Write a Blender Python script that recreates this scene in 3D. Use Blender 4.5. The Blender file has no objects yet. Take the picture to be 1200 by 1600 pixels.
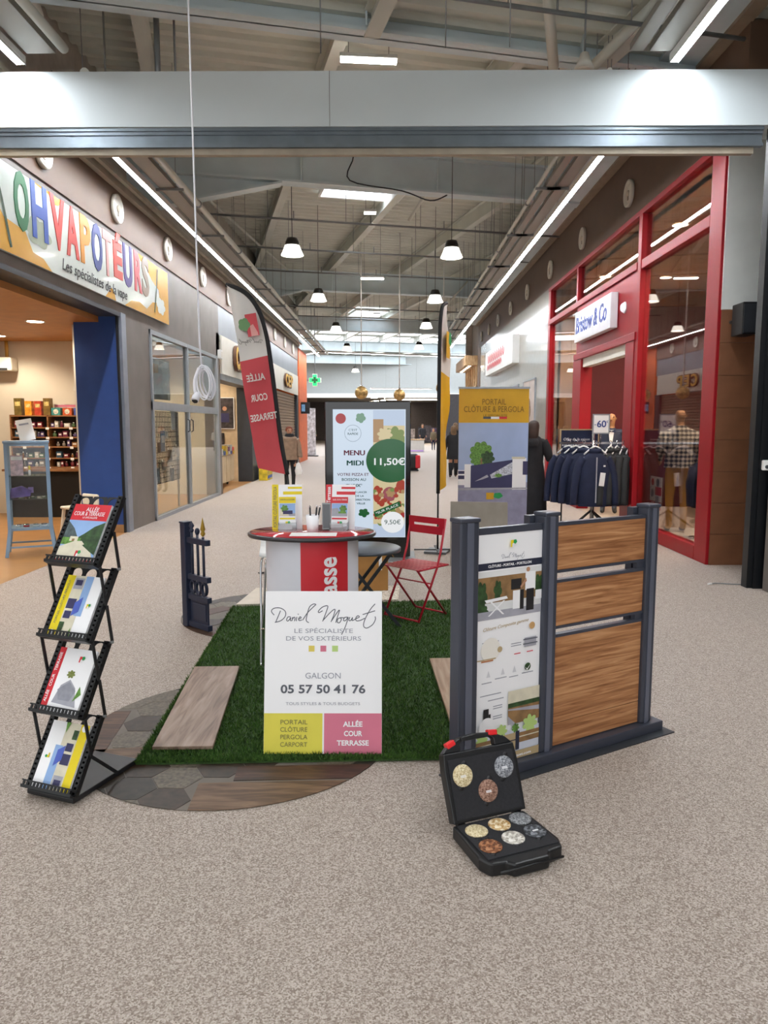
import bpy, bmesh, math, random
from mathutils import Vector, Matrix

random.seed(11)
S = bpy.context.scene
COL = S.collection
PI = math.pi

# ------------------------------------------------------------------ camera, world, exposure
cam_d = bpy.data.cameras.new('camera')
cam = bpy.data.objects.new('camera', cam_d)
COL.objects.link(cam)
PITCH = math.atan(135 / 1150)
cam.location = (0, 0, 1.6)
cam.rotation_euler = (PI / 2 - PITCH, 0, math.atan(9 * math.cos(PITCH) / 1150))
cam_d.sensor_fit = 'VERTICAL'
cam_d.sensor_height = 36.0
cam_d.sensor_width = 27.0
cam_d.lens = 36.0 * 1150 / 1600
cam_d.clip_end = 300
S.camera = cam

world = bpy.data.worlds.new('world')
S.world = world
world.use_nodes = True
bg = world.node_tree.nodes['Background']
bg.inputs[0].default_value = (0.96, 0.98, 1.0, 1)
bg.inputs[1].default_value = 1.1

S.view_settings.view_transform = 'Standard'
S.view_settings.look = 'None'
S.view_settings.gamma = 1.0
S.view_settings.use_curve_mapping = False
S.view_settings.exposure = 0.75
S.cycles.use_denoising = True
S.cycles.max_bounces = 6
S.cycles.diffuse_bounces = 4
S.cycles.glossy_bounces = 3
S.cycles.transparent_max_bounces = 12
S.cycles.use_adaptive_sampling = True
S.cycles.adaptive_threshold = 0.05
S.cycles.sample_clamp_indirect = 6.0

STRIP_POWER = 62.0      # linear LED strips
LAMP_POWER = 22.0       # pendant lamps, battens
SKY_POWER = 2.6         # daylight through the roof lights


# ------------------------------------------------------------------ helpers: materials
def lin(c):
    if isinstance(c, str):
        c = [int(c[i:i + 2], 16) / 255 for i in (0, 2, 4)]
    return tuple((x / 12.92 if x <= 0.04045 else ((x + 0.055) / 1.055) ** 2.4) for x in c) + (1,)


MATS = {}


def mat(name, c='808080', rough=0.5, metal=0.0, var=0.05, scale=6.0, bump=0.0, emit=0.0, coat=0.0, spec=0.5, stretch=None):
    if name in MATS:
        return MATS[name]
    m = bpy.data.materials.new(name)
    MATS[name] = m
    m.use_nodes = True
    nt = m.node_tree
    b = nt.nodes['Principled BSDF']
    col = lin(c)
    b.inputs['Roughness'].default_value = rough
    b.inputs['Metallic'].default_value = metal
    b.inputs['Specular IOR Level'].default_value = spec
    b.inputs['Base Color'].default_value = col
    if coat:
        b.inputs['Coat Weight'].default_value = coat
        b.inputs['Coat Roughness'].default_value = 0.05
    if emit:
        b.inputs['Emission Color'].default_value = col
        b.inputs['Emission Strength'].default_value = emit
    if var or bump:
        tc = nt.nodes.new('ShaderNodeTexCoord')
        nz = nt.nodes.new('ShaderNodeTexNoise')
        nz.inputs['Scale'].default_value = scale
        nz.inputs['Detail'].default_value = 4
        src = tc.outputs['Object']
        if stretch:
            mp = nt.nodes.new('ShaderNodeMapping')
            mp.inputs['Scale'].default_value = stretch
            nt.links.new(src, mp.inputs['Vector'])
            src = mp.outputs['Vector']
        nt.links.new(src, nz.inputs['Vector'])
        if var:
            r = nt.nodes.new('ShaderNodeValToRGB')
            k0, k1 = 1 - var * 2.2, 1 + var * 2.2
            r.color_ramp.elements[0].position = 0.3
            r.color_ramp.elements[1].position = 0.7
            r.color_ramp.elements[0].color = tuple(min(1, x * k0) for x in col[:3]) + (1,)
            r.color_ramp.elements[1].color = tuple(min(1, x * k1) for x in col[:3]) + (1,)
            nt.links.new(nz.outputs['Fac'], r.inputs['Fac'])
            nt.links.new(r.outputs['Color'], b.inputs['Base Color'])
        if bump:
            bp = nt.nodes.new('ShaderNodeBump')
            bp.inputs['Strength'].default_value = bump
            bp.inputs['Distance'].default_value = 0.01
            nt.links.new(nz.outputs['Fac'], bp.inputs['Height'])
            nt.links.new(bp.outputs['Normal'], b.inputs['Normal'])
    return m


def speckle(name, c0, c1, c2, scale, rough=0.7, bump=0.25, big=0.0, coat=0.0):
    """grains of three tones: a voronoi cell colour picks the tone"""
    m = bpy.data.materials.new(name)
    MATS[name] = m
    m.use_nodes = True
    nt = m.node_tree
    b = nt.nodes['Principled BSDF']
    tc = nt.nodes.new('ShaderNodeTexCoord')
    vo = nt.nodes.new('ShaderNodeTexVoronoi')
    vo.inputs['Scale'].default_value = scale
    sep = nt.nodes.new('ShaderNodeSeparateColor')
    r = nt.nodes.new('ShaderNodeValToRGB')
    e = r.color_ramp.elements
    e[0].color = lin(c0)
    e[0].position = 0.1
    e[1].color = lin(c2)
    e[1].position = 0.9
    x = e.new(0.5)
    x.color = lin(c1)
    nt.links.new(tc.outputs['Object'], vo.inputs['Vector'])
    nt.links.new(vo.outputs['Color'], sep.inputs[0])
    nt.links.new(sep.outputs[0], r.inputs['Fac'])
    out = r.outputs['Color']
    if big:
        nz = nt.nodes.new('ShaderNodeTexNoise')
        nz.inputs['Scale'].default_value = 0.9
        nz.inputs['Detail'].default_value = 5
        mr = nt.nodes.new('ShaderNodeMapRange')
        mr.inputs['To Min'].default_value = 1 - big
        mr.inputs['To Max'].default_value = 1 + big
        mx = nt.nodes.new('ShaderNodeMix')
        mx.data_type = 'RGBA'
        mx.blend_type = 'MULTIPLY'
        mx.inputs[0].default_value = 1
        nt.links.new(tc.outputs['Object'], nz.inputs['Vector'])
        nt.links.new(nz.outputs['Fac'], mr.inputs['Value'])
        nt.links.new(out, mx.inputs[6])
        nt.links.new(mr.outputs['Result'], mx.inputs[7])
        out = mx.outputs[2]
    nt.links.new(out, b.inputs['Base Color'])
    b.inputs['Roughness'].default_value = rough
    if coat:
        b.inputs['Coat Weight'].default_value = coat
        b.inputs['Coat Roughness'].default_value = 0.25
    if bump:
        bp = nt.nodes.new('ShaderNodeBump')
        bp.inputs['Strength'].default_value = bump
        bp.inputs['Distance'].default_value = 0.004
        nt.links.new(vo.outputs['Distance'], bp.inputs['Height'])
        nt.links.new(bp.outputs['Normal'], b.inputs['Normal'])
    return m


def wood(name, c0, c1, c2, sx=1.0, sy=14.0, sz=14.0, rough=0.55, scale=2.2):
    m = bpy.data.materials.new(name)
    MATS[name] = m
    m.use_nodes = True
    nt = m.node_tree
    b = nt.nodes['Principled BSDF']
    tc = nt.nodes.new('ShaderNodeTexCoord')
    mp = nt.nodes.new('ShaderNodeMapping')
    mp.inputs['Scale'].default_value = (sx, sy, sz)
    nz = nt.nodes.new('ShaderNodeTexNoise')
    nz.inputs['Scale'].default_value = scale
    nz.inputs['Detail'].default_value = 8
    nz.inputs['Distortion'].default_value = 0.8
    r = nt.nodes.new('ShaderNodeValToRGB')
    e = r.color_ramp.elements
    e[0].color = lin(c0)
    e[0].position = 0.32
    e[1].color = lin(c2)
    e[1].position = 0.68
    x = e.new(0.5)
    x.color = lin(c1)
    nt.links.new(tc.outputs['Object'], mp.inputs['Vector'])
    nt.links.new(mp.outputs['Vector'], nz.inputs['Vector'])
    nt.links.new(nz.outputs['Fac'], r.inputs['Fac'])
    nt.links.new(r.outputs['Color'], b.inputs['Base Color'])
    b.inputs['Roughness'].default_value = rough
    bp = nt.nodes.new('ShaderNodeBump')
    bp.inputs['Strength'].default_value = 0.15
    bp.inputs['Distance'].default_value = 0.003
    nt.links.new(nz.outputs['Fac'], bp.inputs['Height'])
    nt.links.new(bp.outputs['Normal'], b.inputs['Normal'])
    return m


def glass(name, tint='ffffff', refl=0.10, edge=0.75, rough=0.01):
    """shop glazing: clear, with a mirror part that grows towards grazing angles"""
    m = bpy.data.materials.new(name)
    MATS[name] = m
    m.use_nodes = True
    nt = m.node_tree
    nt.nodes.remove(nt.nodes['Principled BSDF'])
    out = nt.nodes['Material Output']
    t = nt.nodes.new('ShaderNodeBsdfTransparent')
    t.inputs[0].default_value = lin(tint)
    g = nt.nodes.new('ShaderNodeBsdfGlossy')
    g.inputs['Roughness'].default_value = rough
    lw = nt.nodes.new('ShaderNodeLayerWeight')
    lw.inputs['Blend'].default_value = 0.35
    mr = nt.nodes.new('ShaderNodeMapRange')
    mr.inputs['To Min'].default_value = refl
    mr.inputs['To Max'].default_value = edge
    mx = nt.nodes.new('ShaderNodeMixShader')
    nt.links.new(lw.outputs['Fresnel'], mr.inputs['Value'])
    nt.links.new(mr.outputs['Result'], mx.inputs[0])
    nt.links.new(t.outputs[0], mx.inputs[1])
    nt.links.new(g.outputs[0], mx.inputs[2])
    nt.links.new(mx.outputs[0], out.inputs[0])
    return m


def perforated(name, c, hole, scale):
    """sheet steel with rows of small punched holes"""
    m = bpy.data.materials.new(name)
    MATS[name] = m
    m.use_nodes = True
    nt = m.node_tree
    b = nt.nodes['Principled BSDF']
    tc = nt.nodes.new('ShaderNodeTexCoord')
    vo = nt.nodes.new('ShaderNodeTexVoronoi')
    vo.inputs['Scale'].default_value = scale
    vo.inputs['Randomness'].default_value = 0.0
    r = nt.nodes.new('ShaderNodeValToRGB')
    r.color_ramp.interpolation = 'CONSTANT'
    r.color_ramp.elements[0].color = lin(hole)
    r.color_ramp.elements[1].position = 0.3
    r.color_ramp.elements[1].color = lin(c)
    nt.links.new(tc.outputs['Object'], vo.inputs['Vector'])
    nt.links.new(vo.outputs['Distance'], r.inputs['Fac'])
    nt.links.new(r.outputs['Color'], b.inputs['Base Color'])
    b.inputs['Roughness'].default_value = 0.5
    b.inputs['Metallic'].default_value = 0.3
    return m


# ------------------------------------------------------------------ helpers: meshes
class MB:
    """collects shapes; build() links them as one mesh object"""
    def __init__(s):
        s.v, s.f, s.m, s.s = [], [], [], []

    def add(s, vs, fs, mi=0, smooth=False):
        o = len(s.v)
        s.v += [tuple(x) for x in vs]
        for f in fs:
            s.f.append(tuple(i + o for i in f))
            s.m.append(mi)
            s.s.append(smooth)
        return s

    def box(s, x0, x1, y0, y1, z0, z1, mi=0, M=None):
        vs = [Vector((x, y, z)) for z in (z0, z1) for y in (y0, y1) for x in (x0, x1)]
        if M is not None:
            vs = [M @ v for v in vs]
        return s.add(vs, [(0, 2, 3, 1), (4, 5, 7, 6), (0, 1, 5, 4), (2, 6, 7, 3), (0, 4, 6, 2), (1, 3, 7, 5)], mi)

    def bar(s, p0, p1, w, d, mi=0, up=(0, 0, 1)):
        """rectangular bar from p0 to p1, w across, d along 'up'"""
        p0, p1 = Vector(p0), Vector(p1)
        a = (p1 - p0).normalized()
        u = Vector(up)
        if abs(a.dot(u)) > 0.98:
            u = Vector((0, 1, 0))
        r = a.cross(u).normalized()
        u = r.cross(a)
        vs = []
        for p in (p0, p1):
            for i, j in ((-1, -1), (1, -1), (1, 1), (-1, 1)):
                vs.append(p + r * (i * w / 2) + u * (j * d / 2))
        return s.add(vs, [(3, 2, 1, 0), (4, 5, 6, 7), (0, 1, 5, 4), (1, 2, 6, 5), (2, 3, 7, 6), (3, 0, 4, 7)], mi)

    def tube(s, pts, r, n=8, mi=0, smooth=True, cap=True):
        pts = [Vector(p) for p in pts]
        k = len(pts)
        rs = list(r) if isinstance(r, (list, tuple)) else [r] * k
        t0 = (pts[1] - pts[0]).normalized()
        ref = Vector((0, 0, 1)) if abs(t0.z) < 0.9 else Vector((1, 0, 0))
        nrm = t0.cross(ref).normalized()
        vs = []
        for i, p in enumerate(pts):
            t = (pts[min(i + 1, k - 1)] - pts[max(i - 1, 0)])
            if t.length < 1e-9:
                t = t0
            t = t.normalized()
            nrm = (nrm - t * nrm.dot(t))
            if nrm.length < 1e-6:
                nrm = t.orthogonal()
            nrm.normalize()
            b = t.cross(nrm)
            for j in range(n):
                a = 2 * PI * j / n
                vs.append(p + (nrm * math.cos(a) + b * math.sin(a)) * rs[i])
        fs = []
        for i in range(k - 1):
            for j in range(n):
                fs.append((i * n + j, i * n + (j + 1) % n, (i + 1) * n + (j + 1) % n, (i + 1) * n + j))
        s.add(vs, fs, mi, smooth)
        if cap:
            o = len(s.v) - len(vs)
            s.f.append(tuple(o + j for j in range(n))[::-1])
            s.m.append(mi)
            s.s.append(False)
            s.f.append(tuple(o + (k - 1) * n + j for j in range(n)))
            s.m.append(mi)
            s.s.append(False)
        return s

    def cyl(s, p0, p1, r0, r1=None, n=14, mi=0, smooth=True):
        return s.tube([p0, p1], [r0, r0 if r1 is None else r1], n, mi, smooth)

    def lathe(s, prof, n=24, c=(0, 0, 0), mi=0, sx=1.0, sy=1.0, smooth=True, M=None):
        vs = []
        for r, z in prof:
            for j in range(n):
                a = 2 * PI * j / n
                v = Vector((c[0] + r * sx * math.cos(a), c[1] + r * sy * math.sin(a), c[2] + z))
                vs.append(M @ v if M is not None else v)
        fs = []
        for i in range(len(prof) - 1):
            for j in range(n):
                fs.append((i * n + j, i * n + (j + 1) % n, (i + 1) * n + (j + 1) % n, (i + 1) * n + j))
        k = len(prof) - 1
        if prof[0][0] > 1e-4:
            fs.append(tuple(range(n))[::-1])
        if prof[k][0] > 1e-4:
            fs.append(tuple(k * n + j for j in range(n)))
        return s.add(vs, fs, mi, smooth)

    def prism(s, poly, y0, y1, mi=0, M=None, plane='xz'):
        """polygon in xz (extruded along y), xy (along z) or yz (along x)"""
        def P(a, b, d):
            v = {'xz': Vector((a, d, b)), 'xy': Vector((a, b, d)), 'yz': Vector((d, a, b))}[plane]
            return M @ v if M is not None else v
        n = len(poly)
        vs = [P(a, b, y0) for a, b in poly] + [P(a, b, y1) for a, b in poly]
        fs = [tuple(range(n)), tuple(range(n, 2 * n))[::-1]]
        for i in range(n):
            j = (i + 1) % n
            fs.append((i, i + n, j + n, j))
        return s.add(vs, fs, mi)

    def flat(s, poly, y, mi=0):
        return s.add([(a, y, b) for a, b in poly], [tuple(range(len(poly)))], mi)

    def ring(s, outer, inner, y0, y1, mi=0):
        """frame between two polygons of equal point count (xz), extruded along y"""
        n = len(outer)
        vs = [(a, y, b) for y in (y0, y1) for poly in (outer, inner) for a, b in poly]
        fs = []
        for i in range(n):
            j = (i + 1) % n
            fs.append((i, j, n + j, n + i))
            fs.append((2 * n + i, 3 * n + i, 3 * n + j, 2 * n + j))
            fs.append((i, 2 * n + i, 2 * n + j, j))
            fs.append((n + i, n + j, 3 * n + j, 3 * n + i))
        return s.add(vs, fs, mi)

    def mesh(s, name, mats):
        me = bpy.data.meshes.new(name)
        me.from_pydata(s.v, [], s.f)
        if not isinstance(mats, (list, tuple)):
            mats = [mats]
        for m in mats:
            me.materials.append(m)
        me.polygons.foreach_set('material_index', s.m)
        me.polygons.foreach_set('use_smooth', s.s)
        bm = bmesh.new()
        bm.from_mesh(me)
        bmesh.ops.delete(bm, geom=[x for x in bm.verts if not x.link_faces], context='VERTS')
        bmesh.ops.recalc_face_normals(bm, faces=bm.faces)
        bm.to_mesh(me)
        bm.free()
        me.update()
        return me

    def build(s, name, mats, parent=None, loc=None, rot=None, bevel=0.0, sub=0):
        me = s.mesh(name, mats)
        o = bpy.data.objects.new(name, me)
        COL.objects.link(o)
        if parent is not None:
            o.parent = parent
        if loc is not None:
            o.location = loc
        if rot is not None:
            o.rotation_euler = rot
        if bevel:
            md = o.modifiers.new('bevel', 'BEVEL')
            md.width = bevel
            md.segments = 2
            md.limit_method = 'ANGLE'
            md.angle_limit = 0.7
        if sub:
            md = o.modifiers.new('sub', 'SUBSURF')
            md.levels = sub
            md.render_levels = sub
        return o


def tag(o, label=None, cat=None, group=None, kind=None):
    if label:
        o['label'] = label
    if cat:
        o['category'] = cat
    if group:
        o['group'] = group
    if kind:
        o['kind'] = kind
    return o


def thing(name, label, cat, loc=(0, 0, 0), rz=0.0, group=None):
    o = bpy.data.objects.new(name, None)
    o.empty_display_size = 0.1
    COL.objects.link(o)
    o.location = loc
    o.rotation_euler = (0, 0, rz)
    return tag(o, label, cat, group)


def struct(o):
    return tag(o, kind='structure')


def empty_struct(name, loc=(0, 0, 0)):
    o = bpy.data.objects.new(name, None)
    COL.objects.link(o)
    o.location = loc
    return struct(o)


def box(name, x0, x1, y0, y1, z0, z1, m, parent=None, bevel=0.0):
    return MB().box(x0, x1, y0, y1, z0, z1).build(name, m, parent, bevel=bevel)


def copy_tree(o, parent=None):
    c = o.copy()
    COL.objects.link(c)
    c.parent = parent
    for ch in list(o.children):
        copy_tree(ch, c)
    return c


def ell(cx, cz, rx, rz=None, n=24, a0=0.0):
    rz = rx if rz is None else rz
    return [(cx + rx * math.cos(a0 + 2 * PI * i / n), cz + rz * math.sin(a0 + 2 * PI * i / n)) for i in range(n)]


def rect(x0, z0, x1, z1):
    return [(x0, z0), (x1, z0), (x1, z1), (x0, z1)]


def blob(cx, cz, r, lobes=6, k=0.16, n=36, sq=1.0):
    n = max(n, lobes * 8)
    out = []
    for i in range(n):
        a = 2 * PI * i / n
        q = r * (1 - k + 1.6 * k * abs(math.cos(lobes * a / 2 + 0.4)))
        out.append((cx + q * math.cos(a), cz + sq * q * math.sin(a)))
    return out


def art(parent, shapes, y=0.0, step=0.0004, name='printed_picture', M=None):
    """flat print: coloured shapes laid over one another on a sheet that faces local -y"""
    mb = MB()
    ml = []
    for i, (poly, m) in enumerate(shapes):
        if m not in ml:
            ml.append(m)
        mb.flat(poly, y - step * (i + 1), ml.index(m))
    if M is not None:
        mb.v = [tuple(M @ Vector(v)) for v in mb.v]
    return mb.build(name, ml, parent)


def text(s, size, M, m, parent, name='lettering', bold=0.0, fit=None, align='CENTER', ext=0.0006, shear=0.0, mirror=False, space=1.0):
    """one line of lettering as mesh, reading in the local xz plane towards -y"""
    cu = bpy.data.curves.new('t', 'FONT')
    cu.body = s
    cu.size = size
    cu.align_x = align
    cu.align_y = 'CENTER'
    fat = bold if 'M' in s else 0.0      # the letter M breaks when its outline is offset
    cu.offset = 0.0 if fat else bold
    cu.resolution_u = 3
    cu.extrude = ext
    cu.shear = shear
    cu.space_character = space
    tmp = bpy.data.objects.new('t', cu)
    me = bpy.data.meshes.new_from_object(tmp)
    bpy.data.objects.remove(tmp)
    bpy.data.curves.remove(cu)
    xs = [v.co.x for v in me.vertices] or [0]
    k = 1.0
    if fit:
        k = fit / max(1e-6, max(xs) - min(xs))
    if mirror:
        k = -k
    for v in me.vertices:
        v.co = M @ Vector((v.co.x * k, -v.co.z, v.co.y))
    if mirror:
        me.flip_normals()
    if fat:
        mb = MB()
        for q in (-1, 0, 1):
            dv = M.to_3x3() @ Vector((fat * q, -0.00005 * abs(q), 0))
            mb.add([v.co + dv for v in me.vertices], [tuple(p.vertices) for p in me.polygons])
        me = bpy.data.meshes.new(name)
        me.from_pydata(mb.v, [], mb.f)
    me.materials.clear()
    me.materials.append(m)
    me.name = name
    o = bpy.data.objects.new(name, me)
    COL.objects.link(o)
    if parent is not None:
        o.parent = parent
    return o


def T(x, y, z):
    return Matrix.Translation((x, y, z))


def RX(a):
    return Matrix.Rotation(a, 4, 'X')


def RY(a):
    return Matrix.Rotation(a, 4, 'Y')


def RZ(a):
    return Matrix.Rotation(a, 4, 'Z')


def smooth_path(pts, sub=5):
    P = [Vector(p) for p in pts]
    out = []
    for i in range(len(P) - 1):
        p0, p1, p2, p3 = P[max(i - 1, 0)], P[i], P[i + 1], P[min(i + 2, len(P) - 1)]
        for k in range(sub):
            t = k / sub
            out.append(0.5 * ((2 * p1) + (p2 - p0) * t + (2 * p0 - 5 * p1 + 4 * p2 - p3) * t * t + (3 * p1 - p0 - 3 * p2 + p3) * t ** 3))
    out.append(P[-1])
    return out


def ribbon(mb, pts2, w, y=0.0, mi=0, sub=4):
    """a pen stroke: a thin flat band along a smoothed 2d path in xz"""
    pts = smooth_path([(a, 0, b) for a, b in pts2], sub)
    vs, fs = [], []
    for i, p in enumerate(pts):
        t = pts[min(i + 1, len(pts) - 1)] - pts[max(i - 1, 0)]
        if t.length < 1e-9:
            t = Vector((1, 0, 0))
        n = Vector((-t.z, 0, t.x)).normalized() * w / 2
        vs += [(p.x + n.x, y, p.z + n.z), (p.x - n.x, y, p.z - n.z)]
    for i in range(len(pts) - 1):
        fs.append((2 * i, 2 * i + 1, 2 * i + 3, 2 * i + 2))
    mb.add(vs, fs, mi)


ORD = ['nearest', 'second', 'third', 'fourth', 'fifth', 'sixth', 'seventh', 'eighth', 'ninth', 'tenth', 'eleventh', 'twelfth', 'thirteenth', 'fourteenth', 'fifteenth', 'sixteenth', 'seventeenth', 'eighteenth', 'nineteenth', 'twentieth', 'twenty-first', 'twenty-second']
# ------------------------------------------------------------------ materials of the setting
M_floor = speckle('floor_resin', '807266', 'a3958a', 'bfb4aa', 210, rough=0.62, bump=0.3, big=0.07)
M_shopfloor = mat('shop_floor', 'a87c4c', rough=0.35, var=0.05, scale=3)
M_greywall = mat('grey_wall', '78716c', rough=0.6, var=0.05, scale=2.5)
M_brown = mat('brown_band', '5f4735', rough=0.55, var=0.03, scale=3)
M_metal = mat('light_metal', '9aa0a6', rough=0.4, metal=0.4, var=0.03)
M_darkmetal = mat('dark_metal', '3a3d42', rough=0.45, metal=0.3, var=0.03)
M_white = mat('white_paint', 'e9e9e6', rough=0.5, var=0.02)
M_offwhite = mat('off_white_wall', 'd8cfbe', rough=0.6, var=0.02, scale=2)
M_cream = mat('cream_fascia', 'dcd8cc', rough=0.45, var=0.02)
M_beamwhite = mat('beam_white', 'd2dcdf', rough=0.5, var=0.012, scale=1.5)
M_steel = mat('roof_steel', 'd0dde1', rough=0.55, var=0.04, scale=1.5)
M_purlin = mat('purlin_steel', 'd0d2c9', rough=0.6, var=0.04, scale=1.5)
M_sheet = mat('roof_sheet', 'd2d4ca', rough=0.65, var=0.04, scale=1.2)
M_tray = perforated('cable_tray', '97948c', '2b2b2b', 30)
M_galv = mat('galvanised', '8b8f90', rough=0.45, metal=0.5, var=0.05)
M_orange = mat('orange_wall', 'd9652b', rough=0.6)
M_blue = mat('blue_wall', '274a8e', rough=0.55, var=0.03)
M_red = mat('red_frame', '960f1b', rough=0.4, var=0.02, spec=0.3)
M_redwall = mat('red_wall', '5a0f18', rough=0.6, var=0.03)
M_tile = mat('brown_tile', '84573c', rough=0.5, var=0.05, scale=5)
M_black = mat('black_matt', '131416', rough=0.5, var=0.02)
M_glass = glass('shop_glass', 'f2f5f4', refl=0.02, edge=0.5)
M_glassr = glass('red_shop_glass', 'ece6e4', refl=0.04, edge=0.6)
M_wceil = mat('shop_ceiling_wood', 'b97f3e', rough=0.5, var=0.04, scale=6)
M_bceil = mat('shop_ceiling_beige', 'efd2a6', rough=0.6, var=0.03)
M_strip = mat('led_strip', 'f6faff', emit=STRIP_POWER, var=0)
M_lamp = mat('lamp_glow', 'fff8ee', emit=LAMP_POWER, var=0)
M_spot = mat('spot_glow', 'fff0d8', emit=14.0, var=0)
M_sky = mat('roof_light', 'eef5ff', emit=SKY_POWER, var=0)
M_chrome = mat('chrome', 'c9ccd0', rough=0.15, metal=1.0, var=0)
M_paper = mat('paper_white', 'f1f1f0', rough=0.5, var=0.01)
M_gwhite = mat('gloss_white_facade', 'b5b1aa', rough=0.16, var=0.015, coat=0.4)

LX, RXW = -3.95, 3.65      # planes of the shop fronts

# ------------------------------------------------------------------ floor
struct(MB().box(-3.95, 3.66, -7, 36, -0.2, 0).box(-16, 16, 36, 95, -0.2, 0).box(3.66, 16, -7, 8.42, -0.2, 0).box(-16, -3.95, -7, 3, -0.2, 0).build('floor', M_floor))
struct(box('floor', -11, -3.95, 3, 36, -0.2, 0.0, M_shopfloor))
struct(box('floor', 3.66, 9, 8.42, 36, -0.2, 0.0, mat('red_shop_floor', 'b09d88', rough=0.5)))

# ------------------------------------------------------------------ left side walls
w = struct(MB().box(LX - 0.3, LX, 3, 11.0, 3.23, 4.36).build('wall_left', M_greywall))
struct(MB().box(LX - 0.35, LX, 11.0, 12.28, 0, 4.36).build('wall_left', M_greywall))
struct(MB().box(LX - 0.3, LX, 12.28, 17.3, 3.17, 4.36).build('wall_left', M_greywall))
struct(MB().box(LX - 0.3, LX, 17.3, 32, 3.68, 4.36).build('wall_left', mat('grey_panels', '7d8288', rough=0.4, metal=0.2, var=0.05, scale=1)))
struct(MB().box(LX - 0.3, LX, 17.02, 17.34, 0, 3.7).build('wall_left', M_greywall))
struct(MB().box(LX - 0.4, LX + 0.02, 21.1, 22.7, 0, 3.68).build('wall_left', M_darkmetal))
struct(box('trim_1', LX - 0.3, LX + 0.02, 3, 32, 4.36, 4.96, M_brown))
struct(MB().box(LX + 0.0, LX + 0.10, 3, 32, 4.96, 5.06).box(LX + 0.14, LX + 0.2, 3, 32, 5.02, 5.08).build('trim_2', mat('ledge_paint', 'a49c8c', rough=0.5)))
struct(box('trim_3', LX - 0.02, LX + 0.025, 10.98, 11.16, 0, 3.24, mat('edge_profile', '8f96a4', rough=0.35, metal=0.3)))
struct(box('trim_3', LX - 0.045, LX - 0.02, 10.93, 10.98, 0, 3.23, M_black))
struct(box('trim_3', LX - 0.30, LX + 0.012, 3, 10.98, 3.18, 3.24, M_darkmetal))
# orange end pillar
struct(box('wall_left', LX - 1.2, LX + 0.05, 32.0, 35.0, 0, 4.9, M_orange))

# ------------------------------------------------------------------ vape shop interior
struct(box('wall_blue', -4.62, LX - 0.045, 10.95, 11.0, 0.12, 3.2, M_blue))
struct(box('wall_blue', -4.62, LX - 0.35, 11.0, 11.2, 0, 3.2, M_blue))
struct(box('baseboard_blue', -4.62, LX - 0.045, 10.94, 11.0, 0, 0.12, mat('plinth_wood', 'a87f55', rough=0.5)))
struct(box('wall_back', -11, -4.65, 13.4, 13.5, 0, 3.2, M_offwhite))
struct(box('wall_side', -4.75, -4.65, 11.2, 13.4, 0, 3.2, M_offwhite))
struct(box('wall_side', -11.1, -11, 3, 13.5, 0, 3.2, M_offwhite))
struct(box('ceiling', -11, LX - 0.3, 3, 13.5, 3.1, 3.2, M_wceil))

# ------------------------------------------------------------------ left shop window (grey metal, two by two panes)
win = empty_struct('window_1', (LX, 12.28, 0))
fr = MB()
fw = 0.07
ya, ym, yb = 0.0, 2.21, 4.6
for y in (ya, ym, yb):
    fr.box(-0.06, 0.03, y, y + (0.14 if y == yb else fw), 0, 3.17)
for z0, z1 in ((0, 0.06), (1.86, 2.0), (3.1, 3.17)):
    fr.box(-0.06, 0.028, 0, yb, z0, z1)
fr.build('window_frame', M_metal, win)
for (y0, y1) in ((fw, ym), (ym + fw, yb)):
    for (z0, z1) in ((0.06, 1.86), (2.0, 3.1)):
        box('pane', -0.022, -0.012, y0, y1, z0, z1, M_glass, win)
for y in (ym - 0.12, ym + fw + 0.05):
    MB().tube([(0.02, y + .03, 1.72), (0.06, y + .03, 1.7), (0.06, y + .03, 1.5), (0.02, y + .03, 1.48)], 0.012, 6).build('handle', M_darkmetal, win)
struct(box('wall_back', -8, LX - 0.3, 17.18, 17.3, 0, 3.2, M_offwhite))
struct(box('wall_side', -8.1, -8, 13.5, 21.1, 0, 3.7, M_offwhite))
struct(box('ceiling', -8, LX - 0.3, 13.5, 17.3, 3.12, 3.2, M_wceil))
# ------------------------------------------------------------------ second shop on the left
struct(box('ceiling', -8, LX - 0.3, 17.3, 21.1, 3.3, 3.4, M_offwhite))
struct(box('wall_back', -8, LX - 0.4, 21.1, 21.2, 0, 3.7, mat('warm_wall', 'c9b393', rough=0.6)))
sh = struct(box('trim_4', LX - 0.35, LX + 0.03, 17.34, 21.1, 2.66, 2.80, M_galv))
# ------------------------------------------------------------------ third unit: closed roller shutter, slat by slat
sd = empty_struct('door_1', (LX - 0.12, 22.7, 0))
for i in range(26):
    MB().prism([(0, 0), (0.03, 0.02), (0.03, 0.095), (0, 0.11)], 0, 9.2, plane='xz').build('slat', mat('shutter_beige', '8f7860', rough=0.5, metal=0.2), sd, loc=(0, 0, i * 0.11))
struct(MB().box(LX - 0.12, LX + 0.02, 31.5, 32, 0, 2.9).build('wall_left', M_darkmetal))
struct(box('wall_left', -9, LX - 0.2, 22.7, 22.8, 0, 4.4, M_offwhite))

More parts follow.
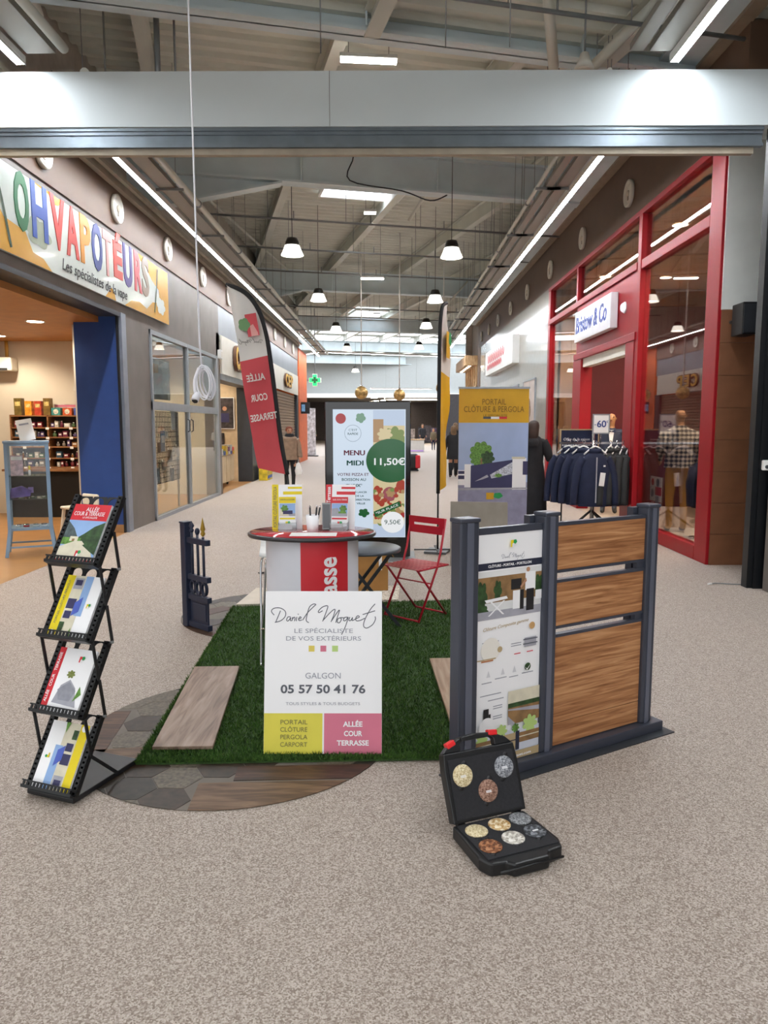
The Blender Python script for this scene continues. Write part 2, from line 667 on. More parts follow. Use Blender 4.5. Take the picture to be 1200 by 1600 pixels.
# ------------------------------------------------------------------ right side: red clothes shop front
rs = empty_struct('wall_right', (RXW, 8.42, 0))
fr = MB()
Y = lambda y: y - 8.42
fr.box(0, 0.16, Y(8.42), Y(8.76), 0, 4.72)
fr.box(-0.005, 0.14, Y(8.76), Y(17.4), 4.64, 4.72)
fr.box(0.0, 0.14, Y(8.76), Y(11.2), 3.86, 3.99)
fr.box(-0.02, 0.14, Y(11.2), Y(17.3), 3.88, 3.99)
fr.box(0.01, 0.14, Y(11.2), Y(14.75), 2.98, 3.88)
fr.box(-0.03, 0.14, Y(11.15), Y(14.8), 2.86, 2.98)
fr.box(-0.01, 0.14, Y(11.05), Y(11.2), 0, 4.64)
fr.box(-0.02, 0.2, Y(11.2), Y(11.6), 0, 2.86)
fr.box(0.0, 0.14, Y(14.72), Y(14.84), 3.99, 4.64)
fr.box(-0.02, 0.2, Y(14.25), Y(14.85), 0, 2.86)
fr.box(0.0, 0.14, Y(17.18), Y(17.4), 0, 4.64)
fr.box(0.0, 0.14, Y(8.76), Y(11.05), 0, 0.17)
fr.box(0.0, 0.14, Y(14.85), Y(17.18), 0, 0.22)
fr.build('shop_frame', M_red, rs, bevel=0.008)
for (y0, y1, z0, z1) in ((8.76, 11.05, 0.17, 3.86), (8.76, 11.05, 3.99, 4.64), (11.2, 14.72, 3.99, 4.64), (14.84, 17.18, 3.99, 4.64), (14.85, 17.18, 0.22, 3.88)):
    box('pane', 0.06, 0.07, Y(y0), Y(y1), z0, z1, M_glassr, rs)
MB().box(0.02, 0.16, Y(11.6), Y(14.25), 2.70, 2.86).build('roller_box', M_cream, rs)
# interior of the red shop
struct(box('wall_back', 7.4, 7.5, 8.42, 17.4, 0, 4.8, M_redwall))
struct(box('wall_divider', 3.9, 7.4, 14.6, 14.72, 0, 3.88, M_redwall))
struct(box('wall_divider', 3.9, 7.4, 17.4, 17.5, 0, 4.8, mat('shop_wood_wall', 'b08c66', rough=0.6)))
struct(box('ceiling', RXW + 0.14, 7.4, 8.42, 17.4, 4.7, 4.8, M_bceil))
struct(box('wall_divider', 5.6, 7.4, 10.3, 10.4, 0, 4.7, M_redwall))
# entrance return: white above, brown tiles below
struct(box('wall_front', RXW + 0.03, 16, 8.40, 8.6, 2.88, 5.7, mat('return_white', 'e6e8e4', rough=0.6, var=0.015)))
tb = struct(box('wall_front', RXW + 0.035, 16, 8.42, 8.6, 0, 2.88, mat('grout', '5e412f', rough=0.7)))
for r in range(8):
    for c in range(3):
        MB().box(0, 0.395, 0, 0.02, 0, 0.355).build('tile', M_tile, tb, loc=(RXW + 0.035 + c * 0.4, 8.402, 0.002 + r * 0.36))
    MB().box(0, 0.012, 0, 0.16, 0, 0.355).build('tile', M_tile, tb, loc=(RXW + 0.024, 8.43, 0.002 + r * 0.36))
# brown band above, and white glossy facade further on
struct(box('trim_5', RXW - 0.0, RXW + 0.3, 8.0, 31, 4.72, 5.68, M_brown))
struct(box('trim_6', RXW - 0.14, RXW + 0.02, 7.5, 31, 5.66, 5.74, mat('ledge_wood', '8d7a66', rough=0.5)))
struct(box('trim_7', RXW - 0.6, RXW - 0.14, 3, 31, 5.70, 6.1, M_steel))
struct(box('trim_5', RXW + 0.02, RXW + 0.3, -2, 7.15, 5.0, 5.7, M_brown))
struct(box('wall_right', RXW, RXW + 0.3, 17.4, 30.2, 0, 4.72, M_gwhite))
struct(box('wall_right', RXW - 0.02, RXW + 0.3, 30.2, 31.0, 0, 4.72, M_brown))

# ------------------------------------------------------------------ entrance lintel with shutter rail, and black guide post
li = empty_struct('trim_8', (0, 7.2, 0))
MB().box(-9, 6, 0, 0.35, 4.36, 4.845).build('lintel_casing', M_beamwhite, li)
MB().box(-0.003, 0.003, -0.002, 0.0, 4.36, 4.845).build('joint', M_galv, li, loc=(-0.56, 0, 0))
rl = MB().box(-9, 3.47, 0.02, 0.30, 4.33, 4.36).box(-9, 3.47, 0.05, 0.08, 4.21, 4.33).box(-9, 3.47, 0.02, 0.08, 4.185, 4.215).box(-9, 3.47, 0.035, 0.06, 4.30, 4.33)
rl.build('shutter_rail', mat('rail_steel', '747e86', rough=0.35, metal=0.6), li)
MB().box(-9, 3.40, 0.06, 0.12, 4.13, 4.185).build('rail_cover', mat('rail_cover', 'a69c8a', rough=0.6), li)
struct(MB().box(3.535, 3.585, 7.19, 7.3, 0, 4.36).box(3.585, 6, 7.16, 7.36, 0, 4.36).box(3.72, 3.75, 7.14, 7.17, 0, 4.36).build('trim_9', mat('guide_black', '15181c', rough=0.35, metal=0.2)))
sw = thing('wall_sensor', 'small white plastic door sensor on the black guide post at the right edge', 'sensor', (3.64, 7.16, 1.22))
MB().box(-0.045, 0.045, -0.05, 0, -0.05, 0.05).build('housing', M_white, sw, bevel=0.012)
MB().lathe([(0.0, 0.004), (0.018, 0.004), (0.018, 0)], 12, M=T(-0.012, -0.05, -0.015) @ RX(PI / 2)).build('lens', M_darkmetal, sw)
sp = thing('wall_speaker', 'small black box speaker high on the white corner wall', 'speaker', (3.79, 8.16, 2.74))
MB().box(-0.03, 0.14, -0.1, 0.16, -0.17, 0.17).build('cabinet', M_black, sp, bevel=0.01)
MB().box(-0.02, 0.12, -0.108, -0.1, -0.15, 0.15).build('grille', M_darkmetal, sp)
MB().tube([(0, 0.15, 0), (0, 0.25, 0)], 0.02, 8).build('bracket', M_darkmetal, sp)
fc = thing('floor_cable', 'short grey cable lying on the floor by the black guide post', 'cable', (3.45, 7.35, 0.006))
MB().tube(smooth_path([(0.1, -0.02, 0), (0, 0.0, 0), (-0.12, 0.03, 0.002), (-0.2, -0.01, 0.004)]), 0.006, 6).build('cord', M_galv, fc)
MB().tube([(-0.19, -0.005, 0.004), (-0.235, -0.03, 0.006)], 0.011, 8).build('plug', M_white, fc)

# ------------------------------------------------------------------ roof: rotated steel grid over the hall
GA = math.atan(0.25)
GU = Vector((math.cos(GA), math.sin(GA), 0))
GV = Vector((-math.sin(GA), math.cos(GA), 0))


def RP(u, v, z):
    p = GU * u + GV * v
    return Vector((p.x, p.y, z + 0.02 * (v - 13)))


roof = empty_struct('ceiling', (0, 0, 0))
sheet = MB()
per = 0.30
vs, fs = [], []
v = -9.0
prof = []
while v < 66:
    prof += [(v, 6.70), (v + 0.08, 6.70), (v + 0.12, 6.76), (v + 0.26, 6.76)]
    v += per
for (vv, zz) in prof:
    vs += [RP(-22, vv, zz), RP(30, vv, zz)]
for i in range(len(prof) - 1):
    vm = prof[i][0]
    if 42.2 < vm < 46.6 or 47.6 < vm < 52.5 or 53.4 < vm < 59:
        continue
    fs.append((2 * i, 2 * i + 1, 2 * i + 3, 2 * i + 2))
sheet.add(vs, fs)
sheet.build('roof_sheet', M_sheet, roof)
VB0 = Vector(((446 - 609) / 1150 * 7.87, 7.87, 0)).dot(GV)
near = MB()
vs, fs = [], []
prof = []
v = -9.0
while v < VB0 - 0.05:
    prof += [(v, 5.84), (v + 0.08, 5.84), (v + 0.12, 5.90), (v + 0.26, 5.90)]
    v += per
for (vv, zz) in prof:
    vs += [RP(-8, vv, zz), RP(12, vv, zz)]
near.add(vs, [(2 * i, 2 * i + 1, 2 * i + 3, 2 * i + 2) for i in range(len(prof) - 1)])
near.build('roof_sheet', M_sheet, roof)


def ibeam(mb, p0, p1, w, h, t, tf):
    """I section hanging below the line p0-p1"""
    up = Vector((0, 0, 1))
    mb.bar(p0 - up * (h / 2), p1 - up * (h / 2), t, h)
    mb.bar(p0 - up * (tf / 2), p1 - up * (tf / 2), w, tf)
    mb.bar(p0 - up * (h - tf / 2), p1 - up * (h - tf / 2), w, tf)
    return mb


def D2v(u_px, D):
    x = (u_px - 609) / 1150 * D
    return Vector((x, D, 0)).dot(GV)


for (u_px, D, haunch) in ((446, 7.87, 0), (446, 13.0, 1), (475, 24.2, 1), (500, 35.9, 0), (480, 47.5, 0), (480, 60, 0)):
    vv = D2v(u_px, D)
    mb = ibeam(MB(), RP(-20, vv, 6.29), RP(28, vv, 6.29), 0.26, 0.62, 0.02, 0.035)
    mb.build('beam', M_steel, roof)
    for uu in ((1.7, 4.1) if D < 20 else (4.1,)):
        MB().bar(RP(uu, vv - 0.12, 6.25), RP(uu, vv - 0.12, 5.70), 0.02, 0.10).build('stiffener', M_steel, roof)
    if haunch:
        x0 = (u_px - 609) / 1150 * D
        u0 = Vector((x0, D, 0)).dot(GU)
        h = MB()
        for s in (-0.01,):
            a, b, c = RP(u0, vv, 5.67), RP(u0 - 3.2, vv, 5.67), RP(u0 - 3.2, vv, 4.85)
            h.add([a + GV * s, b + GV * s, c + GV * s, a - GV * s, b - GV * s, c - GV * s], [(0, 1, 2), (3, 5, 4), (0, 2, 5, 3), (0, 3, 4, 1), (1, 4, 5, 2)])
        h.bar(RP(u0, vv, 5.66), RP(u0 - 3.2, vv, 4.84), 0.26, 0.035)
        h.build('haunch', M_steel, roof)
for k in range(-6, 9):
    u = 4.1 + k * 2.36
    ibeam(MB(), RP(u, VB0 - 0.1, 6.69), RP(u, 64, 6.69), 0.16, 0.36, 0.012, 0.022).build('purlin', M_purlin, roof)
for u in (-2.2, 1.75, 4.35, 7.0):
    ibeam(MB(), RP(u, -6, 5.86), RP(u, VB0 - 0.14, 5.86), 0.16, 0.26, 0.012, 0.022).build('purlin', M_purlin, roof)
# bracing tubes near the entrance
for (a, b, r) in (((-3.6, 8.0, 5.75), (-2.9, 5.6, 6.0), 0.07), ((-2.55, 7.75, 5.85), (-1.9, 6.6, 6.0), 0.07), ((-3.2, 7.72, 5.85), (-3.7, 6.8, 6.0), 0.07), ((1.72, 8.25, 5.35), (1.3, 6.9, 6.0), 0.055), ((2.05, 8.4, 5.3), (3.1, 6.8, 6.0), 0.055)):
    MB().cyl(a, b, r, n=14).build('brace', M_purlin, roof)
for (a, b) in (((0.35, 14.3, 5.4), (1.0, 13.9, 6.3)), ((-4.0, 14.0, 6.3), (-3.2, 24.5, 6.5)), ((2.0, 25.2, 5.7), (2.6, 25.4, 6.4)), ((-3.4, 25, 6.4), (-2.2, 34, 6.6))):
    MB().cyl(a, b, 0.03, n=8).build('brace', M_purlin, roof)
# roof lights
def skylight(label, u0, u1, v0, v1, z=6.66, well=0.0):
    o = thing('skylight', label, 'skylight')
    MB().add([RP(u0, v0, z), RP(u1, v0, z), RP(u1, v1, z), RP(u0, v1, z)], [(0, 1, 2, 3)]).build('pane', M_sky, o)
    fr = MB()
    for a, b in (((u0, v0), (u1, v0)), ((u1, v0), (u1, v1)), ((u1, v1), (u0, v1)), ((u0, v1), (u0, v0))):
        fr.bar(RP(a[0], a[1], z - 0.02), RP(b[0], b[1], z - 0.02), 0.05, 0.10)
    fr.build('frame', M_white, o)
    return o


def uv_of(x, y):
    p = Vector((x, y, 0))
    return p.dot(GU), p.dot(GV)


u, v = uv_of(-0.65, 16.9)
skylight('small roof light between the purlins just behind the first blue-grey beam', u - 0.85, u + 0.95, v - 0.35, v + 0.45)
u, v = uv_of(-1.05, 36.6)
skylight('small roof light far down the hall above the gold balls', u - 0.8, u + 0.8, v - 1.0, v + 1.2, 6.6)
for i, (v0, v1) in enumerate(((42.3, 46.5), (47.7, 52.4), (53.5, 58.9))):
    skylight('wide bright roof light band near the far wall, %s of three' % ORD[i], -10, 24, v0, v1, 6.72)

# ------------------------------------------------------------------ far end of the hall
struct(box('wall_far', -16, 16, 62, 62.3, 4.2, 8, mat('far_white', 'a9adac', rough=0.7, var=0.01)))
struct(box('wall_far', -16, 16, 61.6, 62.0, 3.9, 4.25, M_white))
struct(box('ceiling', -16, 16, 62, 95, 4.1, 4.2, mat('far_ceiling', '8d8b88', rough=0.7)))
struct(box('wall_far', -16, 16, 80, 80.3, 0, 4.2, mat('far_dark', '5a5456', rough=0.7)))
struct(box('wall_far', -16, -7.2, 61.9, 62.4, 0, 4.2, mat('smash_wall', '4b393b', rough=0.6)))
struct(box('wall_far', 4.2, 16, 55, 55.3, 0, 3.9, mat('far_shop_dark', '3d3a3c', rough=0.6)))
struct(box('wall_far', 3.65, 16, 36.0, 36.2, 0, 7, mat('far_side', 'b9b5ae', rough=0.7)))
struct(box('wall_far', -16, LX - 1.2, 35.0, 35.2, 0, 7, mat('far_side2', 'b9b5ae', rough=0.7)))
struct(box('wall_far', -16.2, -16, 3, 95, 0, 8, M_offwhite))
struct(box('wall_far', 16, 16.2, -7, 95, 0, 8, M_offwhite))
# outer backs of the shop units so the hall is closed
struct(box('wall_right', RXW, RXW + 0.2, -7, 7.1, 0, 6.6, M_greywall))
struct(box('wall_left', -11.1, LX, 2.9, 3.0, 0, 5, M_greywall))
struct(box('wall_left', LX - 0.4, LX - 0.3, 3, 35, 4.9, 7.0, mat('upper_wall', 'b4b0a6', rough=0.7)))
struct(box('wall_right', RXW + 0.3, RXW + 0.4, 7, 36, 4.7, 7.2, mat('upper_wall_r', '8d8880', rough=0.7)))
# ------------------------------------------------------------------ linear LED strips, cable trays, pipes
def strip(label, pts, z=4.9, hangers=True):
    o = thing('light_strip', label, 'light')
    body, glow = MB(), MB()
    for a, b in zip(pts[:-1], pts[1:]):
        a, b = Vector(a + (z,)), Vector(b + (z,))
        sd_ = (b - a).normalized().cross(Vector((0, 0, 1))) * 0.04
        body.bar(a + Vector((0, 0, 0.05)), b + Vector((0, 0, 0.05)), 0.09, 0.05)
        for q in (-1, 1):
            body.bar(a + sd_ * q + Vector((0, 0, 0.012)), b + sd_ * q + Vector((0, 0, 0.012)), 0.006, 0.03)
        glow.bar(a + Vector((0, 0, 0.014)), b + Vector((0, 0, 0.014)), 0.07, 0.016)
    body.build('housing', M_white, o)
    glow.build('diffuser', M_strip, o)
    a, b = Vector(pts[0] + (z,)), Vector(pts[-1] + (z,))
    n = max(2, int((b - a).length / 3.2))
    for k in range(n):
        p = a + (b - a) * ((k + 0.5) / n)
        MB().cyl(p + Vector((0, 0, 0.06)), (p.x, p.y, 6.73 + 0.02 * (p.dot(GV) - 13)), 0.004, n=5).build('wire', M_galv, o)
    return o


SXL, SXR = -3.40, 2.60
strip('long LED light strip overhead left, in front of the white lintel', [(SXL, -5), (SXL, 7.19)])
strip('long LED light strip on the left running down the hall behind the lintel', [(SXL, 7.56), (SXL, 36.0)])
strip('long LED light strip overhead right, in front of the white lintel', [(SXR, -5), (SXR, 7.19)])
strip('long LED light strip on the right running down the hall behind the lintel', [(SXR, 7.56), (SXR, 32.0)])
strip('LED light strip bending left at the far end above the pharmacy cross', [(-3.5, 37.0), (-7.5, 43.5)], 5.2)
strip('LED light strip crossing the hall under the far roof lights', [(-3.4, 36.6), (5.5, 40.0)], 5.15)
strip('lower LED light strip leading to the green cross', [(-6.6, 39.0), (-4.4, 38.0)], 4.2)
strip('hanging LED bar far away over the mall crossing', [(-1.2, 46.0), (2.6, 46.6)], 3.85)


def tray(label, x, w, y0, y1, z=4.98):
    o = thing('cable_tray', label, 'cable tray')
    MB().box(x - w / 2, x + w / 2, y0, y1, z, z + 0.006).build('base', M_tray, o)
    for s in (-1, 1):
        MB().box(x + s * w / 2 - 0.003, x + s * w / 2 + 0.003, y0, y1, z, z + 0.06).build('side', M_tray, o)
    y = y0 + 0.8
    while y < y1:
        for s in (-1, 1):
            MB().cyl((x + s * (w / 2 + .01), y, z - 0.03), (x + s * (w / 2 + .01), y, 6.7), 0.005, n=5).build('rod', M_galv, o)
        MB().box(x - w / 2 - 0.14, x + w / 2 + 0.12, y - 0.02, y + 0.02, z - 0.035, z - 0.001).build('bracket', M_galv, o)
        y += 2.6
    return o


tray('perforated cable tray beside the left light strip, before the lintel', -3.19, 0.26, 1.5, 7.15)
tray('perforated cable tray beside the left light strip, behind the lintel', -3.19, 0.22, 7.6, 36)
tray('wide perforated cable tray touching the right strip, before the lintel', 2.46, 0.20, 1.5, 7.15)
tray('wide perforated cable tray touching the right strip, behind the lintel', 2.46, 0.16, 7.6, 31)
tray('narrow perforated cable tray left of the wide right one, before the lintel', 2.24, 0.12, 1.5, 7.15)
tray('narrow perforated cable tray left of the wide right one, behind the lintel', 2.27, 0.10, 7.6, 31)
for (x, r, y0, y1, lab) in ((-2.98, 0.045, 1.5, 7.15, 'pale round pipe beside the left cable tray, before the lintel'), (-2.98, 0.045, 7.6, 36, 'pale round pipe beside the left cable tray, behind the lintel'), (2.13, 0.028, 7.6, 31, 'thin pale pipe along the right cable trays')):
    o = thing('service_pipe', lab, 'pipe')
    MB().cyl((x, y0, 5.02), (x, y1, 5.02), r, n=10).build('pipe', M_purlin, o)
    y = y0 + 1.2
    while y < y1:
        MB().cyl((x, y - .03, 5.02), (x, y + .03, 5.02), r * 1.25, n=10).build('clamp', M_galv, o)
        y += 3.1
# sprinkler pipework: cross pipes with drops
spk = thing('sprinkler_pipework', 'thin grey sprinkler pipes crossing under the whole roof', 'pipes')
for (vv, z, u0, u1) in ((6.9, 5.62, -1, 8), (14.9, 5.55, -8, 9), (17.8, 5.6, -8, 9), (20.6, 5.6, -8, 10), (28, 5.7, -8, 12), (31.5, 5.8, -8, 12), (38, 5.9, -8, 14)):
    u0 = max(u0, (-3.85 + vv * 0.2425) / 0.97)
    u1 = min(u1, (3.6 + vv * 0.2425) / 0.97)
    MB().cyl(RP(u0, vv, z), RP(u1, vv, z), 0.022, n=8).build('cross_pipe', M_galv, spk)
    for k in range(4):
        uu = u0 + (u1 - u0) * (0.2 + 0.2 * k)
        MB().cyl(RP(uu, vv, z), RP(uu, vv, 6.68), 0.007, n=5).build('rod', M_galv, spk)
        MB().cyl(RP(uu + 0.5, vv, z), RP(uu + 0.5, vv, z + 0.16), 0.012, n=6).build('sprinkler_head', M_galv, spk)
MB().tube([(1.25, 6.2, 5.6), (1.25, 6.2, 5.2), (1.28, 6.2, 5.17), (2.4, 6.35, 5.12)], 0.02, 8).build('branch_pipe', M_galv, spk)
for (x, y, z0) in ((-2.35, 7.9, 4.86), (-2.2, 8.0, 4.86)):
    MB().cyl((x, y, z0), (x, y, 5.7), 0.03 if x < -2.3 else 0.012, n=8).build('branch_pipe', M_galv, spk)
for (x, y, z0, z1) in ((-1.12, 6.9, 4.3, 6.6), (-0.62, 7.0, 4.9, 6.0), (0.48, 6.8, 4.85, 6.0), (1.05, 6.9, 4.9, 6.0)):
    if z0 > 4.5:
        MB().cyl((x, y, z0), (x, y, z1), 0.006, n=5).build('rod', M_galv, spk)

# loose cable draped over the first beam
lc = thing('loose_cable', 'thin dark loose cable drooping from the first blue-grey beam', 'cable')
MB().tube(smooth_path([(-2.35, 12.7, 6.33), (-2.2, 12.72, 6.26), (-2.0, 12.75, 6.33), (-1.3, 12.9, 6.3), (-0.75, 13.0, 6.3), (-0.62, 13.02, 6.1), (-0.68, 13.02, 5.72), (0.2, 13.25, 5.62), (0.7, 13.4, 5.5), (1.0, 13.5, 5.62)]), 0.012, 5).build('cord', M_darkmetal, lc)


# ------------------------------------------------------------------ pendant lamps and battens
def pendant_proto():
    o = thing('pendant_lamp', 'x', 'lamp')
    MB().lathe([(0.0, 0.30), (0.09, 0.29), (0.12, 0.22), (0.125, 0.17), (0.14, 0.165)], 20).build('lamp_cap', mat('lamp_cap', '33302c', rough=0.4, metal=0.4), o)
    MB().lathe([(0.13, 0.165), (0.155, 0.10), (0.18, 0.04), (0.2, 0.0), (0.193, 0.0), (0.15, 0.10), (0.12, 0.16)], 24).build('lamp_shade', mat('prismatic_shade', 'e8e4d8', rough=0.25, emit=2.2, var=0), o)
    MB().lathe([(0.0, 0.03), (0.15, 0.03), (0.15, 0.06), (0.0, 0.07)], 20).build('bulb', M_lamp, o)
    return o


def roof_z(x, y):
    return 6.73 + 0.02 * (Vector((x, y, 0)).dot(GV) - 13)


proto = pendant_proto()
rows = {'left': [(-1.72, 13.4), (-1.72, 18.2), (-1.72, 24.0), (-1.72, 30.0), (-1.75, 38.0)], 'right': [(1.1, 13.6), (1.1, 18.4), (1.12, 23.2), (1.15, 29.5)]}
for side, ps in rows.items():
    for i, (x, y) in enumerate(ps):
        o = copy_tree(proto)
        o.location = (x, y, 4.58 if y < 35 else 4.3)
        MB().cyl((0, 0, 0.28), (0, 0, roof_z(x, y) - o.location.z), 0.007, n=6).build('cord', M_darkmetal, o)
        tag(o, 'bell-shaped pendant lamp, %s in the %s row behind the lintel' % (ORD[i], side))
        o['group'] = 'bell pendant lamps in the hall'


for ch in list(proto.children):
    bpy.data.objects.remove(ch)
bpy.data.objects.remove(proto)


def batten(label, x, y, z, L, rz=0.0):
    o = thing('batten_lamp', label, 'lamp', (x, y, z), rz)
    MB().box(-L / 2, L / 2, -0.05, 0.05, 0.03, 0.08).build('housing', M_white, o, bevel=0.01)
    MB().box(-L / 2 + .01, L / 2 - .01, -0.045, 0.045, 0, 0.03).build('diffuser', M_lamp, o)
    for s in (-0.35, 0.35):
        MB().cyl((s * L, 0, 0.08), (s * L, 0, roof_z(x, y) - z), 0.004, n=5).build('wire', M_darkmetal, o)


batten('tubular LED batten hanging behind the lintel, at the top of the picture', -0.26, 9.5, 5.98, 0.70, 0.10)
batten('small LED batten under the second bay of the roof, between the pendant rows', -0.47, 20.3, 5.49, 0.62, 0.1)
batten('short square LED lamp below the first small roof light', -0.42, 16.2, 6.05, 0.26, 0.1)
batten('tiny LED lamp in the third roof bay', -0.5, 28.5, 5.75, 0.3, 0.1)
bm = thing('spotlight', 'white spotlight hanging beside the cable trays above the lintel', 'lamp', (1.93, 7.8, 5.12))
MB().lathe([(0.0, 0.16), (0.04, 0.15), (0.06, 0.08), (0.10, 0.0), (0.0, 0.02)], 16).build('lamp_head', M_cream, bm)
MB().cyl((0, 0, 0.15), (0, 0, 1.5), 0.01, n=6).build('rod', M_galv, bm)


# ------------------------------------------------------------------ round vents on the brown bands
def vent(label, x, y, z, s, r=0.2):
    o = thing('wall_vent', label, 'vent', (x, y, z), 0, 'round white vents on the brown bands')
    Mx = RY(s * PI / 2)
    MB().lathe([(r * .78, 0.02), (r * .85, 0.05), (r, 0.045), (r, 0.0), (r * .7, 0.0)], 28, M=Mx).build('rim', M_cream, o)
    MB().lathe([(0, 0.03), (r * .62, 0.03), (r * .78, 0.012)], 28, M=Mx).build('disc', M_cream, o)
    MB().lathe([(0, 0.055), (r * .2, 0.05), (r * .24, 0.03)], 16, M=Mx).build('hub', M_offwhite, o)
    MB().box(0.03 * s - .008, 0.03 * s + .008, -r * .10, r * .10, -r * .5, r * .15).build('flap', mat('vent_flap', '8f8676', rough=0.6), o)


ys = [8.67, 10.94, 13.36, 15.8, 18.3, 20.7, 23.1, 25.5, 27.9, 30.2]
for i, y in enumerate(ys):
    vent('round white vent on the left brown band, %s from the lintel' % ORD[i], LX + 0.025, y, 4.68, 1)
ys = [11.69, 14.40, 17.2, 20.0, 22.7, 25.3, 27.6, 29.8]
for i, y in enumerate(ys):
    vent('round white vent on the right brown band, %s from the lintel' % ORD[i], RXW - 0.002, y, 5.1, -1)

# ------------------------------------------------------------------ white hanging extension lead
hc = thing('hanging_cable', 'white electric cable hanging from the roof with a coil and plug at its end', 'cable', (-1.27, 5.0, 0))
wc = mat('white_cable', 'e6e6ec', rough=0.4, var=0)
MB().tube([(-0.04, 0, 6.7), (-0.01, 0, 4.5), (0.0, 0, 2.15), (0.01, 0, 1.98)], 0.006, 6).build('cord', wc, hc)
for k in range(7):
    pts = []
    for i in range(25):
        a = 2 * PI * i / 24 + PI / 2
        rx, rz = 0.042 + 0.008 * math.sin(k * 2.1), 0.10 + 0.014 * math.cos(k * 1.7)
        x, z = rx * math.cos(a), rz * math.sin(a)
        t = 0.1 + 0.07 * k
        pts.append((0.025 + x * math.cos(t) - z * math.sin(t * .5) + 0.004 * k, (k - 3) * 0.010, 1.885 + z + x * math.sin(t)))
    MB().tube(pts, 0.0055, 6).build('coil_loop', wc, hc)
MB().tube(smooth_path([(0.0, -0.03, 1.98), (-0.03, -0.03, 1.9), (-0.03, -0.03, 1.83), (-0.02, -0.03, 1.80)]), 0.012, 8).build('tail', wc, hc)
MB().tube([(-0.012, -0.03, 1.82), (-0.025, -0.035, 1.79), (-0.03, -0.05, 1.765)], [0.014, 0.026, 0.026], 12).build('socket', wc, hc)
MB().tube([(-0.03, -0.05, 1.7655), (-0.031, -0.053, 1.763)], [0.022, 0.02], 12).build('socket_face', M_black, hc)

# ------------------------------------------------------------------ gold balls and green cross far down the hall
gold = mat('gold_ball', 'c9a468', rough=0.35, metal=0.5, var=0.25, scale=9)
for (x, y, z, r, lab) in ((-0.8, 21.0, 2.52, 0.185, 'gold christmas ball hanging above the left part of the menu screen'), (0.27, 21.0, 2.46, 0.165, 'pale gold christmas ball hanging above the right part of the menu screen'), (1.53, 21.5, 2.68, 0.20, 'gold christmas ball partly behind the yellow feather flag')):
    o = thing('hanging_ball', lab, 'ornament', (x, y, z), 0, 'gold christmas balls')
    MB().lathe([(0.0, -r)] + [(r * math.sin(PI * k / 14), -r * math.cos(PI * k / 14)) for k in range(1, 14)] + [(0, r)], 24).build('ball', gold, o)
    MB().lathe([(0.0, r + .03), (0.03, r + .03), (0.035, r - .01)], 12).build('cap', M_chrome, o)
    MB().cyl((0, 0, r), (0, 0, roof_z(x, y) - z), 0.018, n=6).build('rope', M_white, o)
gc = thing('pharmacy_cross', 'glowing green pharmacy cross at the far end of the left side', 'sign', (-3.62, 36.0, 3.78))
a, b = 0.11, 0.30
cr = [(-a, -b), (a, -b), (a, -a), (b, -a), (b, a), (a, a), (a, b), (-a, b), (-a, a), (-b, a), (-b, -a), (-a, -a)]
MB().prism(cr, 0, 0.15).build('body', M_white, gc)
MB().prism([(x * .88, z * .88) for x, z in cr], -0.02, 0.0).build('lit_face', mat('green_glow', '18b45a', emit=1.6, var=0), gc)
MB().prism([(x * .5, z * .5) for x, z in cr], -0.03, -0.02).build('inner_cross', mat('green_dark', '0c5a34', rough=0.5), gc)
MB().cyl((0, 0.1, 0.3), (0, 0.1, 3.4), 0.02, n=6).build('rod', M_galv, gc)
MB().box(-0.5, 0, 0.05, 0.12, -0.03, 0.03).build('arm', M_galv, gc)


# ------------------------------------------------------------------ recessed downlights in the shops
def downlight(label, x, y, z, watts=30, r=0.11, col=(1.0, 0.86, 0.66), group='shop ceiling downlights'):
    o = thing('ceiling_downlight', label, 'light', (x, y, z), 0, group)
    MB().lathe([(r, 0.0), (r * 1.25, -0.006), (r * 1.25, 0.0)], 20).build('rim', M_white, o)
    MB().lathe([(0, -0.004), (r, -0.004), (r, 0.0)], 20).build('lens', M_spot, o)
    ld = bpy.data.lights.new('downlight', 'SPOT')
    ld.energy = watts
    ld.color = col
    ld.spot_size = 2.6
    ld.spot_blend = 0.6
    ld.shadow_soft_size = 0.1
    lo = bpy.data.objects.new('light', ld)
    COL.objects.link(lo)
    lo.parent = o
    lo.location = (0, 0, -0.02)
    return o


VD = [(-5.15, 10.9), (-4.75, 12.3), (-6.6, 11.3), (-6.6, 12.6), (-5.4, 8.6), (-7.4, 9.0), (-5.6, 6.2)]
VN = ['the one right of centre in view', 'the one closest to the blue wall', 'left one near the back wall', 'left one over the shelves', 'the one above the glass cabinet', 'far left one', 'front one']
for i, (x, y) in enumerate(VD):
    downlight('round downlight in the orange vape shop ceiling, %s' % VN[i], x, y, 3.1, 90)
for i, (x, y) in enumerate(((-5.2, 14.3), (-5.2, 15.9), (-6.6, 15.2))):
    downlight('round downlight behind the grey shop window, %s from the entrance' % ORD[i], x, y, 3.12, 170)
for i, (x, y) in enumerate(((-5.2, 18.6), (-5.2, 20.2))):
    downlight('round downlight in the press shop, %s from the entrance' % ORD[i], x, y, 3.3, 110)
for i, (x, y) in enumerate(((4.5, 9.7), (4.5, 11.9), (4.5, 15.9), (5.9, 12.9), (5.7, 9.4), (5.8, 16.0))):
    downlight('round downlight in the red shop ceiling, %s' % ['nearest pane', 'above the doorway', 'behind the far pane', 'deep above the doorway', 'deep near the corner', 'deep behind the far pane'][i], x, y, 4.69, (420, 160, 420, 120, 420, 420)[i])
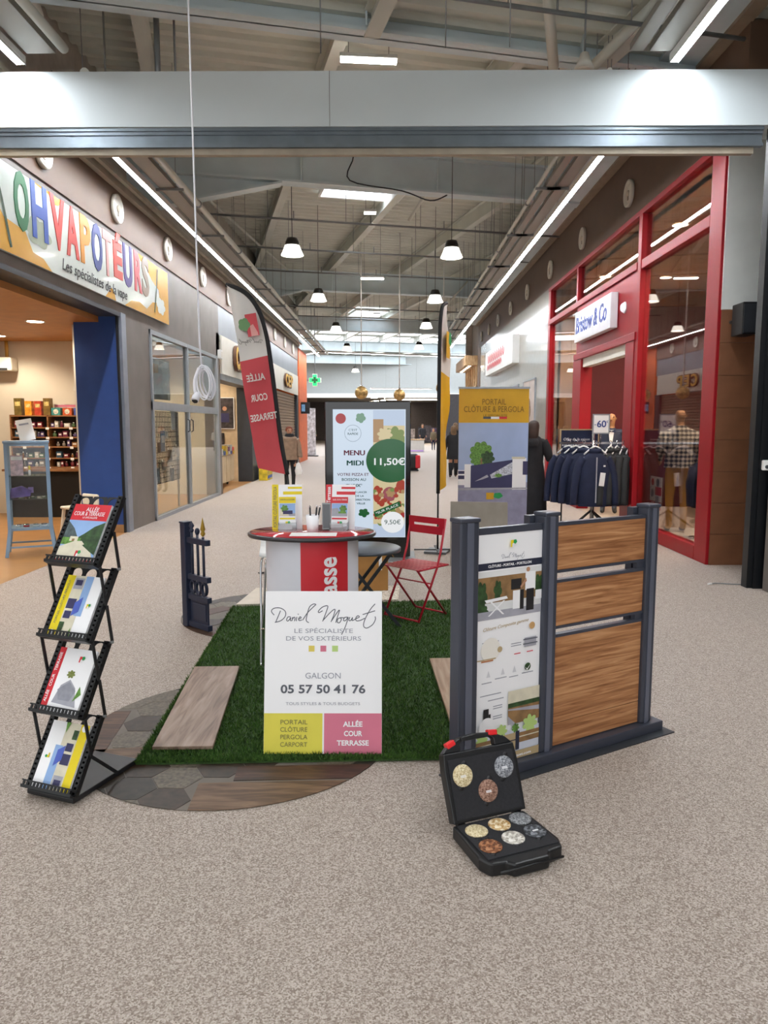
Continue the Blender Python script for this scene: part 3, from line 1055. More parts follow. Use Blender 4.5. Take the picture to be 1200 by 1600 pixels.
# ================================================================== the garden-design stand
M_ink = mat('ink_grey', '5a5d66', rough=0.6, var=0)
M_inkl = mat('ink_light_grey', '9a9ca6', rough=0.6, var=0)
M_navy = mat('ink_navy', '23283d', rough=0.6, var=0)
M_yel = mat('print_yellow', 'e6cf12', rough=0.5, var=0.01)
M_yelp = mat('print_pale_yellow', 'ddd24a', rough=0.5, var=0.02)
M_pink = mat('print_pink', 'd2728a', rough=0.5, var=0.02)
M_redp = mat('print_red', 'cf2733', rough=0.45, var=0.01)
M_grn = mat('print_green', '1f9a52', rough=0.5, var=0.02)
M_lgrn = mat('print_light_green', 'b3cf7c', rough=0.5, var=0.01)
M_dgrn = mat('print_dark_green', '2e4a26', rough=0.5, var=0.25, scale=40)
M_mgrn = mat('print_leaf_green', '5e8a3a', rough=0.5, var=0.25, scale=50)
M_skyp = mat('print_sky', '8fb0de', rough=0.5, var=0.04, scale=8)
M_sand = mat('print_sand', 'd9d2bb', rough=0.5, var=0.04, scale=20)
M_greyp = mat('print_grey', 'a3a3ad', rough=0.5, var=0.05, scale=20)
M_lav = mat('print_lavender', '8f8ea8', rough=0.5, var=0.06, scale=10)
M_nblue = mat('print_gate_blue', '33325a', rough=0.5, var=0.05)
M_pwood = mat('print_wood', '8a6a45', rough=0.5, var=0.15, scale=20)
M_beige = mat('print_beige', 'b9a37c', rough=0.5, var=0.02)
M_blk = mat('print_black', '1d1d20', rough=0.5, var=0)
M_pwhite = mat('print_white', 'f3f3f5', rough=0.5, var=0)
M_pskin = mat('print_skin', 'b98a6c', rough=0.5, var=0)


def logo(cx, cz, s, c):
    """square with a white arch, and a round tree at its right"""
    return [(rect(cx - s * .55, cz - s * .6, cx + s * .2, cz + s * .6), c),
            ([(cx - s * .2, cz - s * .6), (cx + s * .2, cz - s * .6), (cx + s * .2, cz - s * .1), (cx + s * .1, cz + .05 * s), (cx - s * .1, cz + .05 * s), (cx - s * .2, cz - s * .1)], M_pwhite),
            (blob(cx + s * .42, cz + s * .3, s * .38, 5, 0.12), M_grn)]


SIGNATURE = [  # pen strokes of the handwritten name, in a 950 x 1320 sheet measured from its top left
    [(80, 190), (57, 160), (78, 136), (128, 134), (168, 160), (168, 200), (134, 234), (86, 248)], [(130, 155), (112, 200), (93, 246)],
    [(213, 205), (190, 205), (180, 230), (193, 236), (213, 210), (210, 232), (220, 234)],
    [(228, 206), (223, 236)], [(225, 224), (238, 207), (247, 213), (243, 238)],
    [(262, 204), (257, 230), (262, 236)], [(269, 180), (275, 185)], [(276, 223), (296, 212), (288, 203), (276, 218), (280, 233), (303, 228)],
    [(308, 230), (348, 170), (398, 120), (413, 105), (390, 103), (360, 130), (341, 200), (338, 235), (358, 250)],
    [(468, 155), (438, 170), (436, 155), (468, 125), (508, 117), (498, 160), (468, 240)], [(473, 230), (528, 170), (566, 143), (557, 190), (535, 244)], [(540, 235), (583, 170), (603, 150), (588, 200), (573, 250)],
    [(613, 210), (590, 220), (586, 245), (603, 250), (618, 225), (613, 210), (640, 212)],
    [(668, 205), (643, 210), (636, 232), (653, 232), (673, 205), (658, 260), (638, 310), (620, 345)],
    [(686, 205), (678, 230), (693, 232), (708, 208), (704, 232), (718, 228)], [(718, 228), (740, 216), (762, 204), (750, 194), (734, 212), (738, 234), (768, 232), (806, 214)],
    [(888, 100), (853, 140), (818, 200), (798, 250), (798, 280), (823, 292), (868, 265), (890, 225), (888, 200)], [(788, 185), (888, 155)]]


def signature(parent, x0, z1, k, w, m, y=-0.001, name='signature', M=None, mirror=False):
    mb = MB()
    for st in SIGNATURE:
        ribbon(mb, [(x0 + (-1 if mirror else 1) * a * k, z1 - b * k) for a, b in st], w, y)
    if M is not None:
        mb.v = [tuple(M @ Vector(v)) for v in mb.v]
    return mb.build(name, m, parent)


# ------------------------------------------------------------------ artificial grass
GC = [(-1.20, 3.31), (0.80, 3.40), (0.64, 6.62), (-1.385, 6.34)]
gm = mat('grass_carpet', '2f4a1c', rough=0.9, var=0.2, scale=60)
grass = tag(MB().prism(GC, 0.004, 0.014, plane='xy').build('grass_carpet', gm), 'rectangular dark green artificial grass carpet under the stand', 'carpet')
tufts = MB()
rnd = random.Random(5)
tm = [mat('blade_dark', '2c4a17', rough=0.8, var=0.1), mat('blade_mid', '40661f', rough=0.8, var=0.1), mat('blade_pale', '5a7a35', rough=0.8, var=0.1)]


def inside_bil(a, b):
    p0, p1, p2, p3 = [Vector((x, y)) for x, y in GC]
    return (p0 * (1 - a) + p1 * a) * (1 - b) + (p3 * (1 - a) + p2 * a) * b


for i in range(60000):
    a, b = rnd.random(), rnd.random() ** 1.5
    if rnd.random() < 0.04:
        b = rnd.random() * 0.006
    elif rnd.random() < 0.03:
        a = rnd.random() * 0.008
    p = inside_bil(a, b)
    h = rnd.uniform(0.014, 0.028)
    t = rnd.uniform(0, 2 * PI)
    w = 0.0035
    lx, ly = rnd.uniform(-.014, .014), rnd.uniform(-.018, .01)
    cx, cy = math.cos(t) * w, math.sin(t) * w
    tufts.add([(p.x - cx, p.y - cy, 0.012), (p.x + cx, p.y + cy, 0.012), (p.x + lx, p.y + ly, 0.012 + h)], [(0, 1, 2)], rnd.choice((0, 0, 1, 1, 1, 2)))
me = bpy.data.meshes.new('grass_blades')
me.from_pydata(tufts.v, [], tufts.f)
for m in tm:
    me.materials.append(m)
me.polygons.foreach_set('material_index', tufts.m)
go = bpy.data.objects.new('grass_blades', me)
COL.objects.link(go)
go.parent = grass
tag(go, kind='stuff')

# wooden plank-look tiles lying on the grass
M_plank = wood('grey_oak_tile', '6c5648', '8d7564', 'a08978', 12, 1.2, 12, rough=0.5)


def slab(name, label, cat, pts, z0, z1, m):
    return tag(MB().prism(pts, z0, z1, plane='xy').build(name, m, bevel=0.002), label, cat)


slab('plank_tile', 'grey-brown wood-look plank tile lying on the left of the grass', 'tile', [(-1.16, 3.43), (-0.865, 3.44), (-0.98, 4.65), (-1.27, 4.635)], 0.024, 0.042, M_plank)
M_plank2 = wood('tan_oak_tile', '84694f', 'a0836a', 'b29a80', 12, 1.2, 12, rough=0.5)
slab('plank_tile', 'tan wood-look plank tile lying on the grass beside the fence sample', 'tile', [(0.33, 3.60), (0.63, 3.62), (0.58, 4.84), (0.27, 4.82)], 0.024, 0.042, M_plank2)
# gravel and stone sample slabs at the back edge of the grass
slab('stone_slab', 'smooth cream stone sample slab at the back left of the grass', 'slab', [(-1.36, 6.36), (-1.06, 6.40), (-1.02, 7.05), (-1.30, 7.03)], 0.004, 0.03, mat('cream_stone', 'c9bfae', rough=0.6, var=0.03))
slab('gravel_slab', 'pinkish gravel sample slab next to the cream slab', 'slab', [(-1.04, 6.41), (-0.74, 6.45), (-0.70, 7.10), (-1.00, 7.06)], 0.004, 0.03, speckle('pink_gravel', 'b98e78', 'd8c3b2', 'efe6dc', 70, bump=0.5))
slab('gravel_slab', 'cream gravel sample slab behind the bistro table', 'slab', [(-0.42, 6.50), (0.08, 6.56), (0.10, 7.15), (-0.40, 7.10)], 0.004, 0.03, speckle('cream_gravel', 'b3a592', 'd6cbb9', 'ece5d8', 70, bump=0.5))


# round tile and plank floor samples under the grass
def clip(poly, clipper):
    out = list(poly)
    n = len(clipper)
    for i in range(n):
        a, b = clipper[i], clipper[(i + 1) % n]
        inp, out = out, []
        for j in range(len(inp)):
            p, q = inp[j], inp[(j + 1) % len(inp)]
            sp = (b[0] - a[0]) * (p[1] - a[1]) - (b[1] - a[1]) * (p[0] - a[0])
            sq = (b[0] - a[0]) * (q[1] - a[1]) - (b[1] - a[1]) * (q[0] - a[0])
            if sp >= 0:
                out.append(p)
            if (sp >= 0) != (sq >= 0):
                t = sp / (sp - sq)
                out.append((p[0] + (q[0] - p[0]) * t, p[1] + (q[1] - p[1]) * t))
        if not out:
            return []
    return out


H_DK = [mat('hex_slate', '2c261f', rough=0.55, var=0.18, scale=25), mat('hex_slate_brown', '352a20', rough=0.55, var=0.18, scale=25), mat('hex_patterned', '5c5346', rough=0.55, var=0.22, scale=60)]
H_WD = [wood('mat_plank', '2c1a10', '442b1c', '5c402c', 2, 14, 14), wood('mat_plank_pale', '44301e', '5f462f', '775c44', 2, 14, 14)]


def round_mat(label, cx, cy, r, planks, keep):
    disc = ell(cx, cy, r, n=72)
    o = thing('round_floor_mat', label, 'floor mat')
    MB().prism(disc, 0.0012, 0.003, plane='xy').build('backing', mat('mat_backing', '6a625a', rough=0.7), o)
    hs = 0.118
    rn = random.Random(3)
    for i in range(-10, 11):
        for j in range(-10, 11):
            hx, hy = cx + hs * 1.5 * i, cy + hs * math.sqrt(3) * (j + 0.5 * (i % 2))
            if not keep(hx, hy):
                continue
            hexp = [(hx + hs * .975 * math.cos(PI / 3 * k), hy + hs * .975 * math.sin(PI / 3 * k)) for k in range(6)]
            pl = clip(hexp, disc)
            if len(pl) < 3:
                continue
            if any(min(p[0] for p in q) < hx < max(p[0] for p in q) and min(p[1] for p in q) < hy < max(p[1] for p in q) for q in planks):
                continue
            MB().prism(pl, 0.003, 0.0048, plane='xy').build('hexagon_tile', rn.choice(H_DK), o)
    for k, q in enumerate(planks):
        pl = clip(q, disc)
        if len(pl) > 2:
            MB().prism(pl, 0.003, 0.0056, plane='xy').build('plank', H_WD[0 if k % 3 else 1 if len(planks) > 4 else 0], o)
    return o


def vis_front(x, y):
    return y < 3.45 or x < -1.1


def oriented(x, y, L, W, a):
    c, s = math.cos(a), math.sin(a)
    return [(x + c * i * L / 2 - s * j * W / 2, y + s * i * L / 2 + c * j * W / 2) for i, j in ((-1, -1), (1, -1), (1, 1), (-1, 1))]


round_mat('round floor sample of slate hexagons and wood planks under the front of the grass', -0.79, 3.70, 0.80,
          [oriented(-0.36, 3.03, 0.98, 0.26, 0.05), oriented(-0.40, 3.245, 0.62, 0.14, 0.05), oriented(-1.50, 3.62, 0.16, 0.7, 0.10), oriented(-1.30, 3.42, 0.34, 0.15, 0.15), oriented(-1.30, 3.30, 0.3, 0.07, 0.15)], vis_front)
round_mat('round floor sample of slate hexagons behind the small blue gate', -0.94, 6.16, 0.82,
          [oriented(-1.5, 5.62, 0.5, 0.2, -0.5), oriented(-1.55, 6.2, 0.4, 0.16, 0.9)], lambda x, y: x < -1.2 or y > 6.3)

# ------------------------------------------------------------------ printed board in front
sb = thing('sign_board', 'white board reading Daniel Moquet with yellow and pink fields before the counter', 'sign', (-0.612, 3.405, 0.018))
sb.rotation_euler = (-0.20, 0, 0.004)
W_, H_ = 0.575, 0.785
sbp = MB().box(0, W_, 0, 0.012, 0, H_).build('panel', M_pwhite, sb, bevel=0.002)
for shp in ([(rect(0.001, 0, W_ * .497, H_ * .247), M_yelp), (rect(W_ * .511, 0, W_ - .001, H_ * .247), M_pink),
         (rect(W_ * .375, H_ * .625, W_ * .425, H_ * .662), mat('square_yellow', 'd9c65a', var=0)), (rect(W_ * .475, H_ * .625, W_ * .525, H_ * .662), M_pink), (rect(W_ * .575, H_ * .625, W_ * .625, H_ * .662), M_lgrn)]):
    art(sbp, [shp], -0.0002, name='colour_field')
signature(sbp, -0.005, H_, W_ / 935, 0.0042, M_ink)
for (s, z, sz, m, bo, fit) in (('LE SPÉCIALISTE', .752, .030, M_inkl, 0, .50), ('DE VOS EXTÉRIEURS', .705, .030, M_inkl, 0, .64), ('GALGON', .475, .040, M_inkl, 0, .30), ('05 57 50 41 76', .392, .056, M_ink, .0014, .72), ('TOUS STYLES & TOUS BUDGETS', .305, .019, M_inkl, 0, .63)):
    text(s, sz, T(W_ * .5, -0.0015, H_ * z), m, sbp, bold=bo, fit=W_ * fit, ext=0.0003)
for i, s in enumerate(('PORTAIL', 'CLÔTURE', 'PERGOLA', 'CARPORT')):
    text(s, .031, T(W_ * .255, -0.0025, H_ * (.192 - .0452 * i)), mat('ink_olive', '77743c', var=0), sbp, fit=W_ * .228, ext=0.0003)
for i, s in enumerate(('ALLÉE', 'COUR', 'TERRASSE')):
    text(s, .034, T(W_ * .755, -0.0025, H_ * (.18 - .057 * i)), M_pwhite, sbp, bold=.001, fit=W_ * (.165, .155, .27)[i], ext=0.0003)
MB().bar((W_ / 2, 0.012, H_ * .9), (W_ / 2, 0.28, 0.045), 0.05, 0.012).build('rear_strut', M_galv, sb)

# ------------------------------------------------------------------ counter
ct = thing('promotion_counter', 'white promotion counter with red stripe and glossy red oval top', 'counter', (-0.485, 4.55, 0.014))
EX, EY = 0.40, 0.30
MB().lathe([(0.0, 0.905), (0.985, 0.905), (1.0, 0.912), (1.0, 0.924), (0.985, 0.930), (0, 0.930)], 56, sx=EX, sy=EY).build('edge_band', mat('counter_edge', '3c3a3c', rough=0.35, var=0), ct)
MB().lathe([(0.0, 0.9305), (0.965, 0.9305), (0.965, 0.932), (0, 0.932)], 56, sx=EX, sy=EY).build('top', mat('counter_red_top', 'b8323a', rough=0.12, coat=0.7, var=0.03), ct)
bx, by = 0.288, 0.235


def arc_shell(mb, a0, a1, z0, z1, k, n=20, mi=0):
    vs, fs = [], []
    for i in range(n + 1):
        a = a0 + (a1 - a0) * i / n
        for z in (z0, z1):
            vs.append((bx * k * math.cos(a), by * k * math.sin(a), z))
    for i in range(n):
        fs.append((2 * i, 2 * i + 2, 2 * i + 3, 2 * i + 1))
    mb.add(vs, fs, mi, True)


c1 = MB()
arc_shell(c1, 0, 2 * PI, 0.0, 0.905, 1.0, 48)
c1.build('body', mat('counter_white', 'dfe0e8', rough=0.4, var=0.01), ct)
c1 = MB()
arc_shell(c1, -PI / 2 - 0.16, -PI / 2 + 0.92, 0.02, 0.9, 1.004, 20)
c1.build('red_stripe', M_redp, ct)
tx = text('Terrasse', 0.165, T(0, 0, 0) @ RY(-PI / 2), M_pwhite, ct, bold=.0042, align='RIGHT', ext=0.0)
for vtx in tx.data.vertices:
    a = -PI / 2 + 0.43 + vtx.co.x / bx
    vtx.co = Vector((bx * 1.008 * math.cos(a), by * 1.008 * math.sin(a), vtx.co.z * .82 + 0.805))
c1 = MB()
arc_shell(c1, -PI / 2 - 1.25, -PI / 2 - 0.9, 0.42, 0.60, 1.004, 8)
c1 = MB().flat(blob(-0.215, 0.52, 0.05, 5, .12), -0.162)
c1.build('printed_tree', M_grn, ct)

# things on the counter
TZ = 4.0
CTZ = 0.014 + 0.932


def leaflet_stack(label, x, y, rz, side, M_main, big):
    o = thing('leaflet_display', label, 'leaflet holder', (x, y, CTZ), rz)
    R_ = RX(-0.22)

    def pan(nm, x0, x1, z0, z1, yy, th, m):
        return MB().box(x0, x1, yy, yy + th, z0, z1, M=R_).build(nm, m, o)
    back = pan('back_leaflet', -0.09, 0.10, 0.0, 0.29, 0.02, 0.006, M_pwhite)
    art(o, [(rect(-0.09, 0, -0.05, 0.29), M_main), (rect(-0.02, .225, .10, .245), M_main), (rect(0.01, .262, .10, .275), M_main)], 0.0195, M=R_)
    front = pan('front_leaflet', -0.045, 0.06, 0.0, 0.205, -0.02, 0.008, M_pwhite)
    sh = [(rect(-.045, .165, .06, .205), M_main), (rect(-.042, .082, .057, .163), M_skyp), (rect(-.042, .082, .057, .10), M_greyp), ([(-.042, .082), (.02, .082), (-.005, .135), (-.042, .13)], M_greyp if big else M_sand),
          (blob(-.01 if not big else .03, .13, .022, 6, .2), M_mgrn), (rect(-.02, .095, .04, .118) if not big else rect(.0, .1, .05, .112), M_nblue if not big else M_mgrn), (rect(-.04, .062, .055, .072), M_main)] + logo(0.008, 0.035, 0.022, M_main)
    art(o, sh, -0.0205, M=R_)
    if big:
        text('Allée  Cour  Terrasse', .035, R_ @ T(-0.07, 0.018, 0.145) @ RY(-PI / 2), M_pwhite, o, bold=.0006, fit=.26, ext=.0002)
    else:
        text('PORTAIL CLÔTURE PERGOLA', .03, R_ @ T(-0.07, 0.018, 0.145) @ RY(-PI / 2), M_ink, o, fit=.26, ext=.0002)
    text('ALLÉE, COUR & TERRASSE' if big else 'PORTAIL & CLÔTURE', .014, R_ @ T(0.008, -0.0225, 0.187), M_pwhite if big else M_ink, o, fit=.09, ext=.0002)
    MB().box(-0.05, 0.065, -0.05, -0.046, 0, 0.05).box(-0.05, 0.065, -0.046, 0.07, 0, 0.004).box(-0.05, -0.047, -0.046, 0.04, 0, 0.05).box(0.062, 0.065, -0.046, 0.04, 0, 0.05).build('clear_tray', glass('clear_plastic_%s' % ('r' if big else 'y'), 'eef0f2', .12, .6), o)
    MB().box(-0.04, 0.035, -0.04, -0.022, 0.004, 0.04).build('card_stack', M_paper, o)
    return o


leaflet_stack('yellow and white gate leaflets standing in a clear tray on the counter', -0.655, 4.62, 0.10, -1, M_yel, False)
leaflet_stack('red and white driveway leaflets standing in a clear tray on the counter', -0.325, 4.62, -0.08, 1, M_redp, True)
cp = thing('pen_cup', 'white plastic cup holding black pens on the counter', 'cup', (-0.478, 4.52, CTZ))
MB().lathe([(0.0, 0.0), (0.034, 0.0), (0.042, 0.105), (0.039, 0.105), (0.032, 0.005), (0, 0.005)], 24).build('cup', M_pwhite, cp)
for (dx, dy, tx_, ty_) in ((-.01, .0, -.006, .01), (.012, .01, .014, .0), (.02, -.008, .028, .0)):
    pn = thing('pen', 'black pen in the white cup, %s' % {-.01: 'left one', .012: 'middle one', .02: 'right one'}[dx], 'pen', (-0.478, 4.52, CTZ), 0, 'pens in the cup')
    MB().tube([(dx, dy, .008), (dx + tx_, dy + ty_, .15)], .0055, 8).build('barrel', M_blk, pn)
    MB().tube([(dx + tx_, dy + ty_, .15), (dx + tx_ * 1.1, dy + ty_ * 1.1, .163)], [.005, .003], 8).build('button', M_chrome, pn)
tag(MB().box(-.14, .14, -.075, .06, 0, .0025).build('paper_sheet', M_paper, None, (-0.46, 4.405, CTZ), (0, 0, 0.02)), 'white paper sheet lying on the front of the counter', 'paper')
tb_ = thing('tablet', 'small grey tablet standing behind the pen cup', 'tablet', (-0.40, 4.60, CTZ + .002), 0.1)
MB().box(-.025, .03, 0, .012, 0, .17, M=RX(-.2)).build('casing', M_galv, tb_)
MB().box(-.02, .025, -.001, 0.001, .01, .16, M=RX(-.2)).build('display', mat('tablet_glass', '5b5e62', rough=.1, var=0), tb_)

# ------------------------------------------------------------------ bar stool behind the counter
st = thing('bar_stool', 'white shell bar stool with thin chrome sled legs behind the counter', 'stool', (-0.68, 4.98, 0.016), 0.15)
seat = []
for i in range(7):
    for j in range(9):
        a = (i / 6 - .5) * 2
        b = j / 8
        if b < .6:
            y, z = -.19 + b / .6 * .34, .70 + .03 * abs(a) ** 2
        else:
            t = (b - .6) / .4
            y, z = .15 + .05 * math.sin(t * 1.2), .70 + t * .11 + .02
        seat.append((a * (.21 - .03 * max(0, b - .6)), y + .03 * (1 - a * a) * (1 if b > .6 else 0), z))
sm = MB()
sm.add(seat, [(i * 9 + j, (i + 1) * 9 + j, (i + 1) * 9 + j + 1, i * 9 + j + 1) for i in range(6) for j in range(8)], 0, True)
so = sm.build('seat_shell', M_white, st)
md = so.modifiers.new('s', 'SOLIDIFY')
md.thickness = 0.02
for s in (-1, 1):
    MB().tube(smooth_path([(s * .15, .02, .69), (s * .20, -.02, .66), (s * .205, -.08, .3), (s * .21, -.19, .012), (s * .21, -.17, .008), (s * .21, .18, .008), (s * .205, .16, .05), (s * .17, .06, .66)], 6), 0.008, 8).build('leg_frame', M_chrome, st)
MB().cyl((-.205, -.12, .22), (.205, -.12, .22), .007, n=8).build('footrest', M_chrome, st)

# ------------------------------------------------------------------ folding bistro table
bt = thing('bistro_table', 'round dark grey folding bistro table behind the counter', 'table', (-0.20, 5.78, 0.014), 0.2)
M_bis = mat('bistro_grey', '5b6068', rough=0.3, metal=0.2, var=0.02)
MB().lathe([(0, .615), (.275, .615), (.285, .60), (.29, .60), (.29, .622), (.28, .628), (0, .630)], 40).build('table_top', M_bis, bt)
for s in (-1, 1):
    MB().bar((-.20, s * .13, .60), (.26, s * .15, .0), .012, .026).build('leg', M_darkmetal, bt)
    MB().bar((.20, s * .11, .60), (-.26, s * .13, .0), .012, .026).build('leg', M_darkmetal, bt)
MB().bar((.25, -.15, .012), (.25, .15, .012), .02, .02).build('foot_bar', M_darkmetal, bt)
MB().bar((-.25, -.13, .012), (-.25, .13, .012), .02, .02).build('foot_bar', M_darkmetal, bt)
MB().cyl((0.02, -.15, .31), (0.02, .15, .31), .008, n=8).build('pivot_rod', M_darkmetal, bt)

# ------------------------------------------------------------------ red folding chair
ch = thing('folding_chair', 'red metal folding bistro chair on the grass', 'chair', (0.21, 6.02, 0.016), math.atan2(.23, .21) - PI / 2)
M_rc = mat('chair_red', 'b3142c', rough=0.35, var=0.02, coat=0.2)
# local: x across, -y towards the sitter's front
hw = 0.185
for s in (-1, 1):
    MB().tube([(s * hw, -.17, .01), (s * hw, .06, .42), (s * hw, .11, .56), (s * hw, .17, .82)], .0095, 8).build('rear_upright', M_rc, ch)
    MB().tube([(s * (hw - .02), .21, .01), (s * (hw - .02), -.17, .44)], .0095, 8).build('leg', M_rc, ch)
MB().tube([(-hw, -.165, .018), (hw, -.165, .018)], .008, 8).build('foot_bar', M_rc, ch)
MB().tube([(-hw + .02, .20, .02), (hw - .02, .20, .02)], .008, 8).build('foot_bar', M_rc, ch)
MB().tube([(-hw, .0, .30), (hw, .0, .30)], .006, 8).build('cross_rod', M_rc, ch)
bk = MB()
o_ = [(-hw - .005, .685), (hw + .005, .685), (hw + .005, .825), (-hw - .005, .825)]
i_ = [(-hw + .05, .752), (hw - .05, .752), (hw - .05, .772), (-hw + .05, .772)]
bk.ring(o_, i_, .143, .149)
bko = bk.build('back_plate', M_rc, ch)
bko.location = (0, 0.11, 0)
bko.rotation_euler = (-.0, 0, 0)
bko.location = (0, 0.0, 0)
for k in range(9):
    y = -.19 + .045 * k
    MB().box(-hw - .01, hw + .01, y, y + .026, .437, .443).build('seat_slat', M_rc, ch)
MB().tube([(-hw - .01, -.2, .434), (-hw - .01, .2, .434)], .007, 6).build('seat_rail', M_rc, ch)
MB().tube([(hw + .01, -.2, .434), (hw + .01, .2, .434)], .007, 6).build('seat_rail', M_rc, ch)

# ------------------------------------------------------------------ cardboard box behind the table
cb = thing('cardboard_box', 'brown cardboard box with open flap behind the bistro table', 'box', (-0.22, 7.05, 0.03), 0.12)
M_cb = mat('cardboard', 'a5773f', rough=0.8, var=0.05, scale=8)
MB().box(-.24, .19, -.15, .15, 0, .40).build('body', M_cb, cb, bevel=.004)
MB().box(.195, .285, -.15, .15, -.0, .006, M=T(0, 0, .40) @ T(.19, 0, 0) @ RY(1.0) @ T(-.19, 0, 0)).build('flap', M_cb, cb)
MB().box(-.22, -.12, -.152, -.15, .15, .25).build('shipping_label', M_paper, cb)
MB().box(.10, .13, -.153, -.15, .2, .40).build('tape', M_paper, cb)

# ------------------------------------------------------------------ small blue gate sample
gt = thing('gate_sample', 'small dark blue gate sample with post, bars and spear tips', 'gate', (-1.615, 5.76, 0.006), math.atan2(-.25, .25) * 0.95)
M_gb = mat('gate_blue', '232a40', rough=0.45, var=0.02)
MB().box(-.034, .034, -.034, .034, 0, .83).build('post', M_gb, gt, bevel=.006)
MB().box(-.037, .037, -.037, .037, .83, .842).build('post_cap', M_gb, gt)
for z in (.70, .41, .25, .03):
    MB().box(.034, .31, -.02, .02, z - .022, z + .022).build('rail', M_gb, gt, bevel=.003)
MB().ring([(.05, .27), (.29, .27), (.29, .40), (.05, .40)], [(.09, .30), (.25, .30), (.25, .39), (.09, .39)], -.001, .001)
for k in range(3):
    cx = .085 + .078 * k
    n = 20
    MB().ring(ell(cx, .33, .038, .056, n), ell(cx, .33, .026, .044, n), -.012, .012).build('ring', M_gb, gt)
    MB().cyl((cx, 0, .40), (cx, 0, .74 + .03 * (2 - k) * .4), .011, n=8).build('bar', M_gb, gt)
for k in range(2):
    cx = .085 + .078 * k
    z = .74 + .03 * (2 - k) * .4
    MB().lathe([(.012, z), (.018, z + .012), (.018, z + .02), (.01, z + .03), (.022, z + .05), (.014, z + .068), (0, z + .09)] if k == 0 else [(.012, z), (.02, z + .02), (.02, z + .035), (.012, z + .05), (0, z + .053)], 12, c=(cx, 0, 0)).build('finial', M_gb, gt)
MB().lathe([(.008, .745), (.02, .765), (.012, .785), (.02, .80), (0, .895)], 10, c=(.241, 0, 0)).build('spear_tip', mat('gilt', 'b8963c', rough=.35, metal=.6), gt)
MB().box(.05, .29, -.006, .006, .05, .235).build('lower_panel', M_gb, gt)
MB().box(.09, .27, -.012, -.006, .075, .21).build('raised_field', M_gb, gt, bevel=.004)

# ------------------------------------------------------------------ zig-zag brochure rack
rk = thing('brochure_rack', 'black folding zig-zag brochure rack with four tilted trays', 'rack', (-1.455, 2.995, 0.0), -math.atan2(.086, .233))
M_rk = mat('rack_black', '17181b', rough=0.45, var=0.02)
hw = 0.124
LT = math.hypot(.18, .29)
TA = math.atan2(.18, .29)      # tilt of a tray back from the vertical
MB().box(-hw - .005, hw + .005, -.01, .40, .008, .03).build('base_plate', M_rk, rk, bevel=.004)
for sx in (-1, 1):
    for yy in (.02, .37):
        MB().cyl((sx * .1, yy, 0), (sx * .1, yy, .01), .012, n=8).build('foot', M_rk, rk)
tops = []
for k in range(4):
    M = T(0, .065 * k, .035 + .318 * k) @ RX(-TA)
    mb = MB()
    # side rails, ladder of slots
    for s in (-1, 1):
        x0, x1 = (s * hw - .013, s * hw + .013)
        mb.box(x0, x0 + .006, -.012, .012, 0, LT, M=M).box(x1 - .006, x1, -.012, .012, 0, LT, M=M)
        for j in range(17):
            z = j * LT / 16
            mb.box(x0, x1, -.012, .012, max(0, z - .006), min(LT, z + .006), M=M)
    tr = MB().box(-hw, hw, .004, .007, .0, LT - .074, M=M).build('tray', M_rk, rk)
    mb.build('side_rails', M_rk, tr)
    # back plate with three round holes along the top
    cells = MB()
    n = 24
    for j in range(3):
        cx = -hw * .667 + j * hw * .667
        w2 = hw * .333
        outer = []
        for i in range(n):
            a = 2 * PI * i / n
            c, s = math.cos(a), math.sin(a)
            q = max(abs(c) / w2, abs(s) / .036)
            outer.append((cx + c / q, LT - .038 + s / q))
        cells.ring(outer, ell(cx, LT - .038, .030, .030, n), .004, .007)
    cells.v = [tuple(M @ Vector(v)) for v in cells.v]
    cells.build('hole_strip', M_rk, tr)
    lip = MB()
    lip.box(-hw - .013, hw + .013, -.04, .012, -.006, .0, M=M).box(-hw - .013, hw + .013, -.043, -.038, .0, .007, M=M).box(-hw - .013, hw + .013, -.043, -.038, .022, .028, M=M)
    for j in range(14):
        x = -hw + j * hw * 2 / 13
        lip.box(x - .005, x + .005, -.043, -.038, .005, .024, M=M)
    lip.build('front_lip', M_rk, tr)
    # scissor struts down to the tray below
    if k:
        Ml = T(0, .065 * (k - 1), .035 + .318 * (k - 1)) @ RX(-TA)
        for s in (-1, 1):
            MB().bar(M @ Vector((s * (hw + .018), 0, 0)), Ml @ Vector((s * (hw + .018), 0, LT * .5)), .006, .014).build('strut', M_rk, rk)
            MB().bar(M @ Vector((s * (hw + .018), 0.006, LT * .5)), Ml @ Vector((s * (hw + .018), 0.006, LT)), .006, .014).build('strut', M_rk, rk)
            MB().cyl(Ml @ Vector((s * (hw + .012), 0, LT)), Ml @ Vector((s * (hw + .026), 0, LT)), .007, n=8).build('rivet', M_galv, rk)
    else:
        for s in (-1, 1):
            MB().bar((s * (hw + .012), .25, .03), M @ Vector((s * (hw + .012), 0, LT * .5)), .006, .014).build('strut', M_rk, rk)

bW, bH = 0.205, 0.285


def brochure(k, label, shapes, extra=None, name='brochure'):
    M = rk.matrix_basis if False else Matrix.LocRotScale(rk.location, rk.rotation_euler, None) @ T(0, .065 * k, .035 + .318 * k) @ RX(-TA) @ T(-bW / 2, -.018, .004)
    o = bpy.data.objects.new(name, None)
    COL.objects.link(o)
    o.matrix_basis = M
    tag(o, label, 'brochure', 'brochures in the zig-zag rack')
    MB().box(0, bW, 0, .012, 0, bH).build('booklet', M_pwhite, o)
    art(o, shapes, -.0002, .00025)
    return o


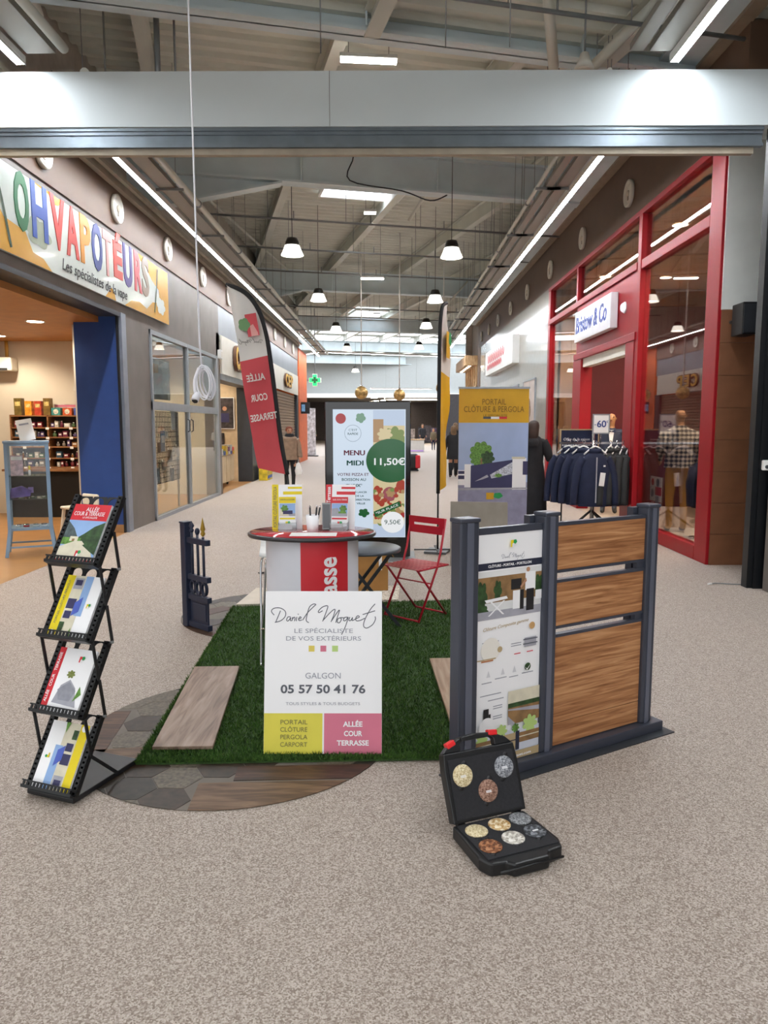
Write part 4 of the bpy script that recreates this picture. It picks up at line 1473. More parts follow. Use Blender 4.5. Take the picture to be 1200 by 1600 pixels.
w, h = bW, bH
o = brochure(3, 'red-headed brochure with a photo of a cream driveway, in the top rack tray', [
    (rect(0, h * .72, w, h), M_redp), (rect(0, h * .06, w, h * .72), M_skyp), ([(0, h * .45), (0, h * .70), (w * .22, h * .58), (w * .4, h * .42), (w * .4, h * .3), (0, h * .3)], mat('print_hill', '4d5a5c', var=.15, scale=60)),
    ([(w * .35, h * .4), (w * .55, h * .5), (w * .75, h * .62), (w, h * .70), (w, h * .3), (w * .35, h * .3)], M_dgrn), (rect(0, h * .3, w * .5, h * .42), M_mgrn), (rect(w * .2, h * .36, w * .42, h * .44), M_sand), (rect(w * .27, h * .36, w * .34, h * .40), M_pwood),
    ([(0, h * .06), (0, h * .26), (w * .35, h * .36), (w * .55, h * .37), (w * .9, h * .18), (w, h * .06)], M_sand), ([(w * .6, h * .3), (w, h * .45), (w, h * .15), (w * .85, h * .2)], M_dgrn), (rect(0, h * .02, w, h * .055), M_redp)] + logo(w * .55, h * .16, .022, M_redp))
text('ALLÉE', .028, T(w * .55, -.006, h * .90), M_pwhite, o, fit=.07, ext=.0002)
text('COUR & TERRASSE', .028, T(w * .5, -.006, h * .825), M_pwhite, o, fit=.17, ext=.0002)
text('LE SPÉCIALISTE', .012, T(w * .55, -.006, h * .76), M_pwhite, o, fit=.08, ext=.0002)
text('CRÉATION & RÉNOVATION', .010, T(w * .5, -.006, h * .037), M_pwhite, o, fit=.12, ext=.0002)


def yellow_shapes():
    return [(rect(0, 0, w * .22, h), M_yel), (rect(w * .22, 0, w * .60, h), M_sand), (rect(w * .52, h * .35, w * .72, h), M_skyp), (rect(w * .25, h * .78, w * .5, h * .96), M_greyp), (rect(w * .28, h * .84, w * .46, h * .93), M_nblue), (rect(w * .24, h * .46, w * .47, h * .62), M_nblue),
            ([(w * .45, h * .34), (w * .62, h * .42), (w * .62, h * .66), (w * .45, h * .56)], mat('print_blue', '4a5fb8', var=.1)), (rect(w * .26, h * .3, w * .44, h * .42), M_nblue), (rect(w * .23, h * .1, w * .36, h * .24), M_dgrn), ([(w * .5, 0), (w * .62, 0), (w * .57, h * .16)], M_mgrn), (ell(w * .11, h * .06, .014), M_pwhite)] + logo(w * .83, h * .52, .016, M_yel)


o = brochure(2, 'yellow-spined gate brochure upright in the second rack tray from the top', yellow_shapes())
text('PORTAIL CLÔTURE PERGOLA', .014, T(w * .11, -.005, h * .56) @ RY(-PI / 2), M_ink, o, fit=.2, ext=.0002)
o = brochure(1, 'white brochure with red spine and grey driveway in the third rack tray from the top', [
    (rect(0, 0, w * .17, h), M_redp), ([(w * .25, h * .15), (w * .35, h * .42), (w * .55, h * .52), (w * .75, h * .40), (w * .9, h * .12)], M_greyp), ([(w * .3, h * .35), (w * .55, h * .49), (w * .78, h * .36), (w * .7, h * .2), (w * .4, h * .2)], mat('print_mid_grey', '8d8f99', var=.06, scale=40)),
    (blob(w * .52, h * .60, .02, 7, .25, sq=.8), mat('print_olive', '77803f', var=.2, scale=90)), ([(w * .78, h * .2), (w * .95, h * .32), (w * .86, h * .44)], M_mgrn), (ell(w * .08, h * .05, .012), M_pwhite)] + logo(w * .66, h * .84, .022, M_redp))
text('ALLÉE   COUR   TERRASSE', .020, T(w * .085, -.004, h * .53) @ RY(-PI / 2), M_pwhite, o, bold=.0003, fit=.22, ext=.0002)
o = brochure(0, 'yellow-edged gate brochure lying upside down in the bottom rack tray', [([(w - a, h - b) for a, b in poly], m) for poly, m in yellow_shapes()])

# ------------------------------------------------------------------ fence sample with wooden boards and poster
fa = math.atan2(.59, .996)
fn = thing('fence_sample', 'grey-framed fence sample with wooden boards and a tall white poster', 'fence', (0.331, 3.15, 0.0), fa)
L13 = math.hypot(.996, .59)
P2x = math.hypot(.39, .26)
M_fp = mat('fence_grey', '474b57', rough=0.35, metal=0.35, var=0.02)
MB().box(-.04, L13 + .10, -.06, .075, 0.006, .055).build('base_beam', M_fp, fn, bevel=.004)
MB().box(-.05, L13 + .13, -.11, .12, 0.0, .006).build('base_plate', M_darkmetal, fn)
for x, w_ in ((0, .05), (P2x, .042), (L13, .04)):
    p = MB().box(x - w_, x + w_, -.03, .045, .055, 1.19).build('post', M_fp, fn, bevel=.008)
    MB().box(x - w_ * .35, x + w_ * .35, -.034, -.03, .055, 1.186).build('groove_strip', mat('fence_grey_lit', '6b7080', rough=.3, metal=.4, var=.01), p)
    MB().box(x - w_ - .004, x + w_ + .004, -.036, .052, 1.186, 1.205).build('post_cap', M_fp, p, bevel=.006)
    if x:
        MB().box(x - w_ - .03, x + w_ - .02, .045, .085, .055, 1.185).build('rear_channel', M_fp, fn)
xa, xb = P2x + .042, L13 - .04
FW = wood('composite_wood', '86542f', 'ab764b', 'c69467', 1.4, 26, 26, rough=.5, scale=2.2)
MB().box(xa, xb, -.012, .02, 1.135, 1.152).build('top_rail', M_fp, fn)
for (z0, z1) in ((.925, 1.135), (.655, .865), (.36, .60), (.175, .36), (.06, .172)):
    MB().box(xa, xb, -.010, .014, z0, z1).build('board', FW, fn, bevel=.002)
for z0, z1 in ((.912, .925), (.865, .879), (.642, .655), (.60, .615)):
    MB().box(xa, xb, -.013, .018, z0, z1).build('edge_rail', M_fp, fn)
for z0, z1 in ((.879, .912), (.615, .642)):
    MB().box(xb - .05, xb, -.008, .016, z0, z1).build('spacer', M_fp, fn)
# poster panel between the first two posts
pa, pb = .05, P2x - .042
MB().box(pa, pb, -.012, .02, 1.125, 1.155).build('poster_rail', M_fp, fn)
po = MB().box(pa, pb, -.010, .0, .058, 1.125).build('poster', M_pwhite, fn)
pw, ph = pb - pa, 1.125 - .058
X = lambda a: pa + a * pw
Z = lambda b: 1.125 - b * ph
sh = [(rect(X(0), Z(.12), X(1), Z(.15)), M_navy),
      (rect(X(0), Z(.34), X(1), Z(.155)), mat('print_pale', 'dfe0e0', var=.04)), (rect(X(0), Z(.29), X(1), Z(.18)), M_pwood), (blob(X(.08), Z(.26), .03, 6, .2, sq=2.2), M_dgrn), (blob(X(.32), Z(.24), .022, 6, .2, sq=2.0), M_dgrn), (blob(X(.96), Z(.24), .03, 6, .2, sq=1.6), M_dgrn), (blob(X(.1), Z(.325), .03, 6, .2), M_dgrn),
      (rect(X(0), Z(.36), X(1), Z(.325)), M_greyp), (rect(X(.55), Z(.33), X(.70), Z(.25)), M_pwhite), (rect(X(.52), Z(.245), X(.68), Z(.20)), M_blk), (rect(X(.66), Z(.335), X(.72), Z(.25)), M_blk),
      (rect(X(.74), Z(.255), X(.9), Z(.175)), M_pwhite), (rect(X(.76), Z(.345), X(.88), Z(.25)), M_blk), (ell(X(.78), Z(.165), .011), M_pskin), ([(X(.66), Z(.235)), (X(.75), Z(.2)), (X(.76), Z(.215)), (X(.67), Z(.245))], M_pskin),
      ([(X(.12), Z(.275)), (X(.45), Z(.268)), (X(.47), Z(.28)), (X(.15), Z(.288))], M_pwhite), ([(X(.2), Z(.285)), (X(.23), Z(.285)), (X(.42), Z(.345)), (X(.39), Z(.345))], M_pwhite), ([(X(.4), Z(.285)), (X(.43), Z(.285)), (X(.2), Z(.345)), (X(.17), Z(.345))], M_pwhite), (rect(X(.9), Z(.3), X(1), Z(.26)), M_pwhite),
      (ell(X(.86), Z(.415), .017), mat('print_tan', 'c9a06a', var=0)), (ell(X(.22), Z(.49), .055), mat('print_pale_beige', 'ece8df', var=0)), (ell(X(.36), Z(.495), .014), M_beige), (rect(X(.0), Z(.532), X(.3), Z(.527)), M_beige), (rect(X(.08), Z(.54), X(.26), Z(.533)), mat('print_rust', 'b8764a', var=0)),
      (rect(X(.74), Z(.505), X(.93), Z(.465)), M_greyp), (rect(X(.72), Z(.495), X(.95), Z(.49)), M_ink), (rect(X(.72), Z(.475), X(.95), Z(.47)), M_ink), (rect(X(.58), Z(.53), X(.68), Z(.526)), M_redp), (rect(X(.78), Z(.53), X(.88), Z(.526)), M_redp),
      (ell(X(.8), Z(.595), .018), M_dgrn), ([(X(.76), Z(.595)), (X(.79), Z(.604)), (X(.85), Z(.584)), (X(.79), Z(.612))], M_pwhite),
      (rect(X(.5), Z(.84), X(1), Z(.69)), M_sand), (rect(X(.5), Z(.84), X(1), Z(.755)), M_pwood), (rect(X(.5), Z(.765), X(1), Z(.745)), M_dgrn), ([(X(.5), Z(.77)), (X(1), Z(.78)), (X(1), Z(.80)), (X(.5), Z(.775))], M_greyp), ([(X(.5), Z(.84)), (X(.62), Z(.84)), (X(.5), Z(.80))], M_greyp),
      (rect(X(.12), Z(.795), X(.2), Z(.745)), M_blk), (rect(X(.2), Z(.795), X(.23), Z(.77)), M_blk),
      (rect(X(0), Z(.965), X(1), Z(.865)), mat('print_haze', 'cdd2de', var=.03)), (blob(X(.1), Z(.875), .03, 7, .25), M_lgrn), (blob(X(.4), Z(.86), .03, 7, .25), M_lgrn), (blob(X(.85), Z(.855), .04, 7, .25), M_lgrn), (blob(X(.62), Z(.86), .02, 7, .25), M_mgrn), (ell(X(.17), Z(.825), .045), M_pwhite),
      (rect(X(0), Z(.93), X(1), Z(.885)), M_pwood), (rect(X(0), Z(.907), X(1), Z(.902)), M_sand), (rect(X(.4), Z(.955), X(.64), Z(.88)), M_beige), (rect(X(.36), Z(.96), X(.42), Z(.875)), M_navy), (rect(X(.62), Z(.96), X(.68), Z(.875)), M_navy), (rect(X(.42), Z(.915), X(.62), Z(.91)), M_navy),
      (rect(X(0), Z(1), X(1), Z(.965)), M_beige)] + logo(X(.52), Z(.045), .026, M_yel)
art(po, sh, -.0102, .0002)
signature(po, X(.34), Z(.07), .40 * pw / 950, .0016, M_inkl, y=-.012)
text('CLÔTURE - PORTAIL - PORTILLON', .016, T(X(.5), -.012, Z(.135)), M_pwhite, po, bold=.0004, fit=pw * .66, ext=.0002)
text('Clôture Composite gamme', .022, T(X(.45), -.012, Z(.395)) @ RY(-.06), M_beige, po, fit=pw * .7, ext=.0002, shear=.4)
for (x0, x1, zz) in ((.1, .35, .46), (.1, .33, .472), (.1, .3, .484), (.54, .7, .485), (.54, .7, .495), (.1, .25, .635), (.3, .48, .625), (.52, .66, .63), (.72, .9, .625), (.08, .4, .69), (.2, .44, .715), (.28, .42, .745), (.28, .42, .755), (.28, .42, .79), (.28, .42, .80), (.08, .3, .825)):
    MB().flat(rect(X(x0), Z(zz), X(x1), Z(zz - .004)), -.0108).build('small_print', M_inkl, po)
for cx in (.2, .42, .6):
    MB().flat([(X(cx), Z(.58)), (X(cx + .03), Z(.61)), (X(cx - .03), Z(.61))], -.0108).build('small_icon', mat('print_faint', 'd5d6da', var=0), po)
text('danielmoquet.com', .018, T(X(.62), -.022, Z(.985)), M_pwhite, po, bold=.0004, fit=pw * .5, ext=.0002)

# ------------------------------------------------------------------ open sample case on the floor
ca = math.atan2(.13, .31)
cs = thing('sample_case', 'open black sample case with round stone discs on the floor', 'case', (0.245, 2.705, 0.0), ca)
M_case = mat('case_black', '191a1c', rough=0.38, var=0.03, scale=40)
M_foam = mat('case_foam', '232327', rough=0.85, var=0.08, scale=90, bump=.15)
cw, cd = .325, .275
tp = [(0.0, 0), (cw, 0), (cw + .01, -cd + .05), (cw - .01, -cd), (cw * .78, -cd - .01), (cw * .72, -cd - .035), (cw * .28, -cd - .035), (cw * .22, -cd - .01), (.01, -cd), (-.01, -cd + .05)]
MB().prism(tp, .0, .052, plane='xy').build('lower_shell', M_case, cs, bevel=.008)
MB().box(.012, cw - .012, -cd + .02, -.012, .052, .056).build('lower_foam', M_foam, cs)
MB().cyl((.03, -cd - .036, .035), (cw - .03, -cd - .036, .035), .0045, n=6).build('handle_edge', M_case, cs)
LID = T(0, .004, .055) @ RX(-.40)
lid = MB()
o_ = [(0, 0), (cw, 0), (cw + .004, .2), (cw - .004, .262), (cw - .03, .288), (cw * .72, .315), (cw * .5, .322), (cw * .28, .315), (.03, .288), (.004, .262), (-.004, .2)]
hole = [(cw * .26, .268), (cw * .74, .268), (cw * .735, .288), (cw * .66, .299), (cw * .34, .299), (cw * .265, .288)]
# lid built as lower panel plus handle bow around the grip opening
lid.prism([(0, 0), (cw, 0), (cw + .004, .2), (cw - .002, .262), (.002, .262), (-.004, .2)], -.022, .026, M=LID)
lid.prism([(.002, .262), (cw * .26, .262), (cw * .26, .288), (cw * .30, .298), (cw * .28, .315), (.03, .288)], -.014, .02, M=LID)
lid.prism([(cw - .002, .262), (cw - .03, .288), (cw * .72, .315), (cw * .70, .298), (cw * .74, .288), (cw * .74, .262)], -.014, .02, M=LID)
lid.prism([(cw * .28, .315), (cw * .30, .298), (cw * .70, .298), (cw * .72, .315), (cw * .5, .322)], -.014, .02, M=LID)
lid.build('lid', M_case, cs, bevel=.004)
MB().box(.014, cw - .014, -.026, -.021, .012, .238, M=LID).build('lid_foam', M_foam, cs)
for k in range(2):
    MB().box(.02 + k * (cw - .07), .05 + k * (cw - .07), -.012, .012, -.012, .01, M=T(0, 0, .05)).build('hinge', M_case, cs)
M_clip = mat('clip_red', 'e0262a', rough=.35, var=0)
for x, z, a in ((.045, .292, .35), (cw - .085, .310, -.1)):
    MB().box(-.02, .02, -.02, .012, -.008, .014, M=LID @ T(x, 0, z) @ RY(-a)).build('latch', M_clip, cs, bevel=.004)
DM = {'cream': ('b9a578', 'd9c89c', 'efe4c4'), 'slate': ('5c5f66', '8a8d94', 'b4b7bd'), 'copper': ('6b4a3c', '96705e', 'b08d7c'), 'ochre': ('b58c52', 'dcc294', 'f2e6cc'), 'grey': ('5b5d60', '85878a', 'a9abae'), 'white': ('a39c90', 'd9d4c9', 'f0ece4'), 'anthracite': ('2e3034', '54575d', '83868c'), 'rust': ('5b331d', '935a35', 'b98660')}
DMAT = {k: speckle('grain_' + k, *v, 190 if k in ('slate', 'grey', 'copper', 'cream') else 110, rough=.75, bump=.5) for k, v in DM.items()}


def sample(label, m, Mx, r, txt=True):
    o = bpy.data.objects.new('sample_disc', None)
    COL.objects.link(o)
    o.matrix_basis = Matrix.LocRotScale(cs.location, cs.rotation_euler, None) @ Mx
    tag(o, label, 'stone sample', 'stone sample discs in the black case')
    n = 28
    pr = [(0, .006), (r * .9, .006), (r, .003), (r, 0)]
    MB().lathe(pr, n).build('disc', DMAT[m], o)
    for s in (-1, 1):
        MB().lathe([(0, .0015), (r * .26, .0015), (r * .26, 0)], 12, c=(s * r * .35, r * 1.02 if s > 0 else -r * 1.02, 0)).build('finger_notch', M_blk, o)
    if txt:
        for i in range(2):
            MB().box(-.012, .012, -.0016 - i * .005, .0016 - i * .005, .006, .0066).build('small_print', M_pwhite, o)


for (lab, m, x, z) in (('cream grain sample disc at the left of the open lid', 'cream', .068, .172), ('brown copper grain sample disc at the bottom of the open lid', 'copper', .168, .098), ('grey slate grain sample disc at the top right of the open lid', 'slate', .257, .175)):
    sample(lab, m, LID @ T(x, -.026, z) @ RX(PI / 2), .043)
for (lab, m, x, y, t) in (('cream grain sample disc, back left of the lower case half', 'cream', .065, -.075, False), ('ochre pebble sample disc, back middle of the lower case half', 'ochre', .17, -.068, False), ('light grey grain sample disc, back right of the lower case half', 'grey', .268, -.062, False),
                          ('rust brown pebble sample disc, front left of the lower case half', 'rust', .062, -.185, False), ('white pebble sample disc, front middle of the lower case half', 'white', .17, -.168, False), ('anthracite grain sample disc, front right of the lower case half', 'anthracite', .272, -.160, True)):
    sample(lab, m, T(x, y, .056), .044, t)

# ------------------------------------------------------------------ grey stone panel and roll-up banner
sp_ = thing('stone_panel', 'grey concrete-look panel leaning behind the fence sample', 'panel', (1.02, 8.30, 0.0), 0.05)
sp_.rotation_euler = (-.16, 0.02, 0.05)
MB().box(-.33, .33, 0, .02, 0.0, .74).build('slab', mat('concrete', '8d857a', rough=.7, var=.06, scale=5), sp_, bevel=.003)
MB().bar((0, .02, .66), (0, .26, .08), .05, .02).build('prop', M_galv, sp_)
ru = thing('rollup_banner', 'roll-up banner with yellow head reading PORTAIL CLÔTURE & PERGOLA above a gate picture', 'banner', (1.385, 9.90, 0.0), 0.0)
bw, bh = .93, 2.02
MB().box(-bw / 2 - .02, bw / 2 + .02, -.10, .10, 0, .08).build('base_cassette', M_metal, ru, bevel=.02)
MB().box(-bw / 2 - .01, bw / 2 + .01, -.012, .012, 2.085, 2.11).build('top_bar', M_metal, ru)
MB().cyl((0, .04, .05), (0, .02, 2.1), .012, n=8).build('pole', M_galv, ru)
MB().box(-bw / 2, bw / 2, -.002, .001, .08, 2.09).build('sheet', mat('banner_white', 'e8e9ee', rough=.5, var=.02), ru)
X = lambda a: -bw / 2 + a * bw
Z = lambda b: 2.09 - b * 2.01
M_byel = mat('banner_yellow', 'cf9f14', rough=.5, var=.02)
M_bsky = mat('banner_sky', '9fb2d8', rough=.5, var=.06, scale=1.5)
sh = [(rect(X(0), Z(.225), X(1), Z(0)), M_byel), (rect(X(0), Z(.62), X(1), Z(.225)), M_bsky), (rect(X(0), Z(1), X(1), Z(.62)), M_lav), (rect(X(.35), Z(.2), X(.46), Z(.185)), M_ink), (rect(X(.46), Z(.2), X(.58), Z(.185)), M_pwhite), (rect(X(.58), Z(.2), X(.69), Z(.185)), M_redp),
      (blob(X(.33), Z(.43), .15, 9, .12, 54, sq=1.05), M_mgrn), (blob(X(.28), Z(.47), .09, 7, .18, 42), M_mgrn), (blob(X(.42), Z(.46), .09, 7, .18, 42), M_dgrn), (rect(X(.32), Z(.55), X(.345), Z(.46)), M_pwood),
      (rect(X(.0), Z(.64), X(.1), Z(.54)), M_pwhite), (rect(X(0), Z(.60), X(.09), Z(.545)), M_nblue), (rect(X(.0), Z(.575), X(.09), Z(.565)), M_pwhite), (rect(X(.09), Z(.655), X(.19), Z(.5)), M_pwhite), (rect(X(.78), Z(.67), X(.98), Z(.46)), M_pwhite), (rect(X(.93), Z(.57), X(1), Z(.48)), M_nblue), (rect(X(.77), Z(.465), X(.96), Z(.45)), M_sand),
      ([(X(.18), Z(.66)), (X(.78), Z(.66)), (X(.78), Z(.47)), (X(.18), Z(.51))], M_nblue), ([(X(.46), Z(.57)), (X(.78), Z(.485)), (X(.78), Z(.565)), (X(.48), Z(.595))], mat('print_silver', 'b9bcc8', var=.25, scale=60)), ([(X(.24), Z(.615)), (X(.42), Z(.57)), (X(.44), Z(.585)), (X(.36), Z(.60))], M_greyp), (blob(X(.58), Z(.575), .05, 8, .2, sq=.5), M_mgrn),
      ([(X(0), Z(.66)), (X(1), Z(.655)), (X(1), Z(.665)), (X(0), Z(.675))], M_greyp), (rect(X(.41), Z(.735), X(.52), Z(.69)), M_byel), (blob(X(.58), Z(.71), .06, 5, .1, sq=.65), M_grn)]
art(ru, sh, -.0022, .0003)
M_bink = mat('ink_brown_yellow', '7d6210', rough=.6, var=0)
text('PORTAIL', .11, T(X(.5), -.012, Z(.09)), M_bink, ru, fit=bw * .34, ext=.0003)
text('CLÔTURE & PERGOLA', .11, T(X(.5), -.012, Z(.138)), M_bink, ru, fit=bw * .86, ext=.0003)
text('LE SPÉCIALISTE', .04, T(X(.52), -.012, Z(.178)), M_bink, ru, fit=bw * .34, ext=.0003)

# ------------------------------------------------------------------ feather flags
M_fw = mat('flag_white', 'd7d3cd', rough=.7, var=.03, scale=2)
M_fr = mat('flag_red', 'c4484f', rough=.7, var=.04, scale=2)
M_fy = mat('flag_yellow', 'd7a616', rough=.7, var=.04, scale=2)


def feather(name, label, loc, rz, outline_pole, outline_free, zc, M_lo, mirrored, words):
    """sail between a curved pole edge and a free edge given as matching points (x, z)"""
    o = thing(name, label, 'flag', loc, rz)
    n = len(outline_pole)
    A = smooth_path([(x, 0, z) for x, z in outline_pole], 5)
    B = smooth_path([(x, 0, z) for x, z in outline_free], 5)
    K = 8
    rn = random.Random(2)
    for part, up in (('upper_cloth', True), ('lower_cloth', False)):
        mb = MB()
        vs, fs = [], []
        rows_ = []
        for i in range(len(A)):
            rows_.append([(A[i].lerp(B[i], k / K)) for k in range(K + 1)])
        for r_ in rows_:
            for k, p in enumerate(r_):
                d = k / K
                vs.append((p.x, .03 * math.sin(p.z * 3.1 + d * 4) * d + .012 * math.sin(p.z * 9 + d * 7), p.z))
        for i in range(len(A) - 1):
            zmid = .5 * (A[i].z + A[i + 1].z)
            if (zmid > zc) != up:
                continue
            for k in range(K):
                fs.append((i * (K + 1) + k, i * (K + 1) + k + 1, (i + 1) * (K + 1) + k + 1, (i + 1) * (K + 1) + k))
        mb.add(vs, fs, 0, True)
        mb.build(part, M_fw if up else M_lo, o)
    MB().tube(A, .024, 8).build('pole_sleeve', mat('sleeve_black', '141416', rough=.7), o)
    return o, A, B


# left flag, seen from behind (print shows mirrored)
pole = [(0.0, 1.07), (-.05, 1.35), (-.10, 1.75), (-.15, 2.2), (-.20, 2.55), (-.28, 2.82), (-.42, 3.0), (-.62, 3.08)]
free = [(-.32, 1.14), (-.37, 1.40), (-.42, 1.78), (-.47, 2.15), (-.50, 2.45), (-.54, 2.68), (-.58, 2.88), (-.622, 3.075)]
fl_, A, B = feather('feather_flag', 'red and white feather flag seen from behind, left of the menu screen', (-1.115, 8.0, 0), 0.0, pole, free, 2.33, M_fr, True, None)
MB().tube([(0.0, 0, 1.08), (.045, 0, .55), (.06, 0, .02)], .012, 8).build('pole', M_black, fl_)
for a in (0, PI / 2):
    MB().box(-.4, .4, -.02, .02, .006, .018, M=T(.06, 0, 0) @ RZ(a + .4)).build('cross_base', M_black, fl_)
FT = RY(0.14)
for s, x, z, sz, ft in (('ALLÉE', -.315, 2.105, .10, .20), ('COUR', -.28, 1.895, .10, .18), ('TERRASSE', -.235, 1.69, .10, .29)):
    text(s, sz, T(x, -.05, z) @ RY(-.16), M_fw, fl_, bold=.002, fit=ft, ext=.0003, mirror=True)
sh = [(rect(-.05, -.14, .12, .16), M_fr), ([(-.0, -.14), (.10, -.14), (.10, -.10), (.05, .02), (.0, .0)], mat('flag_faded', 'd99a94', var=.02)), (blob(-.08, .03, .085, 5, .12), mat('flag_green', '5f8a56', var=.04))]
art(fl_, sh, -.055, name='printed_logo', M=T(-.365, 0, 2.645) @ RY(-.16) @ Matrix.Diagonal((.72, 1, .78, 1)))
signature(fl_, -.22, 2.545, .00030, .006, mat('flag_ink', '9a9690', var=0), y=-.05, mirror=True)

# right flag, turned edge-on
pole = [(0.0, .75), (.0, 1.2), (.0, 1.7), (.005, 2.2), (.015, 2.6), (.06, 2.9), (.18, 3.08), (.42, 3.15)]
free = [(.62, .86), (.62, 1.25), (.62, 1.7), (.60, 2.15), (.58, 2.5), (.54, 2.8), (.50, 3.0), (.44, 3.145)]
fr_, A, B = feather('feather_flag', 'yellow and white feather flag almost edge-on, right of the screen', (.610, 9.25, 0), 1.30, pole, free, 2.27, M_fy, False, None)
for a in (0, PI / 2):
    MB().box(-.3, .3, -.02, .02, .03, .042, M=RZ(a + .3)).build('cross_base', M_black, fr_)
MB().box(-.17, .17, -.14, .14, .0, .03).build('base_plate', mat('plate_grey', '6f7276', rough=.5, metal=.3), fr_)
MB().tube([(0, 0, .76), (0, 0, .03)], .012, 8).build('pole', M_black, fr_)
art(fr_, [(rect(.20, 2.45, .42, 2.78), M_fy), (blob(.44, 2.7, .09, 5, .12), M_grn)], -.05, name='printed_logo')

# ------------------------------------------------------------------ menu screen
ks = thing('menu_screen', 'tall black digital totem showing a pizza menu behind the counter', 'screen', (-.2555, 8.6, 0), 0.0)
MB().box(-.5, .5, 0, .22, .06, 1.88).build('casing', mat('kiosk_black', '0d0e11', rough=.12, var=0, coat=.5), ks, bevel=.01)
MB().box(-.56, .56, -.28, .46, 0, .05).build('base_plate', M_galv, ks, bevel=.006)
MB().box(-.42, .42, .0, .2, .05, .07).build('foot', M_black, ks)


def scr(name, c, e=.85, var=.0, scale=20):
    m = mat(name, c, rough=.15, emit=e * .62, var=0)
    m.node_tree.nodes['Principled BSDF'].inputs['Base Color'].default_value = (.01, .01, .012, 1)
    return m


s_w, s_p = scr('screen_paleblue', 'd3e2f2'), scr('screen_white', 'f2f4f6')
s_g, s_r, s_m, s_d = scr('screen_green', '1f6b38', .6), scr('screen_red', 'c23b3f', .6), scr('screen_maroon', '7a2740', .5), scr('screen_teal', '1c5a4c', .5)
s_t, s_l, s_br, s_y = scr('screen_tomato', 'c24a35', .6), scr('screen_leaf', '8fa35a', .6), scr('screen_crust', 'c9a070', .6), scr('screen_cheese', 'e8d7a8', .7)
s_sky = scr('screen_sky', 'c3d3ea', .8)
x0, x1, z0, z1 = -.395, .43, .301, 1.777
X = lambda a: x0 + a * (x1 - x0)
Z = lambda b: z1 - b * (z1 - z0)
MB().box(x0 - .01, x1 + .01, -.004, .0, z0 - .01, z1 + .01).build('display_glass', s_w, ks)
sh = [(rect(X(.555), Z(1), X(1), Z(0)), s_y), (rect(X(.555), Z(.12), X(1), Z(0)), s_sky), (rect(X(.555), Z(.25), X(.7), Z(.07)), s_br), (blob(X(.85), Z(.22), .13, 8, .15), s_l), (blob(X(.72), Z(.19), .08, 8, .2), s_y),
      (rect(X(.555), Z(1), X(1), Z(.9)), s_sky), (ell(X(.61), Z(.66), .05, .10), s_t), (ell(X(.79), Z(.66), .085), scr('screen_salami', 'b5606a', .6)), (ell(X(.95), Z(.6), .06, .08), s_t), (blob(X(.80), Z(.65), .05, 6, .2), s_br), (blob(X(.9), Z(.73), .06, 6, .2), s_y), (blob(X(.68), Z(.74), .05, 6, .2), s_y), (blob(X(.92), Z(.8), .05, 6, .2), s_br), (blob(X(.62), Z(.83), .05, 6, .2), s_t), (blob(X(.7), Z(.87), .05, 6, .2), s_br),
      ([(min(p[0], X(1)), p[1]) for p in ell(X(.80), Z(.395), .285, .255, 40)], s_g), ([(X(.56), Z(.80)), (X(.93), Z(.715)), (X(.95), Z(.755)), (X(.58), Z(.845))], s_g), ([p for p in ell(X(.83), Z(.885), .135, .125, 40)], s_p),
      (ell(X(.1), Z(.065), .06), s_r), (blob(X(.38), Z(.06), .055, 5, .15), scr('screen_palegreen', '7fa98e', .7)), (ell(X(.27), Z(.18), .098), scr('screen_ring', 'a9b9c8', .6)), (ell(X(.27), Z(.18), .093), s_w), (blob(X(.42), Z(.81), .06, 5, .2, sq=.8), s_g)]
rn = random.Random(21)
pz = []
for i in range(46):
    a, b = rn.uniform(.57, .98), rn.uniform(.62, .90)
    r_ = rn.uniform(.012, .035)
    pz.append((ell(X(a), Z(b), r_, r_ * rn.uniform(.7, 1.2), 12), rn.choice((s_t, s_t, s_y, s_br, s_l, s_r))))
sh = sh[:15] + pz + sh[15:]
sh = [(([(min(max(a, X(.555)), X(1)), min(max(b, z0), z1)) for a, b in poly]) if 0 < i < 15 + len(pz) else poly, m) for i, (poly, m) in enumerate(sh)]
art(ks, sh, -.0042, .0002, name='screen_picture')
for (s, a, b, sz, m, ft, bo) in (('MENU', .29, .335, .085, s_m, .24, .0035), ('MIDI', .30, .415, .085, s_d, .19, .0035), ('VOTRE PIZZA ET', .27, .505, .045, s_m, .37, .0006), ('BOISSON AU', .28, .545, .045, s_d, .28, .0006), ('CHOIX*', .28, .592, .045, s_d, .2, .0015), ('À LANCER', .38, .645, .03, s_d, .14, .0005), ('DE LA', .36, .675, .03, s_d, .1, .0005), ('DIRECTION', .40, .705, .03, s_d, .18, .0008), ('VILLE', .38, .735, .03, s_d, .1, .0008),
                                 ("C'EST", .27, .155, .035, s_d, .1, 0), ('RAPIDE', .27, .185, .035, s_d, .12, .0005), ('11,50€', .775, .405, .11, s_p, .36, .002), ('9,50€', .83, .885, .075, s_d, .19, 0)):
    text(s, sz, T(X(a), -.022, Z(b)), m, ks, bold=bo, fit=ft, ext=.0003)
text('*SUR PLACE', .04, T(X(.75), -.022, Z(.78)) @ RY(-.38), s_p, ks, fit=.28, ext=.0003)
